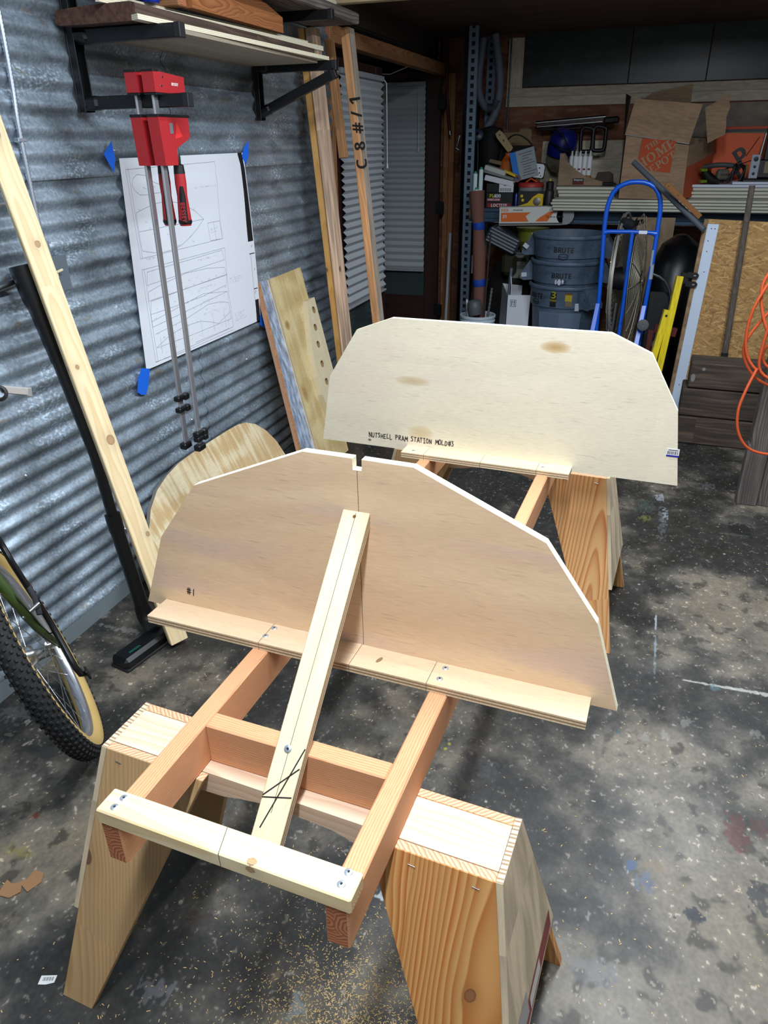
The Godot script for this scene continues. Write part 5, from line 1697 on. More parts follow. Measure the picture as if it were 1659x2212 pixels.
func shelving() -> void:
	var galv := mat(Color(0.45, 0.53, 0.6), 0.4, 0.55)
	var dark := mat(Color(0.1, 0.11, 0.14), 0.5, 0.4)
	var beam := mat(Color(0.24, 0.33, 0.42), 0.45, 0.4)
	M.galv = galv
	var t := thing("steel_shelving", "grey steel shelving unit with slotted uprights along the back wall", "shelving")
	for k in [[0.40, -6.30], [0.40, -6.98], [3.1, -6.30], [3.1, -6.98]]:
		# slotted face of the post: a strip with real slots, made of rails and bridges
		var b := MB.new()
		var x: float = k[0]
		var z: float = k[1]
		for s in [-0.024, 0.024]:
			b.box(Vector3(x + 0.018 + s, 1.21, z), Vector3(0.022, 2.42, 0.003), 0.0, 0, 0)
		for i in 44:
			b.box(Vector3(x + 0.018, 0.027 + i * 0.055, z), Vector3(0.028, 0.026, 0.003), 0.0, 0, 0)
		b.box(Vector3(x + 0.053, 1.21, z - 0.012), Vector3(0.003, 2.42, 0.026), 0.0, 0, 0)
		var up := part("upright", b.mesh([galv]), t)
		b = MB.new()
		b.box(Vector3(x - 0.02, 1.21, z - 0.03), Vector3(0.003, 2.42, 0.06), 0.0, 0, 0)
		b.box(Vector3(x + 0.018, 1.21, z - 0.03), Vector3(0.07, 2.42, 0.003), 0.0, 0, 0)
		part("post_back", b.mesh([dark]), up)
	var b := MB.new()
	b.box(Vector3(0.342, 1.21, -6.64), Vector3(0.004, 2.42, 0.62), 0.0, 0, 0)
	part("end_panel", b.mesh([dark]), t)
	for hgt in [1.12]:
		for z in [-6.315, -6.965]:
			b = MB.new()
			b.box(Vector3(1.75, hgt, z), Vector3(2.64, 0.05, 0.024), 0.003, 0, 0)
			b.box(Vector3(1.75, hgt + 0.038, z), Vector3(2.64, 0.026, 0.04), 0.003, 0, 0)
			b.box(Vector3(1.75, hgt - 0.038, z), Vector3(2.64, 0.026, 0.036), 0.003, 0, 0)
			part("beam", b.mesh([beam]), t)
			if z > -6.5:
				b = MB.new()
				b.box(Vector3(1.75, hgt - 0.054, z + 0.006), Vector3(2.64, 0.004, 0.03), 0.0, 0, 0)
				part("beam_lip", b.mesh([M.chrome]), t)
		b = MB.new()
		b.box(Vector3(1.75, hgt + 0.047, -6.64), Vector3(2.64, 0.008, 0.62), 0.0, 0, 0)
		part("deck", b.mesh([mat(Color(0.4, 0.33, 0.27), 0.9)]), t)
	b = MB.new()
	b.tube([Vector3(0.315, 1.62, -6.28), Vector3(0.33, 1.66, -6.27), Vector3(0.34, 1.70, -6.27)], 0.009, 8)
	b.tube([Vector3(0.315, 1.61, -6.27), Vector3(0.34, 1.595, -6.27)], 0.013, 8)
	part("latch", b.mesh([M.steel]), t)
	# pale pipe leaning beside the post
	single("plastic_pipe", "pale grey plastic pipe standing between the door post and the shelving", "pipe", tub([Vector3(0.20, 0.0, -6.5), Vector3(0.215, 0.95, -6.55)], 0.014, mat(Color(0.6, 0.62, 0.64), 0.5)))
	# flexible ducts behind
	var duct := mat(Color(0.42, 0.46, 0.52), 0.6)
	var dt := thing("flexible_duct", "grey ribbed flexible hose hanging in a loop behind the shelf end", "hose")
	part("hose", ribbed([Vector3(0.47, 2.42, -6.83), Vector3(0.505, 2.237, -6.85), Vector3(0.525, 2.1, -6.85), Vector3(0.525, 1.98, -6.84), Vector3(0.50, 1.86, -6.83), Vector3(0.44, 1.76, -6.82)], 0.031, 0.0028, 0.019, duct), dt)
	dt = thing("flexible_duct", "second grey ribbed hose bending into a grey elbow by the shelf post", "hose")
	part("hose", ribbed([Vector3(0.37, 2.4, -6.86), Vector3(0.345, 2.15, -6.86), Vector3(0.36, 2.0, -6.85), Vector3(0.41, 1.915, -6.84), Vector3(0.46, 1.895, -6.83)], 0.03, 0.0026, 0.018, duct), dt)
	part("elbow", tub([Vector3(0.44, 1.90, -6.832), Vector3(0.50, 1.905, -6.83), Vector3(0.51, 1.96, -6.83)], 0.036, mat(Color(0.25, 0.26, 0.28), 0.7), 12), dt)
	single("strut_channel", "slim dark steel rod standing against the back wall beside the trim", "rod", tub([Vector3(0.58, 1.17, -6.99), Vector3(0.575, 2.42, -7.0)], 0.007, mat(Color(0.3, 0.32, 0.36), 0.35, 0.7)))

func lettered(parent: Node, s: String, h: float, m: Material, x: float, y: float, z: float, called := "lettering") -> void:
	text(s, h, m, parent, Transform3D(Basis(), Vector3(x, y, z)), called)

func shelf_things() -> void:
	var D := 1.171
	var yellow := mat(Color(0.86, 0.72, 0.06), 0.6)
	var wh := mat(Color(0.85, 0.87, 0.89), 0.65)
	var blk := mat(Color(0.04, 0.04, 0.05), 0.5)
	var card := mat(Color(0.6, 0.51, 0.41), 0.9)
	card.albedo_texture = tex(mottle(128, 128, 201, [Color(0.9, 0.9, 0.9), Color(1, 1, 1)], 0.03, 0.2, 0.0, 4.0))
	M.card = card
	var deep := mat(Color(0.05, 0.048, 0.05), 0.8)
	# white sealant tubes with green tips, in front of the shelf end
	var tip := mat(Color(0.1, 0.6, 0.42), 0.5)
	var g := "sealant tubes by the shelf post"
	var tl := ["tallest white tube with a green tip at the shelf post", "shorter white green-tipped tube left of the tallest one", "lowest white green-tipped tube in front of the two others"]
	for k in [[0, 0.522, 1.455, -6.28], [1, 0.479, 1.425, -6.27], [2, 0.498, 1.31, -6.245]]:
		var t := thing("sealant_tube", tl[k[0]], "tube", pos(k[1], 1.171 if k[0] < 2 else 1.171, k[3]), g)
		var h: float = k[2] - 1.171
		part("body", lat([Vector2(0, 0), Vector2(0.017, 0), Vector2(0.017, h), Vector2(0.012, h + 0.004), Vector2(0, h + 0.004)], mat(Color(0.85, 0.92, 0.94), 0.45)), t)
		part("tip", lat([Vector2(0.012, h), Vector2(0.010, h + 0.018), Vector2(0, h + 0.02)], tip), t)
	single("small_ledge", "small timber packer under the sealant tubes at the shelf post", "timber", bxm(Vector3(0.1, 0.05, 0.08), M.dim[0], 0.002), pos(0.5, 1.145, -6.25))
	# black adhesive carton
	var t := thing("adhesive_box", "black carton with red bands and yellow PL 400 lettering on the shelf", "box", pos(0.668, D, -6.40))
	part("carton", bxm(Vector3(0.218, 0.115, 0.13), blk, 0.002, Vector3(0, 0.0575, 0)), t)
	part("red_band", bxm(Vector3(0.19, 0.03, 0.001), mat(Color(0.55, 0.06, 0.08), 0.6), 0.0, Vector3(0, 0.02, 0.0655)), t)
	part("red_band", bxm(Vector3(0.11, 0.02, 0.001), mat(Color(0.6, 0.12, 0.15), 0.6), 0.0, Vector3(-0.045, 0.062, 0.0655)), t)
	lettered(t, "PL", 0.026, mat(Color(0.75, 0.75, 0.05), 0.6), -0.062, 0.09, 0.066)
	lettered(t, "400", 0.026, wh, -0.018, 0.09, 0.066)
	lettered(t, "LOCTITE", 0.024, wh, 0.0, 0.02, 0.0662)
	lettered(t, "SUBFLOOR", 0.014, wh, -0.045, 0.062, 0.0662)
	t = thing("black_carton", "black carton with a white barcode label on the adhesive box", "box", pos(0.668, D + 0.1155, -6.41))
	part("carton", bxm(Vector3(0.225, 0.066, 0.125), blk, 0.002, Vector3(0, 0.033, 0)), t)
	part("label", bxm(Vector3(0.115, 0.062, 0.001), wh, 0.0, Vector3(0.05, 0.033, 0.063)), t)
	var b := MB.new()
	for i in 16:
		b.box(Vector3(0.0 + i * 0.006, 0.02, 0.0638), Vector3(0.003 if i % 3 else 0.0015, 0.024, 0.0004), 0.0, 0, 0)
	b.box(Vector3(0.055, 0.053, 0.0638), Vector3(0.05, 0.008, 0.0004), 0.0, 0, 0)
	part("barcode", b.mesh([blk]), t)
	# flat packs lying across the cartons, tipped down to the right
	var fp := [["flat_pack", "white flat pack lying on the black cartons, lowest of three", wh, 0.655, 1.372, -12.0, 0.235, 0.04, -6.40], ["flat_pack", "grey flat pack between two white ones on the black cartons", mat(Color(0.5, 0.51, 0.5), 0.8), 0.65, 1.412, -14.0, 0.25, 0.02, -6.41], ["flat_pack", "white flat pack with black print, topmost of three on the black cartons", mat(Color(0.75, 0.75, 0.73), 0.7), 0.618, 1.447, -16.0, 0.175, 0.034, -6.41]]
	for k in fp:
		single(k[0], k[1], "package", bxm(Vector3(k[6], k[7], 0.12), k[2], 0.002), pos(k[3], k[4], k[8], 0, k[5]), "flat packs on the black cartons")
	single("yellow_card", "yellow card end poking out of the flat packs", "card", bxm(Vector3(0.10, 0.018, 0.1), yellow, 0.001), pos(0.735, 1.424, -6.42, 0, -22.0))
	# blue spray can, yellow blister pack, red-lidded tub, dark bottle
	t = thing("spray_can", "slim dark blue can beside the yellow pack", "can", pos(0.80, D, -6.36))
	part("body", lat([Vector2(0, 0), Vector2(0.017, 0), Vector2(0.0175, 0.1), Vector2(0.012, 0.112), Vector2(0, 0.112)], mat(Color(0.03, 0.1, 0.42), 0.35)), t)
	t = thing("blister_pack", "black and yellow hardware pack on the shelf in front of the red-lidded tub", "package", pos(0.918, D, -6.35))
	part("card", bxm(Vector3(0.20, 0.125, 0.03), blk, 0.002, Vector3(0, 0.0625, 0)), t)
	part("yellow_swoosh", slabm([-0.1, 0.0, 0.1, 0.0, 0.1, 0.105, 0.06, 0.11, 0.02, 0.085, -0.02, 0.04, -0.1, 0.015], 0.0152, 0.0162, yellow), t)
	part("round_window", lat([Vector2(0, 0.003), Vector2(0.022, 0.003), Vector2(0.03, 0.0), Vector2(0.03, -0.002)], mat(Color(0.5, 0.48, 0.45), 0.4, 0.5), Transform3D(Basis(Vector3.RIGHT, PI / 2), Vector3(0.052, 0.05, 0.017))), t)
	for k in [[-0.07, 0.09], [-0.06, 0.06]]:
		part("badge", lat([Vector2(0, 0.001), Vector2(0.011, 0.0005)], yellow, Transform3D(Basis(Vector3.RIGHT, PI / 2), Vector3(k[0], k[1], 0.016))), t)
	t = thing("plastic_tub", "clear round tub with a red lid and orange clip behind the yellow pack", "tub", pos(0.895, D, -6.475))
	part("body", lat([Vector2(0, 0), Vector2(0.093, 0), Vector2(0.098, 0.14), Vector2(0.1, 0.152)], mat(Color(0.55, 0.55, 0.55), 0.4)), t)
	part("lid", lat([Vector2(0.103, 0.15), Vector2(0.104, 0.17), Vector2(0.095, 0.182), Vector2(0.05, 0.186), Vector2(0, 0.186)], mat(Color(0.68, 0.2, 0.17), 0.5)), t)
	b = MB.new()
	b.tube([Vector3(-0.04, 0.186, 0.02), Vector3(0, 0.212, 0.02), Vector3(0.05, 0.188, 0.02)], 0.007, 8)
	part("clip", b.mesh([mat(Color(0.8, 0.3, 0.04), 0.5)]), t)
	t = thing("dark_bottle", "dark bottle with a black cap and yellow tip at the end of the siding stack", "bottle", pos(1.06, D, -6.36))
	part("body", lat([Vector2(0, 0), Vector2(0.036, 0), Vector2(0.038, 0.01), Vector2(0.038, 0.12), Vector2(0.03, 0.14), Vector2(0.024, 0.144)], mat(Color(0.12, 0.12, 0.13), 0.5)), t)
	part("cap", lat([Vector2(0.03, 0.14), Vector2(0.031, 0.19), Vector2(0.02, 0.198), Vector2(0, 0.198)], blk), t)
	part("nozzle", lat([Vector2(0.008, 0.195), Vector2(0.006, 0.215), Vector2(0, 0.217)], yellow), t)
	# behind: orange jug, blue and grey carton tipped over it, white card, bag
	t = thing("orange_jug", "orange plastic jug with fluted sides behind the flat packs", "jug", pos(0.67, D, -6.62))
	b = MB.new()
	b.lathe([Vector2(0, 0), Vector2(0.068, 0.0), Vector2(0.072, 0.02), Vector2(0.072, 0.29), Vector2(0.06, 0.335), Vector2(0.035, 0.37), Vector2(0.026, 0.38), Vector2(0.026, 0.4), Vector2(0, 0.4)], Transform3D(), 10, 0, false)
	part("body", b.mesh([mat(Color(0.8, 0.4, 0.13), 0.5)]), t)
	t = thing("blade_box", "blue and grey carton tipped on its corner above the red-lidded tub", "box", pos(0.835, 1.488, -6.46, 0, 15.0))
	part("carton", bxm(Vector3(0.15, 0.215, 0.05), mat(Color(0.58, 0.62, 0.64), 0.7), 0.002, Vector3(0.02, 0, 0)), t)
	part("blue_side", bxm(Vector3(0.05, 0.215, 0.052), mat(Color(0.1, 0.46, 0.82), 0.6), 0.002, Vector3(-0.076, 0, 0)), t)
	b = MB.new()
	for i in 9:
		b.box(Vector3(0.025 + 0.01 * sin(i * 2.0), 0.08 - i * 0.02, 0.0256), Vector3(0.08 + 0.03 * cos(i * 1.7), 0.004, 0.0004), 0.0, 0, 0)
	part("print", b.mesh([mat(Color(0.2, 0.22, 0.25), 0.8)]), t)
	single("tape_roll", "small roll with a pink core under the blue and grey carton", "roll", lat([Vector2(0.012, -0.01), Vector2(0.026, -0.01), Vector2(0.026, 0.01), Vector2(0.012, 0.01)], mat(Color(0.5, 0.35, 0.33), 0.7), Transform3D(Basis(Vector3.RIGHT, PI / 2), Vector3.ZERO)), pos(0.79, 1.384, -6.42))
	t = thing("white_card", "white card in a black frame hanging beside the blue and grey carton", "card", pos(0.955, 1.44, -6.45, 0, -6.0))
	part("frame", bxm(Vector3(0.09, 0.115, 0.012), blk, 0.004), t)
	part("card", slabm([-0.04, -0.05, 0.03, -0.05, 0.04, -0.035, 0.04, 0.035, 0.025, 0.05, -0.04, 0.05], 0.0062, 0.0072, wh), t)
	b = MB.new()
	for k in [[-0.02, 0.0, 0.003, 0.045], [0.0, 0.02, 0.01, 0.01], [0.005, -0.015, 0.008, 0.012], [0.018, -0.035, 0.008, 0.008]]:
		b.box(Vector3(k[0], k[1], 0.0076), Vector3(k[2], k[3], 0.0004), 0.0, 0, 0)
	part("print", b.mesh([blk]), t)
	# crumpled tool bag with straps, caulk roller, wooden paddle
	t = thing("tool_bag", "dark grey canvas tool bag slumped behind the jug", "bag", pos(0.72, D, -6.72))
	b = MB.new()
	b.lathe([Vector2(0, 0), Vector2(0.16, 0), Vector2(0.175, 0.1), Vector2(0.17, 0.25), Vector2(0.15, 0.36), Vector2(0.16, 0.42), Vector2(0.13, 0.45)], Transform3D(Basis().scaled(Vector3(1, 1, 0.62)), Vector3.ZERO), 22)
	part("body", b.mesh([mat(Color(0.13, 0.115, 0.11), 0.95)]), t)
	for s in [0.10, 0.07]:
		part("strap", tub(smooth([Vector3(-0.13, 0.3, s), Vector3(-0.09, 0.46, s), Vector3(0.0, 0.53, s), Vector3(0.12, 0.47, s), Vector3(0.16, 0.36, s)], 20), 0.014, mat(Color(0.17, 0.15, 0.14), 0.95), 8, 0.35), t)
	t = thing("backpack_cloth", "black cloth bundle slung behind the shelf post", "cloth", pos(0.50, D, -6.72))
	b = MB.new()
	b.lathe([Vector2(0, 0), Vector2(0.11, 0), Vector2(0.12, 0.2), Vector2(0.1, 0.36), Vector2(0.13, 0.48), Vector2(0.09, 0.58), Vector2(0, 0.6)], Transform3D(Basis().scaled(Vector3(1, 1, 0.7)), Vector3.ZERO), 14)
	part("cloth", b.mesh([deep]), t)
	t = thing("paint_paddle", "pale wooden paddle with two hang holes leaning on the tool bag", "paddle", pos(0.642, 1.655, -6.55, 0, 41.0))
	part("blade", slabm([-0.026, -0.085, 0.0, -0.095, 0.026, -0.085, 0.03, 0.06, 0.02, 0.088, -0.02, 0.088, -0.03, 0.06], -0.003, 0.003, mat(Color(0.66, 0.57, 0.42), 0.8)), t)
	for y in [0.06, 0.005]:
		part("hang_hole", bxm(Vector3(0.008, 0.016, 0.001), blk, 0.0, Vector3(0, y, 0.0034)), t)
	single("stir_stick", "short pale stir stick below the wooden paddle", "stick", slabm([-0.05, -0.012, 0.05, -0.014, 0.05, 0.014, -0.045, 0.014, -0.055, 0.0], -0.003, 0.003, mat(Color(0.48, 0.4, 0.29), 0.8)), pos(0.585, 1.503, -6.53, 0, -12.0))
	t = thing("tape_measure_head", "grey-blue rounded tool head hanging by the shelf post", "tool", pos(0.44, 1.70, -6.48))
	part("head", lat([Vector2(0, -0.025), Vector2(0.035, -0.024), Vector2(0.046, -0.012), Vector2(0.046, 0.012), Vector2(0.03, 0.026), Vector2(0, 0.028)], mat(Color(0.17, 0.22, 0.3), 0.4), Transform3D(Basis(Vector3.RIGHT, 1.2), Vector3.ZERO)), t)
	part("lens", lat([Vector2(0, 0.03), Vector2(0.018, 0.026), Vector2(0.02, 0.02)], mat(Color(0.03, 0.04, 0.06), 0.2), Transform3D(Basis(Vector3.RIGHT, 1.2), Vector3.ZERO)), t)
	part("stem", tub([Vector3(0, -0.04, 0), Vector3(0.004, -0.16, -0.01), Vector3(0.01, -0.53, -0.02)], 0.009, blk, 8), t)
	single("tan_panel", "tan cardboard piece with two bright clips against the back wall", "cardboard", slabm([0.555, 1.56, 0.80, 1.60, 0.80, 1.73, 0.785, 1.745, 0.70, 1.745, 0.69, 1.72, 0.555, 1.72], 0, 0.006, mat(Color(0.56, 0.47, 0.35), 0.9)), pos(0, 0, -6.95))
	# cut-away cardboard tray with epoxy cartridges
	t = thing("cardboard_tray", "cardboard display tray with a swept side on the siding stack", "box", pos(0, 0, -6.46))
	var tray := [1.108, 1.333, 1.545, 1.333, 1.545, 1.352, 1.45, 1.362, 1.36, 1.385, 1.29, 1.415, 1.225, 1.455, 1.165, 1.51, 1.128, 1.562, 1.108, 1.562]
	part("front", slabm(tray, 0.0, 0.004, card), t)
	part("back", slabm(tray, -0.164, -0.16, card), t)
	part("side", bxm(Vector3(0.004, 0.23, 0.16), card, 0.0, Vector3(1.110, 1.447, -0.08)), t)
	part("base", bxm(Vector3(0.43, 0.004, 0.16), card, 0.0, Vector3(1.325, 1.335, -0.08)), t)
	part("flap", slabm([1.37, 1.336, 1.53, 1.336, 1.52, 1.41, 1.49, 1.43, 1.40, 1.425], -0.13, -0.126, mat(Color(0.3, 0.26, 0.22), 0.9)), t)
	part("red_label", bxm(Vector3(0.085, 0.045, 0.0008), mat(Color(0.42, 0.1, 0.1), 0.7), 0.0, Vector3(1.265, 1.362, 0.0046)), t)
	part("label_head", bxm(Vector3(0.085, 0.022, 0.0009), blk, 0.0, Vector3(1.265, 1.374, 0.0048)), t)
	text("Simpson", 0.012, wh, t, Transform3D(Basis(), Vector3(1.265, 1.374, 0.0054)))
	var et := "white adhesive cartridge with a clear cap standing in the cardboard tray"
	for k in [[1.195, -6.56], [1.228, -6.53], [1.262, -6.53], [1.302, -6.52], [1.338, -6.54]]:
		var c := thing("adhesive_cartridge", et, "cartridge", pos(k[0] - 0.005, 1.338, k[1]), "adhesive cartridges in the cardboard tray")
		part("body", lat([Vector2(0, 0), Vector2(0.019, 0), Vector2(0.019, 0.2), Vector2(0.012, 0.206)], mat(Color(0.9, 0.91, 0.92), 0.5)), c)
		part("band", lat([Vector2(0.0194, 0.045), Vector2(0.0194, 0.066)], mat(Color(0.65, 0.4, 0.08), 0.5)), c)
		part("foot", lat([Vector2(0.0195, 0.0), Vector2(0.0195, 0.044)], blk), c)
		part("nozzle", lat([Vector2(0.012, 0.2), Vector2(0.009, 0.215), Vector2(0.006, 0.24), Vector2(0, 0.242)], mat(Color(0.78, 0.79, 0.8), 0.5)), c)
		part("print", bxm(Vector3(0.018, 0.014, 0.001), mat(Color(0.5, 0.1, 0.1), 0.6), 0.0, Vector3(0, 0.11, 0.0186)), c)
	single("black_tool", "small black tool lying at the right end of the cardboard tray", "tool", tub([Vector3(1.46, 1.352, -6.36), Vector3(1.53, 1.35, -6.35), Vector3(1.56, 1.35, -6.34)], [0.012, 0.012, 0.005], blk))
	# face shield hung on the wall
	t = thing("face_shield", "blue face shield with a smoked visor hung on the back wall", "face shield", pos(1.09, 1.62, -6.98, -28))
	b = MB.new()
	b.lathe([Vector2(0.105, -0.11), Vector2(0.118, -0.05), Vector2(0.115, 0.03), Vector2(0.09, 0.085), Vector2(0.05, 0.105), Vector2(0.03, 0.108)], Transform3D(Basis(Vector3(0, 0, 1), -0.35), Vector3(-0.03, 0.02, 0.0)), 26)
	part("crown", b.mesh([mat(Color(0.06, 0.12, 0.46), 0.35)]), t)
	part("headband", tub(smooth([Vector3(-0.08, 0.09, 0.1), Vector3(-0.01, 0.115, 0.16), Vector3(0.07, 0.07, 0.16), Vector3(0.11, -0.03, 0.12), Vector3(0.12, -0.06, 0.06)], 18), 0.012, blk, 8, 0.4), t)
	part("headband", tub(smooth([Vector3(-0.05, 0.02, 0.14), Vector3(0.05, -0.02, 0.16), Vector3(0.12, -0.06, 0.09)], 12), 0.012, blk, 8, 0.4), t)
	part("knob", lat([Vector2(0, 0.014), Vector2(0.018, 0.012), Vector2(0.02, -0.01)], blk, pos(0.125, -0.065, 0.08)), t)
	var smoke := mat(Color(0.42, 0.4, 0.35), 0.3)
	b = MB.new()
	b.slab(PackedVector2Array([Vector2(-0.02, 0.03), Vector2(-0.12, 0.0), Vector2(-0.15, -0.07), Vector2(-0.14, -0.14), Vector2(-0.09, -0.20), Vector2(-0.02, -0.215), Vector2(0.03, -0.19), Vector2(0.05, -0.1), Vector2(0.03, -0.02)]), 0.06, 0.063, 0, 0, true)
	part("visor", b.mesh([smoke]), t)
	# silver tubes and a caulking gun hung high
	for k in [[0.83, 1.787, 1.39, 1.822, 0.016, "silver steel tube across the back wall, the upper of two"], [0.845, 1.757, 1.37, 1.787, 0.014, "silver steel tube across the back wall, the lower of two"]]:
		single("steel_tube", k[5], "tube", tub([Vector3(k[0], k[1], -6.93), Vector3(k[2], k[3], -6.93)], k[4], M.chrome, 12), Transform3D(), "steel tubes on the back wall")
	single("threaded_rod", "dark rod under the two silver tubes on the back wall", "rod", tub([Vector3(0.87, 1.733, -6.97), Vector3(1.4, 1.752, -6.97)], 0.009, blk, 8))
	for k in [[1.245, "black D-shaped tool handle hung below the silver tubes, the left of two", 0.0], [1.345, "black D-shaped tool handle hung below the silver tubes, the right of two", 0.006]]:
		b = MB.new()
		b.tube(smooth([Vector3(-0.03, 0.0, 0), Vector3(0.05, 0.0, 0), Vector3(0.06, -0.02, 0), Vector3(0.06, -0.14, 0), Vector3(0.045, -0.165, 0), Vector3(-0.02, -0.165, 0), Vector3(-0.03, -0.15, 0)], 26, true), 0.016, 8, 0, true)
		single("tool_handle", k[1], "handle", b.mesh([mat(Color(0.05, 0.05, 0.06), 0.45)]), pos(k[0], 1.735 + k[2], -6.93), "tool handles on the back wall")
	single("drill_body", "dark tool body at the right end of the silver tubes", "tool", bxm(Vector3(0.12, 0.05, 0.06), mat(Color(0.06, 0.06, 0.05), 0.6), 0.012), pos(1.44, 1.795, -6.92, 0, 4))
	siding()
	depot_box()
	# foil dispenser carton jammed against the beam
	t = thing("film_carton", "long white and orange film carton leaning on the shelf beam", "box", pos(0.985, 1.128, -6.225, 0, 1.6))
	part("carton", bxm(Vector3(0.50, 0.135, 0.11), mat(Color(0.82, 0.82, 0.8), 0.7), 0.004, Vector3(-0.03, 0, 0)), t)
	part("round_end", lat([Vector2(0, -0.055), Vector2(0.062, -0.055), Vector2(0.066, 0.055), Vector2(0, 0.055)], mat(Color(0.55, 0.56, 0.56), 0.7), Transform3D(Basis(Vector3.RIGHT, PI / 2), Vector3(0.235, 0.0, 0)), 24), t)
	var orange := mat(Color(0.85, 0.42, 0.16), 0.7)
	part("orange_print", slabm([-0.265, -0.04, -0.045, -0.04, -0.07, 0.0, -0.03, 0.028, -0.265, 0.028], 0.0552, 0.0556, orange), t)
	part("orange_print", slabm([0.005, -0.04, 0.10, -0.04, 0.15, 0.035, 0.11, 0.03, 0.04, -0.01], 0.0552, 0.0556, orange), t)
	part("grey_rule", bxm(Vector3(0.49, 0.012, 0.0006), mat(Color(0.3, 0.3, 0.31), 0.7), 0.0, Vector3(-0.03, -0.056, 0.0553)), t)
	lettered(t, "31", 0.024, wh, -0.235, 0.0, 0.0562)
	lettered(t, "12 in x 400 ft", 0.016, blk, 0.155, -0.006, 0.0562)
	lettered(t, "CLEAR", 0.012, blk, 0.17, 0.03, 0.0562)
	lettered(t, "FOX", 0.022, orange, -0.235, 0.046, 0.0562)
	lettered(t, "Premium", 0.012, blk, -0.13, 0.046, 0.0562)
	# right end of the shelf: orange sign, tools, black-and-white machine
	t = thing("orange_sign", "orange sign with black letters lying askew at the right end of the shelf", "sign", pos(2.34, 1.53, -6.72, -8))
	part("board", slabm([-0.19, -0.17, 0.27, -0.17, 0.30, 0.15, -0.14, 0.16], -0.003, 0.003, mat(Color(0.9, 0.38, 0.17), 0.6)), t)
	part("top_edge", bxm(Vector3(0.46, 0.02, 0.02), mat(Color(0.72, 0.26, 0.12), 0.6), 0.002, Vector3(0.06, 0.19, 0)), t)
	part("board_shadow_gap", bxm(Vector3(0.46, 0.016, 0.012), blk, 0.0, Vector3(0.06, 0.171, -0.004)), t)
	for k in [["P", 0.095, -0.005, 38.0], ["H", 0.06, -0.13, 38.0]]:
		text(k[0], 0.13, blk, t, Transform3D(Basis(Vector3(0, 0, 1), deg_to_rad(k[3])), Vector3(k[1], k[2], 0.004)))
	for k in [[-0.02, -0.10, 0.11, -0.03], [-0.05, -0.11, 0.2, -0.02], [0.13, 0.0, 0.2, 0.13]]:
		part("black_stroke", tub([Vector3(k[0], k[1], 0.006), Vector3(k[2], k[3], 0.006)], 0.009, blk, 6, 0.3), t)
	t = thing("cordless_blower", "lime and black cordless tool with a grey battery beside the cardboard box", "power tool", pos(2.21, 1.372, -6.33, 25))
	part("body", tub(smooth([Vector3(-0.05, 0.075, 0), Vector3(0.0, 0.02, 0.01), Vector3(0.07, -0.01, 0.02)], 8), [0.02, 0.026, 0.032, 0.035, 0.035, 0.034, 0.032, 0.03, 0.026], mat(Color(0.03, 0.03, 0.035), 0.5), 12), t)
	part("battery", bxm(Vector3(0.085, 0.07, 0.06), mat(Color(0.36, 0.35, 0.31), 0.6), 0.014, Vector3(0.085, 0.045, 0.03)), t)
	text("RYOBI", 0.016, blk, t, Transform3D(Basis(), Vector3(0.088, 0.042, 0.0605)))
	for k in [[-0.06, 0.075, 0.02], [-0.05, 0.0, 0.02]]:
		part("lime_trim", bxm(Vector3(0.05, 0.02, 0.045), mat(Color(0.42, 0.5, 0.05), 0.5), 0.006, Vector3(k[0], k[1], k[2])), t)
	single("grey_hose", "grey hose curving behind the lime and black tool", "hose", tub(smooth([Vector3(2.17, 1.46, -6.45), Vector3(2.25, 1.475, -6.42), Vector3(2.34, 1.475, -6.42), Vector3(2.41, 1.46, -6.44)], 12), 0.017, mat(Color(0.27, 0.28, 0.3), 0.6)))
	t = thing("bench_machine", "black machine with a white control plate at the right edge of the shelf", "machine", pos(2.56, 1.352, -6.42))
	part("column", bxm(Vector3(0.13, 0.21, 0.14), mat(Color(0.03, 0.028, 0.03), 0.35), 0.006, Vector3(0.06, 0.26, 0)), t)
	part("case", bxm(Vector3(0.22, 0.12, 0.16), mat(Color(0.1, 0.045, 0.05), 0.45), 0.006, Vector3(0.06, 0.10, 0)), t)
	part("base", bxm(Vector3(0.3, 0.035, 0.2), blk, 0.006, Vector3(0.03, 0.0185, 0)), t)
	part("control_plate", bxm(Vector3(0.058, 0.155, 0.004), mat(Color(0.6, 0.63, 0.68), 0.5), 0.002, Vector3(-0.055, 0.115, 0.083)), t)
	for k in [[0.165, 0.015], [0.115, 0.008], [0.07, 0.009]]:
		part("knob", lat([Vector2(0, 0.012), Vector2(k[1], 0.01), Vector2(k[1] + 0.001, 0)], blk, Transform3D(Basis(Vector3.RIGHT, PI / 2), Vector3(-0.055, k[0], 0.085)), 14), t)
	part("data_plate", bxm(Vector3(0.08, 0.075, 0.002), mat(Color(0.46, 0.44, 0.32), 0.6), 0.0, Vector3(0.05, 0.11, 0.081)), t)
	part("chrome_post", tub([Vector3(-0.03, 0.19, 0.06), Vector3(-0.02, 0.33, 0.06)], 0.008, M.chrome, 10), t)
	part("chrome_post", tub([Vector3(0.075, 0.22, 0.08), Vector3(0.077, 0.32, 0.08)], 0.009, M.chrome, 10), t)
	part("chuck", lat([Vector2(0, 0), Vector2(0.016, 0.0), Vector2(0.018, 0.03), Vector2(0.01, 0.034)], M.chrome, pos(0.076, 0.345, 0.08)), t)
	single("yellow_tool", "small yellow level standing left of the black machine", "tool", bxm(Vector3(0.018, 0.1, 0.03), mat(Color(0.5, 0.38, 0.04), 0.6), 0.003), pos(2.455, 1.43, -6.4, 0, -8))
	t = thing("black_cords", "tangle of black cord and strap left of the black machine", "cord", pos(2.40, 1.352, -6.42))
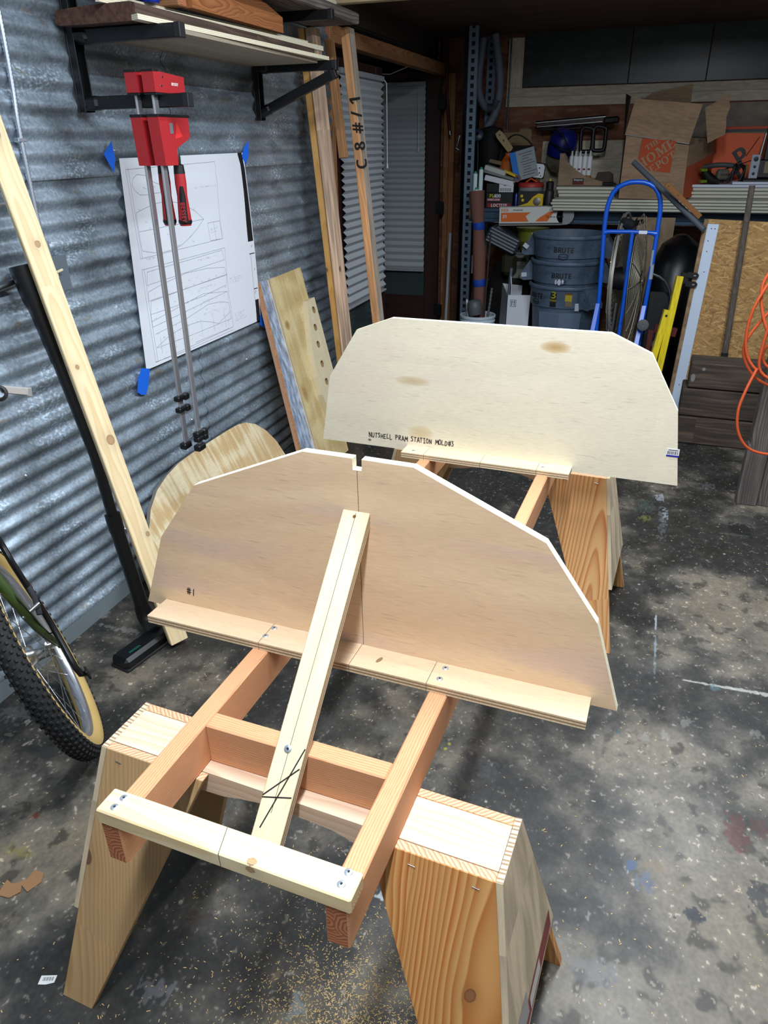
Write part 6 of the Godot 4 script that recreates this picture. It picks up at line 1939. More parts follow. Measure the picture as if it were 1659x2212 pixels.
	for i in 4:
		part("cord", tub(smooth([Vector3(-0.12 + i * 0.03, 0.01, 0.03), Vector3(-0.02, 0.06 + i * 0.02, 0.02), Vector3(0.03 - i * 0.01, 0.12, 0), Vector3(0.05, 0.05 + i * 0.02, 0.03), Vector3(0.02, 0.008, 0.05)], 20), 0.008, blk, 8), t)

# long siding boards stacked on the shelf: lower boards run through, upper ones in two piles either side of the box
func siding() -> void:
	var pale := mat(Color(0.78, 0.775, 0.71), 0.7)
	var face := mat(Color(0.8, 0.83, 0.88), 0.6)
	var groups := [[1.12, 2.95, 1.171, 4, 0.021, -6.10, "long pale siding board running right along the shelf beneath the cardboard box", "lower siding boards"], [1.13, 1.56, 1.2555, 3, 0.0248, -6.30, "short visible pale siding board under the cardboard tray", "siding boards under the tray"], [2.08, 2.95, 1.2555, 4, 0.0238, -6.28, "pale siding board in the pile right of the cardboard box", "siding boards right of the box"]]
	for G in groups:
		for i in G[3]:
			var y: float = G[2] + G[4] * i
			var b := MB.new()
			var z1: float = G[5] + 0.012 * sin(i * 2.3)
			var x0: float = G[0] + 0.012 * sin(i * 1.7 + G[0])
			b.box(Vector3((x0 + G[1]) / 2, y + G[4] * 0.5, (z1 - 6.9) / 2), Vector3(G[1] - x0, G[4] * 0.98, z1 + 6.9), 0.001, 2, 2)
			b = MB.new()
			# a board's edge: proud strip over a recessed one, so the stack reads as grooves
			b.box(Vector3((x0 + G[1]) / 2, y + G[4] * 0.64, (z1 - 6.85) / 2), Vector3(G[1] - x0, G[4] * 0.7, z1 + 6.85), 0.0015, 0, 0)
			b.box(Vector3((x0 + G[1]) / 2, y + G[4] * 0.15, (z1 - 0.02 - 6.85) / 2), Vector3(G[1] - x0, G[4] * 0.3, z1 - 0.02 + 6.85), 0.0, 0, 0)
			var m: Material = face if G[0] > 2.0 and i == 3 else pale
			single("siding_board", G[6], "board", b.mesh([m]), Transform3D(), G[7])
	single("siding_board", "single siding board lying loose on top of the right-hand pile", "board", bxm(Vector3(0.7, 0.016, 0.2), face, 0.002), pos(2.72, 1.36, -6.42, 3))

func depot_box() -> void:
	var card := mat(Color(0.64, 0.53, 0.42), 0.9)
	card.albedo_texture = tex(mottle(256, 256, 211, [Color(0.86, 0.86, 0.86), Color(1, 1, 1)], 0.02, 0.2, 0.0, 5.0))
	var orange := mat(Color(0.7, 0.3, 0.17), 0.85)
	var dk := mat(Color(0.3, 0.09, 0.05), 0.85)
	var t := thing("moving_box", "large open cardboard moving box with an orange store logo on the siding boards", "box")
	var F := [Vector3(1.60, 1.262, -6.13), Vector3(2.045, 1.257, -6.11), Vector3(2.034, 1.61, -6.14), Vector3(1.60, 1.685, -6.16)]
	var back := Vector3(0.115, 0.02, -0.5)
	var inn := Vector3(0.004, 0, -0.004)
	var b := MB.new()
	b.plate(F[0], F[1], F[2], F[3], Vector3(0, 0, -0.005), 0.0, 0, 0)
	part("front_panel", b.mesh([card]), t)
	b = MB.new()
	var rb := back + Vector3(0.08, 0.02, 0.0)
	b.plate(F[1], F[1] + rb, F[2] + rb, F[2], Vector3(-0.005, 0, 0), 0.0, 0, 0)
	part("side_panel", b.mesh([card]), t)
	b = MB.new()
	b.plate(F[1] + Vector3(0.001, 0.0, 0), F[1] + rb + Vector3(0.001, 0.0, 0), F[1].lerp(F[2], 0.72) + rb + Vector3(0.001, 0.0, 0), F[1].lerp(F[2], 0.60) + Vector3(0.001, 0, 0), Vector3(0.0008, 0, 0), 0.0, 0, 0)
	part("orange_print", b.mesh([orange]), t)
	b = MB.new()
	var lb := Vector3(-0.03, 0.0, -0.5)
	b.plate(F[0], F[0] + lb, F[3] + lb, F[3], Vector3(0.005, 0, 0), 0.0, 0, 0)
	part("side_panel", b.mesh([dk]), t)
	b = MB.new()
	b.plate(F[0] + lb, F[1] + rb, F[2] + rb, F[3] + lb, Vector3(0, 0, 0.005), 0.0, 0, 0)
	part("back_panel", b.mesh([card]), t)
	b = MB.new()
	b.plate(F[0], F[1], F[1] + rb, F[0] + lb, Vector3(0, 0.005, 0), 0.0, 0, 0)
	part("base_panel", b.mesh([card]), t)
	# flaps: the front one stands up and leans in, the right one hangs out, back and left ones stand
	b = MB.new()
	b.plate(F[3] + Vector3(-0.01, -0.004, 0.004), F[2] + Vector3(0, 0.012, 0.004), Vector3(2.083, 1.865, -6.17), Vector3(1.632, 1.912, -6.2), Vector3(0, 0, -0.005), 0.0, 0, 0)
	part("flap", b.mesh([card]), t)
	b = MB.new()
	b.tube([F[3] + Vector3(-0.005, 0.0, 0.008), F[2] + Vector3(0, 0.01, 0.008)], 0.004, 6)
	part("tape_edge", b.mesh([mat(Color(0.6, 0.6, 0.58), 0.25)]), t)
	b = MB.new()
	var fo := PackedVector2Array([Vector2(0, 0), Vector2(0.06, 0.03), Vector2(0.11, 0.06), Vector2(0.15, 0.09), Vector2(0.148, 0.04), Vector2(0.165, 0.0), Vector2(0.15, -0.06), Vector2(0.16, -0.12), Vector2(0.162, -0.17), Vector2(0.10, -0.20), Vector2(0.055, -0.225)])
	b.slab(fo, -0.0025, 0.0025, 0, 0)
	part("flap", b.mesh([card]), t, pos(2.105, 1.845, -6.24, -14))
	b = MB.new()
	b.slab(PackedVector2Array([Vector2(1.63, 1.72), Vector2(2.0, 1.72), Vector2(1.99, 2.01), Vector2(1.9, 1.995), Vector2(1.80, 1.98), Vector2(1.72, 1.965), Vector2(1.66, 1.93), Vector2(1.635, 1.935)]), -0.0025, 0.0025, 0, 0)
	part("flap", b.mesh([card]), t, pos(0.02, 0.0, -6.58))
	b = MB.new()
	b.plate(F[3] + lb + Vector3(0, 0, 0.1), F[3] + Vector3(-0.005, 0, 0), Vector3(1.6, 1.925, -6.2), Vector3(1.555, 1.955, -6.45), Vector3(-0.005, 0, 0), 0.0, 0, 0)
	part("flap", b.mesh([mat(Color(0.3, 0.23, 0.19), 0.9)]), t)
	# printed square with the lettering running up it
	var x = (F[1] - F[0]).normalized()
	var y := Vector3(0.02, 1, 0)
	var pl := axes(Vector3(1.818, 1.535, -6.130), x, y)
	b = MB.new()
	b.slab(PackedVector2Array([Vector2(-0.115, -0.005), Vector2(-0.105, 0.125), Vector2(0.125, 0.105), Vector2(0.118, -0.10), Vector2(-0.03, -0.085)]), 0.0, 0.0008, 0, 0)
	part("logo_square", b.mesh([orange]), t, pl * Transform3D(Basis(), Vector3(0, 0, -0.0035)))
	var tan_ink := mat(Color(0.64, 0.53, 0.42), 0.9)
	for k in [["THE", 0.034, -0.03, 0.085], ["HOME", 0.062, 0.0, 0.022], ["DEPOT", 0.05, 0.032, -0.045]]:
		text(k[0], k[1], tan_ink, t, pl * Transform3D(Basis(Vector3(0, 0, 1), 0.62), Vector3(k[2], k[3], -0.0024)), "lettering", 0.0012, true, true)

func brute_can(label: String, y: float, turn: float, i: int) -> void:
	var grey := M.get("can_grey") as StandardMaterial3D
	if grey == null:
		grey = mat(Color(0.33, 0.4, 0.48), 0.55)
		grey.albedo_texture = tex(mottle(128, 128, 221, [Color(0.85, 0.85, 0.85), Color(1, 1, 1)], 0.03, 0.2, 0.01))
		M.can_grey = grey
	var ink := mat(Color(0.015, 0.018, 0.025), 0.6)
	var t := thing("rubbish_bin", label, "bin", pos(1.303, y, -5.875), "stacked grey bins")
	var b := MB.new()
	b.lathe([Vector2(0, 0.012), Vector2(0.19, 0.012), Vector2(0.2, 0.0), Vector2(0.205, 0.01), Vector2(0.243, 0.53), Vector2(0.25, 0.535), Vector2(0.258, 0.54), Vector2(0.264, 0.66), Vector2(0.268, 0.668), Vector2(0.274, 0.668), Vector2(0.279, 0.674), Vector2(0.279, 0.688), Vector2(0.274, 0.694), Vector2(0.262, 0.694), Vector2(0.257, 0.685), Vector2(0.25, 0.54), Vector2(0.236, 0.5), Vector2(0.2, 0.03), Vector2(0, 0.03)], Transform3D(), 48)
	part("body", b.mesh([grey]), t)
	# side handles
	for s in [0.0, PI]:
		b = MB.new()
		b.slab(PackedVector2Array([Vector2(0.25, 0.675), Vector2(0.277, 0.675), Vector2(0.315, 0.62), Vector2(0.345, 0.575), Vector2(0.345, 0.545), Vector2(0.32, 0.53), Vector2(0.25, 0.535)]), -0.06, 0.06, 0, 0, false)
		part("handle", b.mesh([grey]), t, Transform3D(Basis(Vector3.UP, s + turn), Vector3.ZERO))
	var word := "BRUTE"
	for j in 5:
		var a := (j - 2) * 0.115 - 0.05 + (turn * -0.33 if i == 0 else 0.0)
		text(word[j], 0.036, ink, t, Transform3D(Basis(Vector3.UP, a), Vector3(sin(a) * 0.262, 0.60 if i else 0.615, cos(a) * 0.262)))
	var a2 := -0.05 + (turn * -0.33 if i == 0 else 0.0)
	b = MB.new()
	var el := []
	for j in 20:
		el.append(Vector3(cos(TAU * j / 20) * 0.033, sin(TAU * j / 20) * 0.0105, 0))
	b.tube(el, 0.0022, 5, 0, true)
	b.tube([Vector3(-0.033, 0, 0), Vector3(-0.033, -0.018, 0), Vector3(0, -0.026, 0.0), Vector3(0.033, -0.018, 0), Vector3(0.033, 0, 0)], 0.0022, 5)
	part("emblem", b.mesh([ink]), t, Transform3D(Basis(Vector3.UP, a2), Vector3(sin(a2) * 0.259, 0.562 if i else 0.577, cos(a2) * 0.259)))
	var wt := mat(Color(0.72, 0.75, 0.8), 0.7)
	if i == 0:
		# year label, torn red and yellow label, white ticket, recessed grip facing the room
		var yl := mat(Color(0.62, 0.55, 0.06), 0.6)
		for k in [[-0.22, 0.60, 0.045, 0.10, ink], [0.20, 0.62, 0.05, 0.055, yl], [0.20, 0.645, 0.05, 0.014, mat(Color(0.4, 0.05, 0.06), 0.6)], [0.21, 0.575, 0.05, 0.04, mat(Color(0.42, 0.36, 0.3), 0.8)], [0.46, 0.55, 0.032, 0.055, wt]]:
			part("label", bxm(Vector3(k[2], k[3], 0.0015), k[4], 0.0), t, Transform3D(Basis(Vector3.UP, k[0]), Vector3(sin(k[0]) * 0.2635, k[1], cos(k[0]) * 0.2635)))
		text("3", 0.05, yl, t, Transform3D(Basis(Vector3.UP, -0.22), Vector3(sin(-0.22) * 0.265, 0.635, cos(-0.22) * 0.265)))
		text("YEAR", 0.014, yl, t, Transform3D(Basis(Vector3.UP, -0.22), Vector3(sin(-0.22) * 0.265, 0.595, cos(-0.22) * 0.265)))
		b = MB.new()
		b.slab(PackedVector2Array([Vector2(-0.09, -0.06), Vector2(0.09, -0.06), Vector2(0.11, 0.06), Vector2(-0.11, 0.06)]), -0.01, 0.012, 0, 0)
		part("grip", b.mesh([grey]), t, Transform3D(Basis(Vector3.UP, 0.86), Vector3(sin(0.86) * 0.262, 0.595, cos(0.86) * 0.262)))
		part("grip_slot", bxm(Vector3(0.15, 0.012, 0.004), ink, 0.002), t, Transform3D(Basis(Vector3.UP, 0.86), Vector3(sin(0.86) * 0.275, 0.605, cos(0.86) * 0.275)))
		for s in [-0.35, 0.3]:
			b = MB.new()
			b.plate(Vector3(-0.075, 0.05, 0), Vector3(0.075, 0.05, 0), Vector3(0.085, 0.5, 0.034), Vector3(-0.085, 0.5, 0.034), Vector3(0, 0, -0.008), 0.003, 0, 0)
			part("panel", b.mesh([mat(Color(0.36, 0.42, 0.5), 0.6)]), t, Transform3D(Basis(Vector3.UP, s), Vector3(sin(s) * 0.209, 0, cos(s) * 0.209)))
	if i == 1:
		for k in [[-0.19, 0.525, 0.010, 0.035], [-0.10, 0.525, 0.013, 0.045], [-0.005, 0.53, 0.008, 0.03]]:
			b = MB.new()
			b.lathe([Vector2(0, 0.001), Vector2(k[2], 0.0)], Transform3D(Basis(Vector3.RIGHT, PI / 2).scaled(Vector3(1, k[3] / k[2] * 0.5, 1)), Vector3.ZERO), 10)
			part("paint_splash", b.mesh([wt]), t, Transform3D(Basis(Vector3.UP, k[0]), Vector3(sin(k[0]) * 0.262, k[1] + 0.03, cos(k[0]) * 0.262)))
	if i > 0:
		part("white_sticker", bxm(Vector3(0.04, 0.03, 0.002), wt, 0.0), t, pos(-0.315, 0.60 - 0.03 * (2 - i), 0.062, 0, -35 if i == 2 else 4))

func floor_things() -> void:
	brute_can("lowest of the three stacked grey bins, with a yellow 3 year label", 0.0, 2.4, 0)
	brute_can("middle one of the three stacked grey bins, with white paint splashes", 0.172, 0.0, 1)
	brute_can("topmost of the three stacked grey bins, open and empty", 0.35, -0.1, 2)
	var blk := mat(Color(0.035, 0.036, 0.042), 0.6)
	var wh := mat(Color(0.82, 0.84, 0.87), 0.65)
	# blue hand truck
	var blue := mat(Color(0.03, 0.33, 0.78), 0.32)
	var t := thing("hand_truck", "bright blue tubular hand truck standing in front of the fan", "hand truck")
	part("frame_tube", tub(smooth([Vector3(1.600, 0.14, -5.22), Vector3(1.597, 0.5, -5.21), Vector3(1.585, 0.9, -5.2), Vector3(1.574, 1.15, -5.2), Vector3(1.582, 1.29, -5.2), Vector3(1.617, 1.375, -5.2), Vector3(1.68, 1.41, -5.2), Vector3(1.735, 1.417, -5.2), Vector3(1.80, 1.41, -5.2), Vector3(1.862, 1.372, -5.2), Vector3(1.895, 1.29, -5.2), Vector3(1.9, 1.15, -5.2), Vector3(1.897, 0.9, -5.2), Vector3(1.888, 0.5, -5.21), Vector3(1.885, 0.14, -5.22)], 70), 0.0145, blue, 12), t)
	part("cross_bar", tub([Vector3(1.577, 1.118, -5.2), Vector3(1.605, 1.124, -5.2), Vector3(1.74, 1.126, -5.2), Vector3(1.865, 1.122, -5.2), Vector3(1.899, 1.116, -5.2)], [0.02, 0.013, 0.0125, 0.013, 0.02], blue, 12), t)
	part("centre_tube", tub([Vector3(1.75, 1.12, -5.2), Vector3(1.752, 0.7, -5.2), Vector3(1.75, 0.12, -5.2)], 0.0125, blue, 12), t)
	for x in [1.59, 1.886]:
		var b := MB.new()
		b.plate(Vector3(x - 0.013, 0.67, -5.185), Vector3(x + 0.013, 0.67, -5.185), Vector3(x - 0.006, 0.36, -5.04), Vector3(x - 0.036, 0.36, -5.04), Vector3(0, 0.004, 0.008), 0.001, 0, 0)
		part("skid", b.mesh([blue]), t)
		part("wheel", lat([Vector2(0.03, -0.025), Vector2(0.115, -0.028), Vector2(0.125, 0.0), Vector2(0.115, 0.028), Vector2(0.03, 0.025)], M.rubber, Transform3D(Basis(Vector3(0, 0, 1), PI / 2), Vector3(x + (0.06 if x > 1.7 else -0.06), 0.125, -5.33))), t)
	part("axle", tub([Vector3(1.52, 0.125, -5.33), Vector3(1.96, 0.125, -5.33)], 0.009, M.steel, 8), t)
	part("toe_plate", bxm(Vector3(0.34, 0.006, 0.2), blue, 0.001, Vector3(1.742, 0.006, -5.12)), t)
	part("paper_label", bxm(Vector3(0.05, 0.02, 0.001), wh, 0.0, Vector3(1.815, 1.125, -5.186)), t)
	part("worn_patch", lat([Vector2(0.0149, -0.09), Vector2(0.0149, 0.09)], mat(Color(0.55, 0.6, 0.66), 0.6), pos(1.8975, 0.93, -5.2, 0, 1.0), 12), t)
	# pedestal fan seen nearly edge-on
	var ft := Transform3D(Basis(Vector3(0.1, 0, -0.99), Vector3(0.99, 0.03, 0.1), Vector3.ZERO), Vector3(1.75, 0.79, -5.50))
	ft.basis.x = ft.basis.x.normalized()
	ft.basis.y = (ft.basis.y - ft.basis.x * ft.basis.x.dot(ft.basis.y)).normalized()
	ft.basis.z = ft.basis.x.cross(ft.basis.y)
	t = thing("drum_fan", "large silver cage fan turned edge-on behind the blue hand truck", "fan", ft)
	var wire := mat(Color(0.66, 0.64, 0.56), 0.4, 0.5)
	for s in [1.0, -1.0]:
		for j in 11:
			var r := 0.415 - j * 0.034
			var yy: float = s * (0.045 + 0.045 * sqrt(1.0 - pow(r / 0.45, 2.0)))
			var ring := []
			for q in 40:
				ring.append(Vector3(cos(TAU * q / 40) * r, yy, sin(TAU * q / 40) * r))
			var b := MB.new()
			b.tube(ring, 0.0022, 5, 0, true)
			part("cage_ring", b.mesh([wire]), t)
		for q in 16:
			var pts := []
			for j in 9:
				var r := 0.42 - j * 0.045
				pts.append(Vector3(cos(TAU * q / 16) * r, s * (0.047 + 0.047 * sqrt(1.0 - pow(r / 0.45, 2.0))), sin(TAU * q / 16) * r))
			part("cage_rib", tub(pts, 0.003, wire, 5), t)
	part("drum_band", lat([Vector2(0.425, -0.05), Vector2(0.43, -0.049), Vector2(0.43, -0.035), Vector2(0.425, -0.034), Vector2(0.42, -0.04), Vector2(0.425, -0.05)], mat(Color(0.6, 0.6, 0.58), 0.4, 0.5), Transform3D(), 48), t)
	for q in 3:
		var b := MB.new()
		b.plate(Vector3(0.06, -0.02, -0.05), Vector3(0.06, 0.02, 0.05), Vector3(0.37, 0.03, 0.16), Vector3(0.38, -0.025, -0.06), Vector3(0, 0.004, 0), 0.0, 0, 0)
		part("blade", b.mesh([M.steel]), t, Transform3D(Basis(Vector3.UP, TAU * q / 3.0), Vector3.ZERO))
	part("motor", lat([Vector2(0, 0.05), Vector2(0.075, 0.045), Vector2(0.08, -0.05), Vector2(0.06, -0.12), Vector2(0, -0.125)], blk), t)
	part("pole", tub([ft.affine_inverse() * Vector3(1.70, 0.62, -5.54), ft.affine_inverse() * Vector3(1.68, 0.03, -5.56)], 0.02, M.steel), t)
	part("foot", lat([Vector2(0, 0.03), Vector2(0.1, 0.028), Vector2(0.21, 0.01), Vector2(0.22, 0.0), Vector2(0, 0.0)], blk, ft.affine_inverse() * pos(1.68, 0.001, -5.56)), t)
	t = thing("fan_knob", "dark rubber roller end standing in front of the fan's top", "roller", pos(1.70, 1.165, -5.33, -35, 0, 72))
	part("roller", lat([Vector2(0, 0.035), Vector2(0.026, 0.034), Vector2(0.03, 0.028), Vector2(0.032, -0.02), Vector2(0.036, -0.024), Vector2(0.036, -0.05), Vector2(0.028, -0.055), Vector2(0, -0.055)], mat(Color(0.07, 0.09, 0.12), 0.6)), t)
	part("bolt", lat([Vector2(0, 0.037), Vector2(0.009, 0.036), Vector2(0.01, 0.03)], blk), t)
	part("arm", tub([Vector3(0, -0.05, 0), Vector3(0, -0.16, -0.05)], 0.016, blk), t)
	# cardboard sheets standing behind
	for i in 3:
		single("cardboard_sheet", ["brown cardboard sheet behind the fan, nearest of three", "brown cardboard sheet behind the fan, middle of three", "brown cardboard sheet behind the fan, rearmost of three"][i], "cardboard", bxm(Vector3(0.34, 1.12 + 0.01 * i, 0.007), M.card, 0.0, Vector3(0, 0.56 + 0.005 * i, 0)), pos(1.80 + i * 0.025, 0.002, -5.93 - i * 0.035, 0, 0, -3), "cardboard sheets behind the fan")
	# dark bundles, chair tube and red jack in the gap
	t = thing("black_sack", "shiny black sack bulging between the fan and the chipboard panel", "sack", pos(2.07, 0.0, -5.72))
	var b := MB.new()
	b.lathe([Vector2(0, 0), Vector2(0.2, 0.0), Vector2(0.24, 0.2), Vector2(0.24, 0.6), Vector2(0.22, 0.85), Vector2(0.15, 1.0), Vector2(0.05, 1.06), Vector2(0, 1.07)], Transform3D(Basis().scaled(Vector3(0.82, 1, 0.7)), Vector3.ZERO), 20)
	part("sack", b.mesh([mat(Color(0.025, 0.032, 0.045), 0.4)]), t)
	t = thing("folded_chair", "bent steel chair tube and dark seat in the gap beside the fan", "chair", pos(1.98, 0, -5.28))
	part("tube", tub(smooth([Vector3(-0.07, 0.86, 0), Vector3(0.0, 0.83, 0), Vector3(0.05, 0.76, 0), Vector3(0.075, 0.62, 0), Vector3(0.08, 0.0, 0)], 20), 0.011, mat(Color(0.3, 0.3, 0.32), 0.35, 0.7)), t)
	part("seat", bxm(Vector3(0.17, 0.5, 0.05), mat(Color(0.02, 0.02, 0.025), 0.6), 0.02, Vector3(0.0, 0.49, -0.05)), t)
	t = thing("red_dolly", "dull red timber dolly with grey castors behind the hand truck", "dolly", pos(1.985, 0, -5.12))
	part("rail", bxm(Vector3(0.14, 0.055, 0.04), mat(Color(0.32, 0.08, 0.04), 0.7), 0.003, Vector3(-0.02, 0.535, 0)), t, pos(0, 0, 0, 0, -8))
	part("leg", bxm(Vector3(0.035, 0.53, 0.04), mat(Color(0.28, 0.07, 0.04), 0.7), 0.003, Vector3(-0.035, 0.265, 0)), t)
	for k in [[-0.09, 0.57, 0.036], [0.01, 0.45, 0.03]]:
		part("castor", lat([Vector2(0, 0.014), Vector2(k[2] * 0.5, 0.016), Vector2(k[2], 0.012), Vector2(k[2], -0.012), Vector2(0, -0.014)], mat(Color(0.25, 0.26, 0.27), 0.6), Transform3D(Basis(Vector3.RIGHT, PI / 2 - 0.2), Vector3(k[0], k[1], 0.05))), t)
	# left group under the shelf
	t = thing("paper_roll", "tall brown paper roll bound with two blue tapes standing by the shelf post", "paper roll")
	b = MB.new()
	b.tube([Vector3(0.605, 0.06, -6.05), Vector3(0.597, 0.35, -6.06), Vector3(0.592, 0.6, -6.07), Vector3(0.578, 0.85, -6.08), Vector3(0.56, 1.05, -6.09), Vector3(0.545, 1.15, -6.1), Vector3(0.53, 1.31, -6.11)], [0.05, 0.048, 0.05, 0.055, 0.044, 0.052, 0.062], 14)
	part("paper", b.mesh([mat(Color(0.46, 0.31, 0.27), 0.9)]), t)
	for k in [[1.055, 0.562, -6.09, 0.046], [0.625, 0.592, -6.07, 0.0515]]:
		part("blue_band", lat([Vector2(k[3], -0.028), Vector2(k[3] + 0.0015, -0.026), Vector2(k[3] + 0.0015, 0.026), Vector2(k[3], 0.028)], mat(Color(0.05, 0.25, 0.65), 0.7), pos(k[1], k[0], k[2], 0, 8), 18), t)
	t = thing("bucket", "white ribbed plastic bucket holding tools at the foot of the shelf post", "bucket", pos(0.60, 0, -6.02))
	b = MB.new()
	b.lathe([Vector2(0, 0), Vector2(0.125, 0), Vector2(0.135, 0.29), Vector2(0.142, 0.292), Vector2(0.142, 0.305), Vector2(0.136, 0.31), Vector2(0.137, 0.325), Vector2(0.144, 0.327), Vector2(0.144, 0.34), Vector2(0.138, 0.345), Vector2(0.139, 0.36), Vector2(0.147, 0.362), Vector2(0.148, 0.378), Vector2(0.14, 0.382), Vector2(0.13, 0.378), Vector2(0.122, 0.01), Vector2(0, 0.01)], Transform3D(), 36)
	part("body", b.mesh([mat(Color(0.8, 0.85, 0.9), 0.5)]), t)
	single("steel_scoop", "grey rounded scoop resting in the white bucket", "scoop", lat([Vector2(0, -0.06), Vector2(0.055, -0.05), Vector2(0.062, 0.0), Vector2(0.055, 0.05), Vector2(0.04, 0.065), Vector2(0, 0.07)], mat(Color(0.33, 0.35, 0.36), 0.5), Transform3D(), 18), pos(0.585, 0.44, -5.96, 0, 8))
	var sg := "tool shafts standing in the bucket"
	single("tool_shaft", "white tool shaft standing in the bucket, leftmost one", "tool", tub([Vector3(0.535, 0.3, -5.98), Vector3(0.51, 0.50, -5.99)], 0.009, wh), Transform3D(), sg)
	single("tool_shaft", "long thin dark rod standing in the bucket beside the paper roll", "rod", tub([Vector3(0.655, 0.02, -5.98), Vector3(0.665, 0.6, -6.0), Vector3(0.675, 1.02, -6.02)], 0.006, mat(Color(0.2, 0.19, 0.18), 0.6)), Transform3D(), sg)
	single("tool_shaft", "twisted grey auger bit standing in the bucket, rightmost one", "tool", ribbed([Vector3(0.68, 0.3, -5.97), Vector3(0.70, 0.45, -5.98), Vector3(0.712, 0.60, -5.99)], 0.009, 0.003, 0.03, mat(Color(0.42, 0.43, 0.44), 0.5, 0.4)), Transform3D(), sg)
	single("broom_handle", "greyish wooden handle standing behind the brown paper roll", "handle", tub([Vector3(0.50, 0.0, -6.2), Vector3(0.525, 1.05, -6.22)], 0.016, mat(Color(0.25, 0.21, 0.18), 0.8)))
	t = thing("drawer_pull", "pale metal pull bracket on the post beside the paper roll", "bracket", pos(0.487, 0.74, -6.26))
	part("pull", tub([Vector3(0.012, 0.075, 0), Vector3(0, 0.07, 0.015), Vector3(0, -0.07, 0.015), Vector3(0.014, -0.075, 0)], 0.006, wh), t)
	t = thing("arrow_carton", "white carton with two up arrows standing open beside the bins", "box", pos(0.905, 0, -5.93, 0, 0))
	b = MB.new()
	b.plate(Vector3(-0.05, 0, 0.05), Vector3(0.125, 0, 0.05), Vector3(0.135, 0.578, 0.05), Vector3(-0.045, 0.572, 0.05), Vector3(0, 0, -0.004), 0.0, 0, 0)
	part("front_panel", b.mesh([wh]), t)
	b = MB.new()
	b.plate(Vector3(-0.05, 0, 0.05), Vector3(-0.14, 0, -0.12), Vector3(-0.12, 0.63, -0.12), Vector3(-0.045, 0.572, 0.05), Vector3(0.004, 0, 0), 0.0, 0, 0)
	part("side_panel", b.mesh([mat(Color(0.5, 0.52, 0.55), 0.7)]), t)
	b = MB.new()
	b.plate(Vector3(-0.14, 0, -0.12), Vector3(0.04, 0, -0.12), Vector3(0.04, 0.62, -0.12), Vector3(-0.12, 0.63, -0.12), Vector3(0, 0, -0.004), 0.0, 0, 0)
	part("back_panel", b.mesh([wh]), t)
	b = MB.new()
	for x in [-0.006, 0.012]:
		b.box(Vector3(x, 0.505, 0.0506), Vector3(0.005, 0.026, 0.0005), 0.0, 0, 0)
		b.flat(0, [Vector3(x - 0.007, 0.518, 0.0509), Vector3(x + 0.007, 0.518, 0.0509), Vector3(x, 0.53, 0.0509)], Vector3(0, 0, 1), Vector3.RIGHT, Vector3.UP)
	for k in [[0.003, 0.485, 0.045, 0.003], [0.003, 0.535, 0.045, 0.003], [-0.0185, 0.51, 0.003, 0.05], [0.0245, 0.51, 0.003, 0.05]]:
		b.box(Vector3(k[0], k[1], 0.0506), Vector3(k[2], k[3], 0.0005), 0.0, 0, 0)
	part("arrow_mark", b.mesh([blk]), t)
	single("pipe_in_carton", "grey plastic pipe standing in the white carton", "pipe", tub([Vector3(0.835, 0.02, -5.96), Vector3(0.86, 0.76, -5.99)], 0.012, mat(Color(0.38, 0.41, 0.45), 0.5)))
	single("pipe_in_carton", "pale bent strip standing in the white carton", "strip", tub([Vector3(0.885, 0.02, -5.94), Vector3(0.878, 0.62, -5.95), Vector3(0.865, 0.70, -5.96)], 0.012, wh, 8, 0.4))
	t = thing("clear_bin", "clear ribbed plastic bin tipped under the film carton", "bin", pos(0.765, 0.955, -6.14, 0, -24))
	var clear := mat(Color(0.22, 0.24, 0.27), 0.18)
	part("bin", bxm(Vector3(0.27, 0.13, 0.2), clear, 0.02), t)
	for i in 5:
		part("rib", tub([Vector3(-0.12, 0.05 - i * 0.024, 0.102), Vector3(0.12, 0.05 - i * 0.024, 0.102)], 0.006, mat(Color(0.5, 0.53, 0.56), 0.2), 6), t)
	t = thing("cement_bag", "white printed bag in the clutter left of the bins", "bag", pos(0.90, 0.0, -6.23))
	part("bag", bxm(Vector3(0.19, 0.9, 0.12), mat(Color(0.48, 0.49, 0.46), 0.8), 0.02, Vector3(0, 0.45, 0)), t)
	b = MB.new()
	for k in [[0.0, 0.86, 0.12, 0.006], [0.0, 0.84, 0.13, 0.004], [0.0, 0.80, 0.09, 0.03], [0.0, 0.75, 0.13, 0.004], [0.0, 0.735, 0.1, 0.004]]:
		b.box(Vector3(k[0], k[1], 0.0605), Vector3(k[2], k[3], 0.0006), 0.0, 0, 0)
	part("print", b.mesh([blk]), t)
	t = thing("yellow_bag", "crumpled clear bag of lime yellow stuff hanging above the bins", "bag", pos(0.985, 0.98, -6.12))
	b = MB.new()
	b.lathe([Vector2(0, -0.1), Vector2(0.09, -0.09), Vector2(0.115, -0.03), Vector2(0.1, 0.04), Vector2(0.12, 0.07), Vector2(0, 0.075)], Transform3D(Basis().scaled(Vector3(1.1, 1, 0.7)), Vector3.ZERO), 11, 0, false)
	part("bag", b.mesh([mat(Color(0.4, 0.42, 0.14), 0.3)]), t)
	t = thing("work_gloves", "olive and brown leather tool pouch wedged left of the bins", "pouch", pos(0.90, 0.0, -6.11))
	part("pouch", bxm(Vector3(0.14, 0.16, 0.08), mat(Color(0.2, 0.13, 0.08), 0.9), 0.03, Vector3(0.05, 0.87, 0)), t, pos(0.05, 0.0, 0, 0, -3))
	part("yellow_part", bxm(Vector3(0.07, 0.05, 0.07), mat(Color(0.5, 0.45, 0.05), 0.6), 0.015, Vector3(0.04, 0.69, 0.02)), t)
	part("olive_part", bxm(Vector3(0.12, 0.17, 0.06), mat(Color(0.15, 0.15, 0.07), 0.9), 0.03, Vector3(-0.08, 0.77, 0)), t)
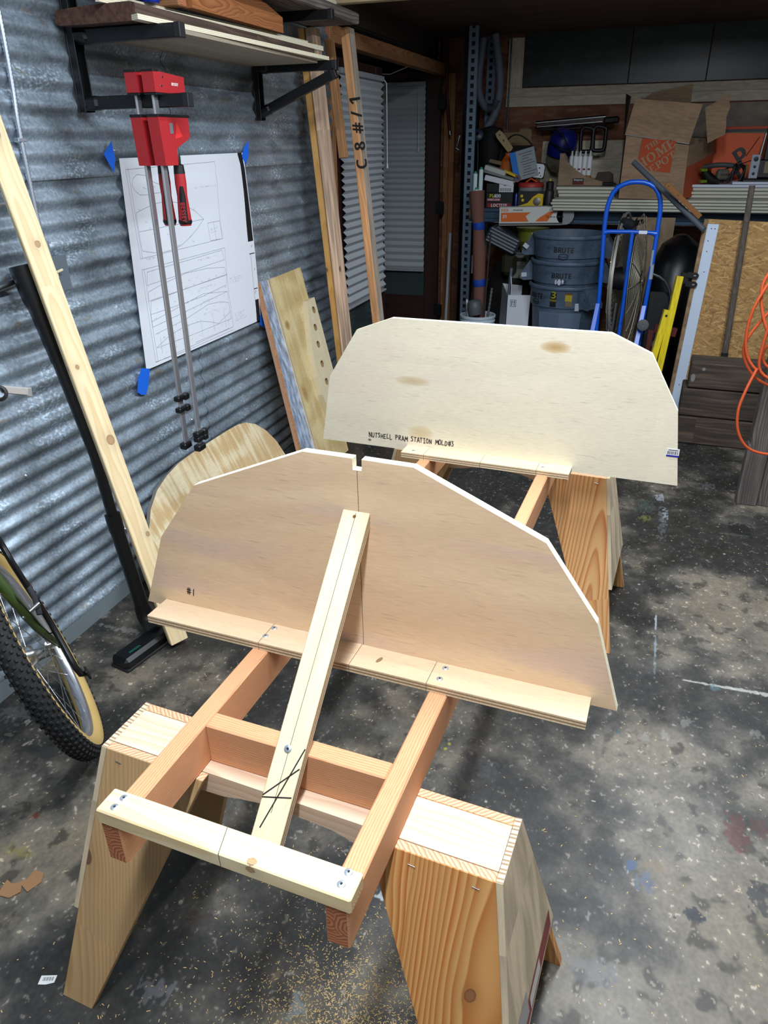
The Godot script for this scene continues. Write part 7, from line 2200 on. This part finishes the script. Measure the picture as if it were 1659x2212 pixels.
	part("lower_part", bxm(Vector3(0.2, 0.66, 0.05), mat(Color(0.08, 0.07, 0.06), 0.9), 0.02, Vector3(0.0, 0.33, -0.03)), t)
	t = thing("dark_clutter", "dark cloth and tools heaped on the floor under the shelf", "heap", pos(0.77, 0, -6.35))
	b = MB.new()
	b.lathe([Vector2(0, 0), Vector2(0.2, 0.0), Vector2(0.2, 0.4), Vector2(0.15, 0.62), Vector2(0.1, 0.76), Vector2(0, 0.8)], Transform3D(Basis().scaled(Vector3(1, 1, 0.6)), Vector3.ZERO), 13, 0, false)
	part("heap", b.mesh([mat(Color(0.09, 0.08, 0.075), 0.9)]), t)
	t = thing("paint_drum", "grey round drum lying behind the white carton", "drum", pos(1.08, 0.0, -6.42))
	part("drum", lat([Vector2(0, 0), Vector2(0.11, 0), Vector2(0.115, 0.55), Vector2(0.11, 0.56), Vector2(0, 0.56)], mat(Color(0.2, 0.2, 0.19), 0.5)), t)

# ---------------------------------------------------------------- right side: chipboard panel, post, blocks, cord
func right_side() -> void:
	var osb := tmat(osb_image(), 1.25, 1.25, 0.8)
	var t := thing("chipboard_panel", "upright oriented strand board panel with a raw left edge behind the dark blocks", "panel", pos(2.115, 0, -5.07, 0, -1.9))
	var b := MB.new()
	b.box(Vector3(0.66, 0.61, -0.012), Vector3(1.32, 1.22, 0.018), 0.001, 0, 0)
	part("panel", b.mesh([osb]), t)
	b = MB.new()
	b.box(Vector3(0.012, 0.61, 0.002), Vector3(0.024, 1.22, 0.05), 0.002)
	part("edge_batten", b.mesh([tmat(mottle(32, 256, 231, [Color(0.45, 0.36, 0.26), Color(0.58, 0.47, 0.35)], 0.05, 0.1, 0.02, 0.5), 0.3, 1.2, 0.9)]), t)
	b = MB.new()
	b.box(Vector3(0.055, 0.60, 0.008), Vector3(0.066, 1.19, 0.016), 0.002, 0, 0)
	part("white_strip", b.mesh([mat(Color(0.72, 0.77, 0.84), 0.5)]), t, Transform3D(), "pale blue-white painted strip")
	for k in [[0.05, 1.17], [0.07, 1.17], [0.045, 1.1], [0.05, 1.04], [0.06, 0.92], [0.055, 0.2]]:
		part("nail", lat([Vector2(0, 0.001), Vector2(0.0035, 0.0)], M.ink, Transform3D(Basis(Vector3.RIGHT, PI / 2), Vector3(k[0], k[1], 0.0165)), 8), t)
	# things leaning on its corner
	single("grey_pole", "grey square pole propped across the moving box from the panel's corner", "pole", tub([Vector3(1.70, 1.525, -5.3), Vector3(2.16, 1.165, -5.0)], 0.018, mat(Color(0.27, 0.29, 0.32), 0.6), 8))
	t = thing("wooden_stick", "amber drilled wooden stick propped on the panel's corner beside the grey pole", "stick")
	b = MB.new()
	b.obox(axes(Vector3(2.02, 1.322, -5.05), Vector3(0.22, -0.182, 0), Vector3(0.182, 0.22, 0)), Vector3(0.285, 0.03, 0.02), 0.002)
	part("stick", b.mesh([mat(Color(0.48, 0.31, 0.14), 0.8)]), t)
	for k in [[1.925, 1.40], [1.985, 1.351]]:
		part("hole", lat([Vector2(0, 0.0006), Vector2(0.0035, 0.0)], M.ink, Transform3D(Basis(Vector3.RIGHT, PI / 2), Vector3(k[0], k[1], -5.0397)), 8), t)
	# black clevis hook on the strip
	t = thing("clevis_hook", "black forked steel hook bolted on the pale strip", "hook", pos(2.10, 0.875, -5.05))
	var blk := mat(Color(0.03, 0.035, 0.035), 0.45)
	part("plate", bxm(Vector3(0.05, 0.07, 0.012), blk, 0.004, Vector3(0, 0, 0.006)), t)
	for y in [0.026, -0.027]:
		b = MB.new()
		b.slab(PackedVector2Array([Vector2(0, -0.016), Vector2(0.055, -0.016), Vector2(0.068, -0.006), Vector2(0.068, 0.006), Vector2(0.055, 0.016), Vector2(0, 0.016)]), 0.0, 0.012, 0, 0)
		part("prong", b.mesh([blk]), t, pos(0.01, y, 0.012, 0, -4))
		part("eye", lat([Vector2(0, 0.0006), Vector2(0.008, 0.0)], mat(Color(0.5, 0.52, 0.55), 0.5), Transform3D(Basis(Vector3.RIGHT, PI / 2).scaled(Vector3(1, 0.5, 1)), Vector3(0.055, y - 0.004, 0.0247)), 12), t)
	# two yellow channels
	var yel := mat(Color(0.86, 0.76, 0.06), 0.45)
	yel.albedo_texture = tex(mottle(64, 256, 233, [Color(0.88, 0.88, 0.85), Color(1, 1, 1), Color(0.95, 0.95, 0.9)], 0.02, 0.1, 0.03))
	yel.uv1_scale = Vector3(2, 8, 1)
	var chans := [[Vector3(2.066, 0.90, -4.97), Vector3(2.005, 0.0, -4.86), "taller yellow steel channel leaning on the pale strip"], [Vector3(2.024, 0.70, -4.94), Vector3(1.93, 0.0, -4.84), "shorter yellow steel channel with a square hole, left of the taller one"]]
	for k in chans:
		t = thing("yellow_channel", k[2], "channel", Transform3D(), "yellow steel channels")
		b = MB.new()
		var y: Vector3 = (k[0] - k[1]).normalized()
		var x := (Vector3(1, 0, -0.15) - y * y.dot(Vector3(1, 0, -0.15))).normalized()
		b.obox(Transform3D(Basis(x, y, x.cross(y)), (k[0] + k[1]) / 2), Vector3(0.04, k[0].distance_to(k[1]), 0.05), 0.003, 0, 0)
		part("channel", b.mesh([yel]), t)
		if k[0].y < 0.8:
			part("square_hole", bxm(Vector3(0.014, 0.014, 0.001), M.ink, 0.0), t, Transform3D(Basis(x, y, x.cross(y)), k[0] - y * 0.035 + x.cross(y) * 0.0258))
	# weathered pole
	var pole := tmat(mottle(64, 512, 235, [Color(0.25, 0.22, 0.2), Color(0.38, 0.34, 0.3), Color(0.3, 0.26, 0.23)], 0.02, 0.06, 0.02, 0.25), 0.4, 0.12, 0.9)
	t = thing("weathered_pole", "weathered grey pole standing upright before the chipboard panel", "pole")
	part("shaft", tub([Vector3(2.401, 0.42, -4.93), Vector3(2.372, 1.41, -4.97)], [0.0185, 0.0165], pole, 14), t)
	part("ferrule", tub([Vector3(2.402, 0.39, -4.929), Vector3(2.40, 0.46, -4.932)], 0.0205, mat(Color(0.07, 0.08, 0.09), 0.5), 14), t)
	part("socket", tub([Vector3(2.403, 0.0, -4.928), Vector3(2.402, 0.4, -4.93)], 0.018, pole, 14), t)
	# dark timber blocks
	var tar := tmat(wood(512, 128, 1.0, 0.2, 237, Color(0.27, 0.22, 0.18), Color(0.14, 0.11, 0.09), {"ring": 0.014, "pith": Vector2(0.1, 0.08), "patch": 0.5, "amt": 0.7}), 1.0, 0.2, 0.9)
	var blocks := [[2.19, 0.345, 0.148, -4.62, 0.8, 0.0, "topmost dark weathered timber block of the stack, white-stained at its end"], [2.165, 0.1725, 0.165, -4.62, 0.9, 0.5, "middle dark weathered timber block of the stack"], [2.17, 0.002, 0.165, -4.61, 0.9, 0.9, "lowest dark weathered timber block of the stack"]]
	for k in blocks:
		b = MB.new()
		b.uo = Vector2(k[5], k[5] * 0.3)
		b.box(Vector3(k[4] / 2, k[2] / 2, -0.07), Vector3(k[4], k[2], 0.2), 0.006)
		var bt := thing("timber_block", k[6], "timber", pos(k[0], k[1], k[3] + 0.09, -1.5), "dark timber blocks")
		part("block", b.mesh([tar, tar]), bt)
		if k[1] > 0.3:
			for q in [[0.02, 0.06, 0.025, 0.05], [0.07, 0.115, 0.02, 0.02]]:
				part("white_stain", lat([Vector2(0, 0.0005), Vector2(0.5, 0.0)], mat(Color(0.42, 0.42, 0.4), 0.9), Transform3D(Basis(Vector3.RIGHT, PI / 2).scaled(Vector3(q[2], q[3], 1)), Vector3(q[0], q[1], 0.0304)), 9), bt)
	# weathered post with the orange cord
	var gp := tmat(wood(512, 128, 1.2, 0.15, 239, Color(0.4, 0.37, 0.35), Color(0.22, 0.2, 0.19), {"ring": 0.006, "pith": Vector2(0.05, 0.05), "patch": 0.3, "amt": 0.8}), 1.2, 0.15, 0.95)
	t = thing("weathered_post", "weathered grey timber post at the right edge carrying the orange cord", "post")
	for k in [[2.502, 0.0, 0.088, "plank", 0.0], [2.588, 0.01, 0.075, "plank", 0.3]]:
		b = MB.new()
		b.uo = Vector2(k[4], k[4] * 0.2)
		b.box(Vector3(k[0], 0.5, -3.73 - k[1]), Vector3(k[2], 1.0, 0.085), 0.004)
		part(k[3], b.mesh([gp, gp]), t)
	b = MB.new()
	b.box(Vector3(2.457, 0.16, -3.72), Vector3(0.012, 0.32, 0.07), 0.003)
	part("split_piece", b.mesh([gp, gp]), t)
	t = thing("orange_cord", "orange extension cord coiled over the weathered post", "cord")
	var cm := mat(Color(0.76, 0.31, 0.15), 0.5)
	var loops := [
		[Vector3(2.62, 1.20, -3.60), Vector3(2.43, 1.17, -3.60), Vector3(2.345, 1.03, -3.59), Vector3(2.325, 0.88, -3.60), Vector3(2.36, 0.75, -3.61), Vector3(2.47, 0.665, -3.62), Vector3(2.62, 0.66, -3.63)],
		[Vector3(2.62, 1.08, -3.63), Vector3(2.46, 1.02, -3.63), Vector3(2.38, 0.93, -3.63), Vector3(2.33, 0.80, -3.63), Vector3(2.39, 0.68, -3.64), Vector3(2.50, 0.62, -3.65), Vector3(2.62, 0.60, -3.65)],
		[Vector3(2.60, 1.26, -3.57), Vector3(2.48, 1.15, -3.57), Vector3(2.42, 0.98, -3.58), Vector3(2.40, 0.82, -3.59), Vector3(2.42, 0.70, -3.60), Vector3(2.56, 0.64, -3.61), Vector3(2.64, 0.63, -3.61)],
		[Vector3(2.64, 0.98, -3.66), Vector3(2.50, 0.87, -3.66), Vector3(2.42, 0.79, -3.66), Vector3(2.46, 0.71, -3.66), Vector3(2.62, 0.73, -3.66)],
		[Vector3(2.42, 1.22, -3.61), Vector3(2.35, 1.08, -3.61), Vector3(2.40, 0.90, -3.6), Vector3(2.50, 0.80, -3.6), Vector3(2.63, 0.78, -3.6)],
		[Vector3(2.40, 0.72, -3.60), Vector3(2.37, 0.62, -3.58), Vector3(2.355, 0.52, -3.57), Vector3(2.375, 0.42, -3.57), Vector3(2.43, 0.345, -3.58), Vector3(2.52, 0.315, -3.60), Vector3(2.64, 0.325, -3.62)],
	]
	for k in loops:
		part("loop", tub(smooth(k, 36), 0.0068, cm, 8), t)

func osb_image() -> Image:
	var im := Image.create(640, 640, false, Image.FORMAT_RGB8)
	im.fill(Color(0.62, 0.48, 0.29))
	var g := RandomNumberGenerator.new()
	g.seed = 31
	for i in 5200:
		var c := Color(0.66, 0.51, 0.31).lerp([Color(0.78, 0.63, 0.4), Color(0.5, 0.36, 0.2), Color(0.7, 0.56, 0.36), Color(0.58, 0.44, 0.27)][i % 4], g.randf_range(0.2, 0.9))
		var a := g.randf_range(-1.0, 1.0) * (0.7 if g.randf() < 0.8 else 1.6)
		var l := g.randf_range(10, 44)
		var w := g.randf_range(1.5, 7.0)
		var o := Vector2(g.randf() * 640, g.randf() * 640)
		var d := Vector2(cos(a), sin(a))
		var n := Vector2(-d.y, d.x)
		for s in int(l):
			for q in int(w):
				var p := o + d * s + n * q
				im.set_pixel(posmod(int(p.x), 640), posmod(int(p.y), 640), c.darkened(0.25) if q == 0 and w > 3.0 else c)
	return im

# ---------------------------------------------------------------- chips, sawdust and litter
func debris() -> void:
	var chip := mat(Color(0.78, 0.66, 0.45), 0.9)
	var b := MB.new()
	b.box(Vector3.ZERO, Vector3(0.0042, 0.0006, 0.0016), 0.0, 0, 0)
	var mm := MultiMesh.new()
	mm.transform_format = MultiMesh.TRANSFORM_3D
	mm.mesh = b.mesh([chip])
	var xs := []
	var g := RandomNumberGenerator.new()
	g.seed = 77
	var drop := func(x: float, z: float, s: float) -> void:
		xs.append(Transform3D(Basis.from_euler(Vector3(g.randf_range(-0.3, 0.3), g.randf() * TAU, g.randf_range(-0.2, 0.2))).scaled_local(Vector3(s * g.randf_range(0.6, 1.8), 1, s)), Vector3(x, 0.0006, z)))
	for i in 5200:
		var r := g.randfn(0.0, 1.0)
		drop.call(1.50 + g.randfn(0.0, 0.13), -0.78 + r * 0.12, g.randf_range(0.4, 1.0))
	for i in 1500:
		drop.call(1.42 + g.randfn(0.0, 0.28), -0.85 + g.randfn(0.0, 0.3), g.randf_range(0.4, 1.1))
	for i in 1400:
		drop.call(g.randf_range(0.4, 3.2), g.randf_range(-4.0, -0.4), g.randf_range(0.5, 1.3))
	mm.instance_count = xs.size()
	for i in xs.size():
		mm.set_instance_transform(i, xs[i])
	var mi := MultiMeshInstance3D.new()
	mi.name = "sawdust"
	mi.multimesh = mm
	tag(mi, "pale sawdust and chips strewn on the dark floor, thickest under the frame", "sawdust")
	mi.set_meta("kind", "stuff")
	add_child(mi, true)
	# barcode label and torn scraps at the left, curled shavings
	var t := thing("paper_label", "torn white barcode label on the floor by the near sawhorse foot", "label", Transform3D(Basis(Vector3.UP, 0.35), Vector3(0.812, 0.001, -0.668)))
	part("paper", slabm([-0.017, -0.009, 0.0, -0.01, 0.018, -0.006, 0.019, 0.01, -0.016, 0.010], 0.0, 0.0006, M.white), t, Transform3D(Basis(Vector3.RIGHT, -PI / 2), Vector3.ZERO))
	b = MB.new()
	for i in 8:
		b.box(Vector3(-0.009 + i * 0.003, 0.0008, -0.002), Vector3(0.0014 if i % 2 else 0.0008, 0.0003, 0.008), 0.0, 0, 0)
	part("barcode", b.mesh([M.ink]), t)
	for k in [[0.567, -0.82, 0.2, "torn brown cardboard scrap on the floor at the left edge, nearer one"], [0.60, -0.855, 1.3, "torn brown cardboard scrap on the floor at the left edge, farther one"]]:
		single("cardboard_scrap", k[3], "scrap", slabm([-0.025, -0.02, 0.01, -0.024, 0.03, -0.006, 0.02, 0.018, -0.005, 0.012, -0.022, 0.02], 0.0, 0.0015, mat(Color(0.52, 0.38, 0.25), 0.9)), Transform3D(Basis(Vector3.UP, k[2]) * Basis(Vector3.RIGHT, -PI / 2 + 0.08), Vector3(k[0], 0.003, k[1])), "cardboard scraps")

const STAINS := [
	[2.078, -2.496, 0.005, 0.068, Color(0.62, 0.66, 0.7), 0.80, 0.8],
	[2.078, -2.344, 0.005, 0.070, Color(0.5, 0.58, 0.64), 0.70, 0.8],
	[2.076, -2.219, 0.005, 0.065, Color(0.4, 0.46, 0.5), 0.50, 0.8],
	[2.192, -2.174, 0.028, 0.006, Color(0.66, 0.66, 0.62), 0.80, 0.5],
	[2.231, -2.175, 0.028, 0.007, Color(0.66, 0.66, 0.62), 0.80, 0.5],
	[2.271, -2.176, 0.028, 0.008, Color(0.66, 0.66, 0.62), 0.80, 0.5],
	[2.310, -2.177, 0.028, 0.009, Color(0.66, 0.66, 0.62), 0.80, 0.5],
	[2.348, -2.178, 0.028, 0.010, Color(0.66, 0.66, 0.62), 0.80, 0.5],
	[2.387, -2.179, 0.028, 0.011, Color(0.66, 0.66, 0.62), 0.80, 0.5],
	[2.425, -2.180, 0.027, 0.012, Color(0.66, 0.66, 0.62), 0.80, 0.5],
	[2.271, -2.163, 0.019, 0.017, Color(0.3, 0.42, 0.45), 0.60, 0.8],
	[2.172, -1.962, 0.020, 0.026, Color(0.42, 0.42, 0.4), 0.70, 1.2],
	[2.051, -1.854, 0.013, 0.018, Color(0.5, 0.5, 0.48), 0.50, 1.2],
	[2.113, -1.879, 0.014, 0.014, Color(0.5, 0.5, 0.48), 0.60, 1.2],
	[2.381, -1.977, 0.020, 0.022, Color(0.48, 0.48, 0.46), 0.50, 1.2],
	[2.289, -1.562, 0.032, 0.069, Color(0.33, 0.14, 0.13), 0.55, 1.0],
	[2.349, -1.597, 0.027, 0.035, Color(0.33, 0.16, 0.15), 0.45, 1.0],
	[2.027, -1.376, 0.016, 0.022, Color(0.2, 0.29, 0.42), 0.75, 1.0],
	[2.062, -1.336, 0.025, 0.029, Color(0.3, 0.34, 0.41), 0.70, 1.2],
	[1.972, -1.395, 0.029, 0.020, Color(0.17, 0.18, 0.19), 0.70, 1.2],
	[2.081, -1.391, 0.023, 0.019, Color(0.42, 0.36, 0.27), 0.50, 1.0],
	[2.176, -1.284, 0.024, 0.020, Color(0.13, 0.14, 0.17), 0.80, 1.6],
	[2.326, -1.378, 0.027, 0.047, Color(0.15, 0.15, 0.16), 0.70, 1.4],
	[1.957, -1.068, 0.062, 0.041, Color(0.36, 0.37, 0.4), 0.40, 1.2],
	[2.101, -3.360, 0.018, 0.191, Color(0.62, 0.66, 0.7), 0.25, 1.5],
	[2.089, -3.652, 0.019, 0.057, Color(0.62, 0.66, 0.7), 0.60, 1.3],
	[2.114, -3.467, 0.014, 0.062, Color(0.62, 0.66, 0.7), 0.60, 1.3],
	[2.023, -3.519, 0.051, 0.085, Color(0.26, 0.33, 0.32), 0.50, 1.2],
	[2.020, -3.385, 0.031, 0.036, Color(0.4, 0.42, 0.2), 0.60, 1.0],
	[2.452, -3.396, 0.056, 0.078, Color(0.08, 0.08, 0.08), 0.80, 1.2],
	[2.417, -3.338, 0.064, 0.014, Color(0.4, 0.42, 0.36), 0.40, 1.2],
	[2.333, -3.876, 0.034, 0.049, Color(0.42, 0.44, 0.45), 0.40, 1.0],
	[0.095, -1.826, 0.072, 0.010, Color(0.5, 0.5, 0.48), 0.60, 1.6],
	[0.168, -1.828, 0.054, 0.019, Color(0.55, 0.53, 0.5), 0.60, 1.8],
	[0.179, -1.776, 0.039, 0.009, Color(0.5, 0.5, 0.48), 0.50, 1.4],
	[0.015, -1.888, 0.022, 0.023, Color(0.52, 0.5, 0.48), 0.60, 1.6],
	[0.166, -1.303, 0.012, 0.014, Color(0.62, 0.6, 0.55), 0.70, 1.6],
	[0.237, -1.291, 0.010, 0.020, Color(0.6, 0.58, 0.52), 0.70, 1.6],
	[0.157, -1.244, 0.018, 0.009, Color(0.5, 0.48, 0.44), 0.50, 1.5],
	[0.241, -1.232, 0.013, 0.011, Color(0.6, 0.58, 0.52), 0.70, 1.4],
	[0.103, -1.320, 0.061, 0.038, Color(0.4, 0.4, 0.4), 0.45, 1.6],
	[0.503, -0.912, 0.049, 0.015, Color(0.46, 0.44, 0.2), 0.40, 1.6],
	[0.622, -0.756, 0.025, 0.026, Color(0.45, 0.4, 0.32), 0.35, 1.5],
	[0.461, -1.018, 0.010, 0.012, Color(0.42, 0.16, 0.1), 0.70, 1.2],
	[0.676, -1.530, 0.012, 0.011, Color(0.45, 0.16, 0.1), 0.60, 1.4],
	[1.452, -1.095, 0.018, 0.012, Color(0.72, 0.75, 0.77), 0.85, 1.6],
	[1.462, -1.138, 0.035, 0.043, Color(0.4, 0.44, 0.48), 0.50, 1.2],
	[1.595, -1.380, 0.038, 0.060, Color(0.38, 0.4, 0.42), 0.20, 1.5],
	[1.049, -0.724, 0.041, 0.030, Color(0.5, 0.5, 0.53), 0.45, 1.6],
	[1.362, -0.793, 0.024, 0.028, Color(0.46, 0.52, 0.56), 0.70, 1.3],
	[1.296, -0.837, 0.014, 0.014, Color(0.45, 0.4, 0.3), 0.60, 1.3],
	[1.044, -0.899, 0.025, 0.017, Color(0.24, 0.2, 0.18), 0.70, 1.0],
	[1.345, -1.489, 0.027, 0.025, Color(0.35, 0.36, 0.37), 0.35, 1.4],
	[1.599, -1.572, 0.068, 0.035, Color(0.33, 0.34, 0.36), 0.30, 1.5],
	[1.301, -1.645, 0.058, 0.060, Color(0.3, 0.32, 0.34), 0.30, 1.6],
	[1.235, -1.453, 0.014, 0.014, Color(0.42, 0.44, 0.45), 0.40, 1.4],
	[1.080, -1.606, 0.024, 0.041, Color(0.36, 0.37, 0.39), 0.35, 1.6]]
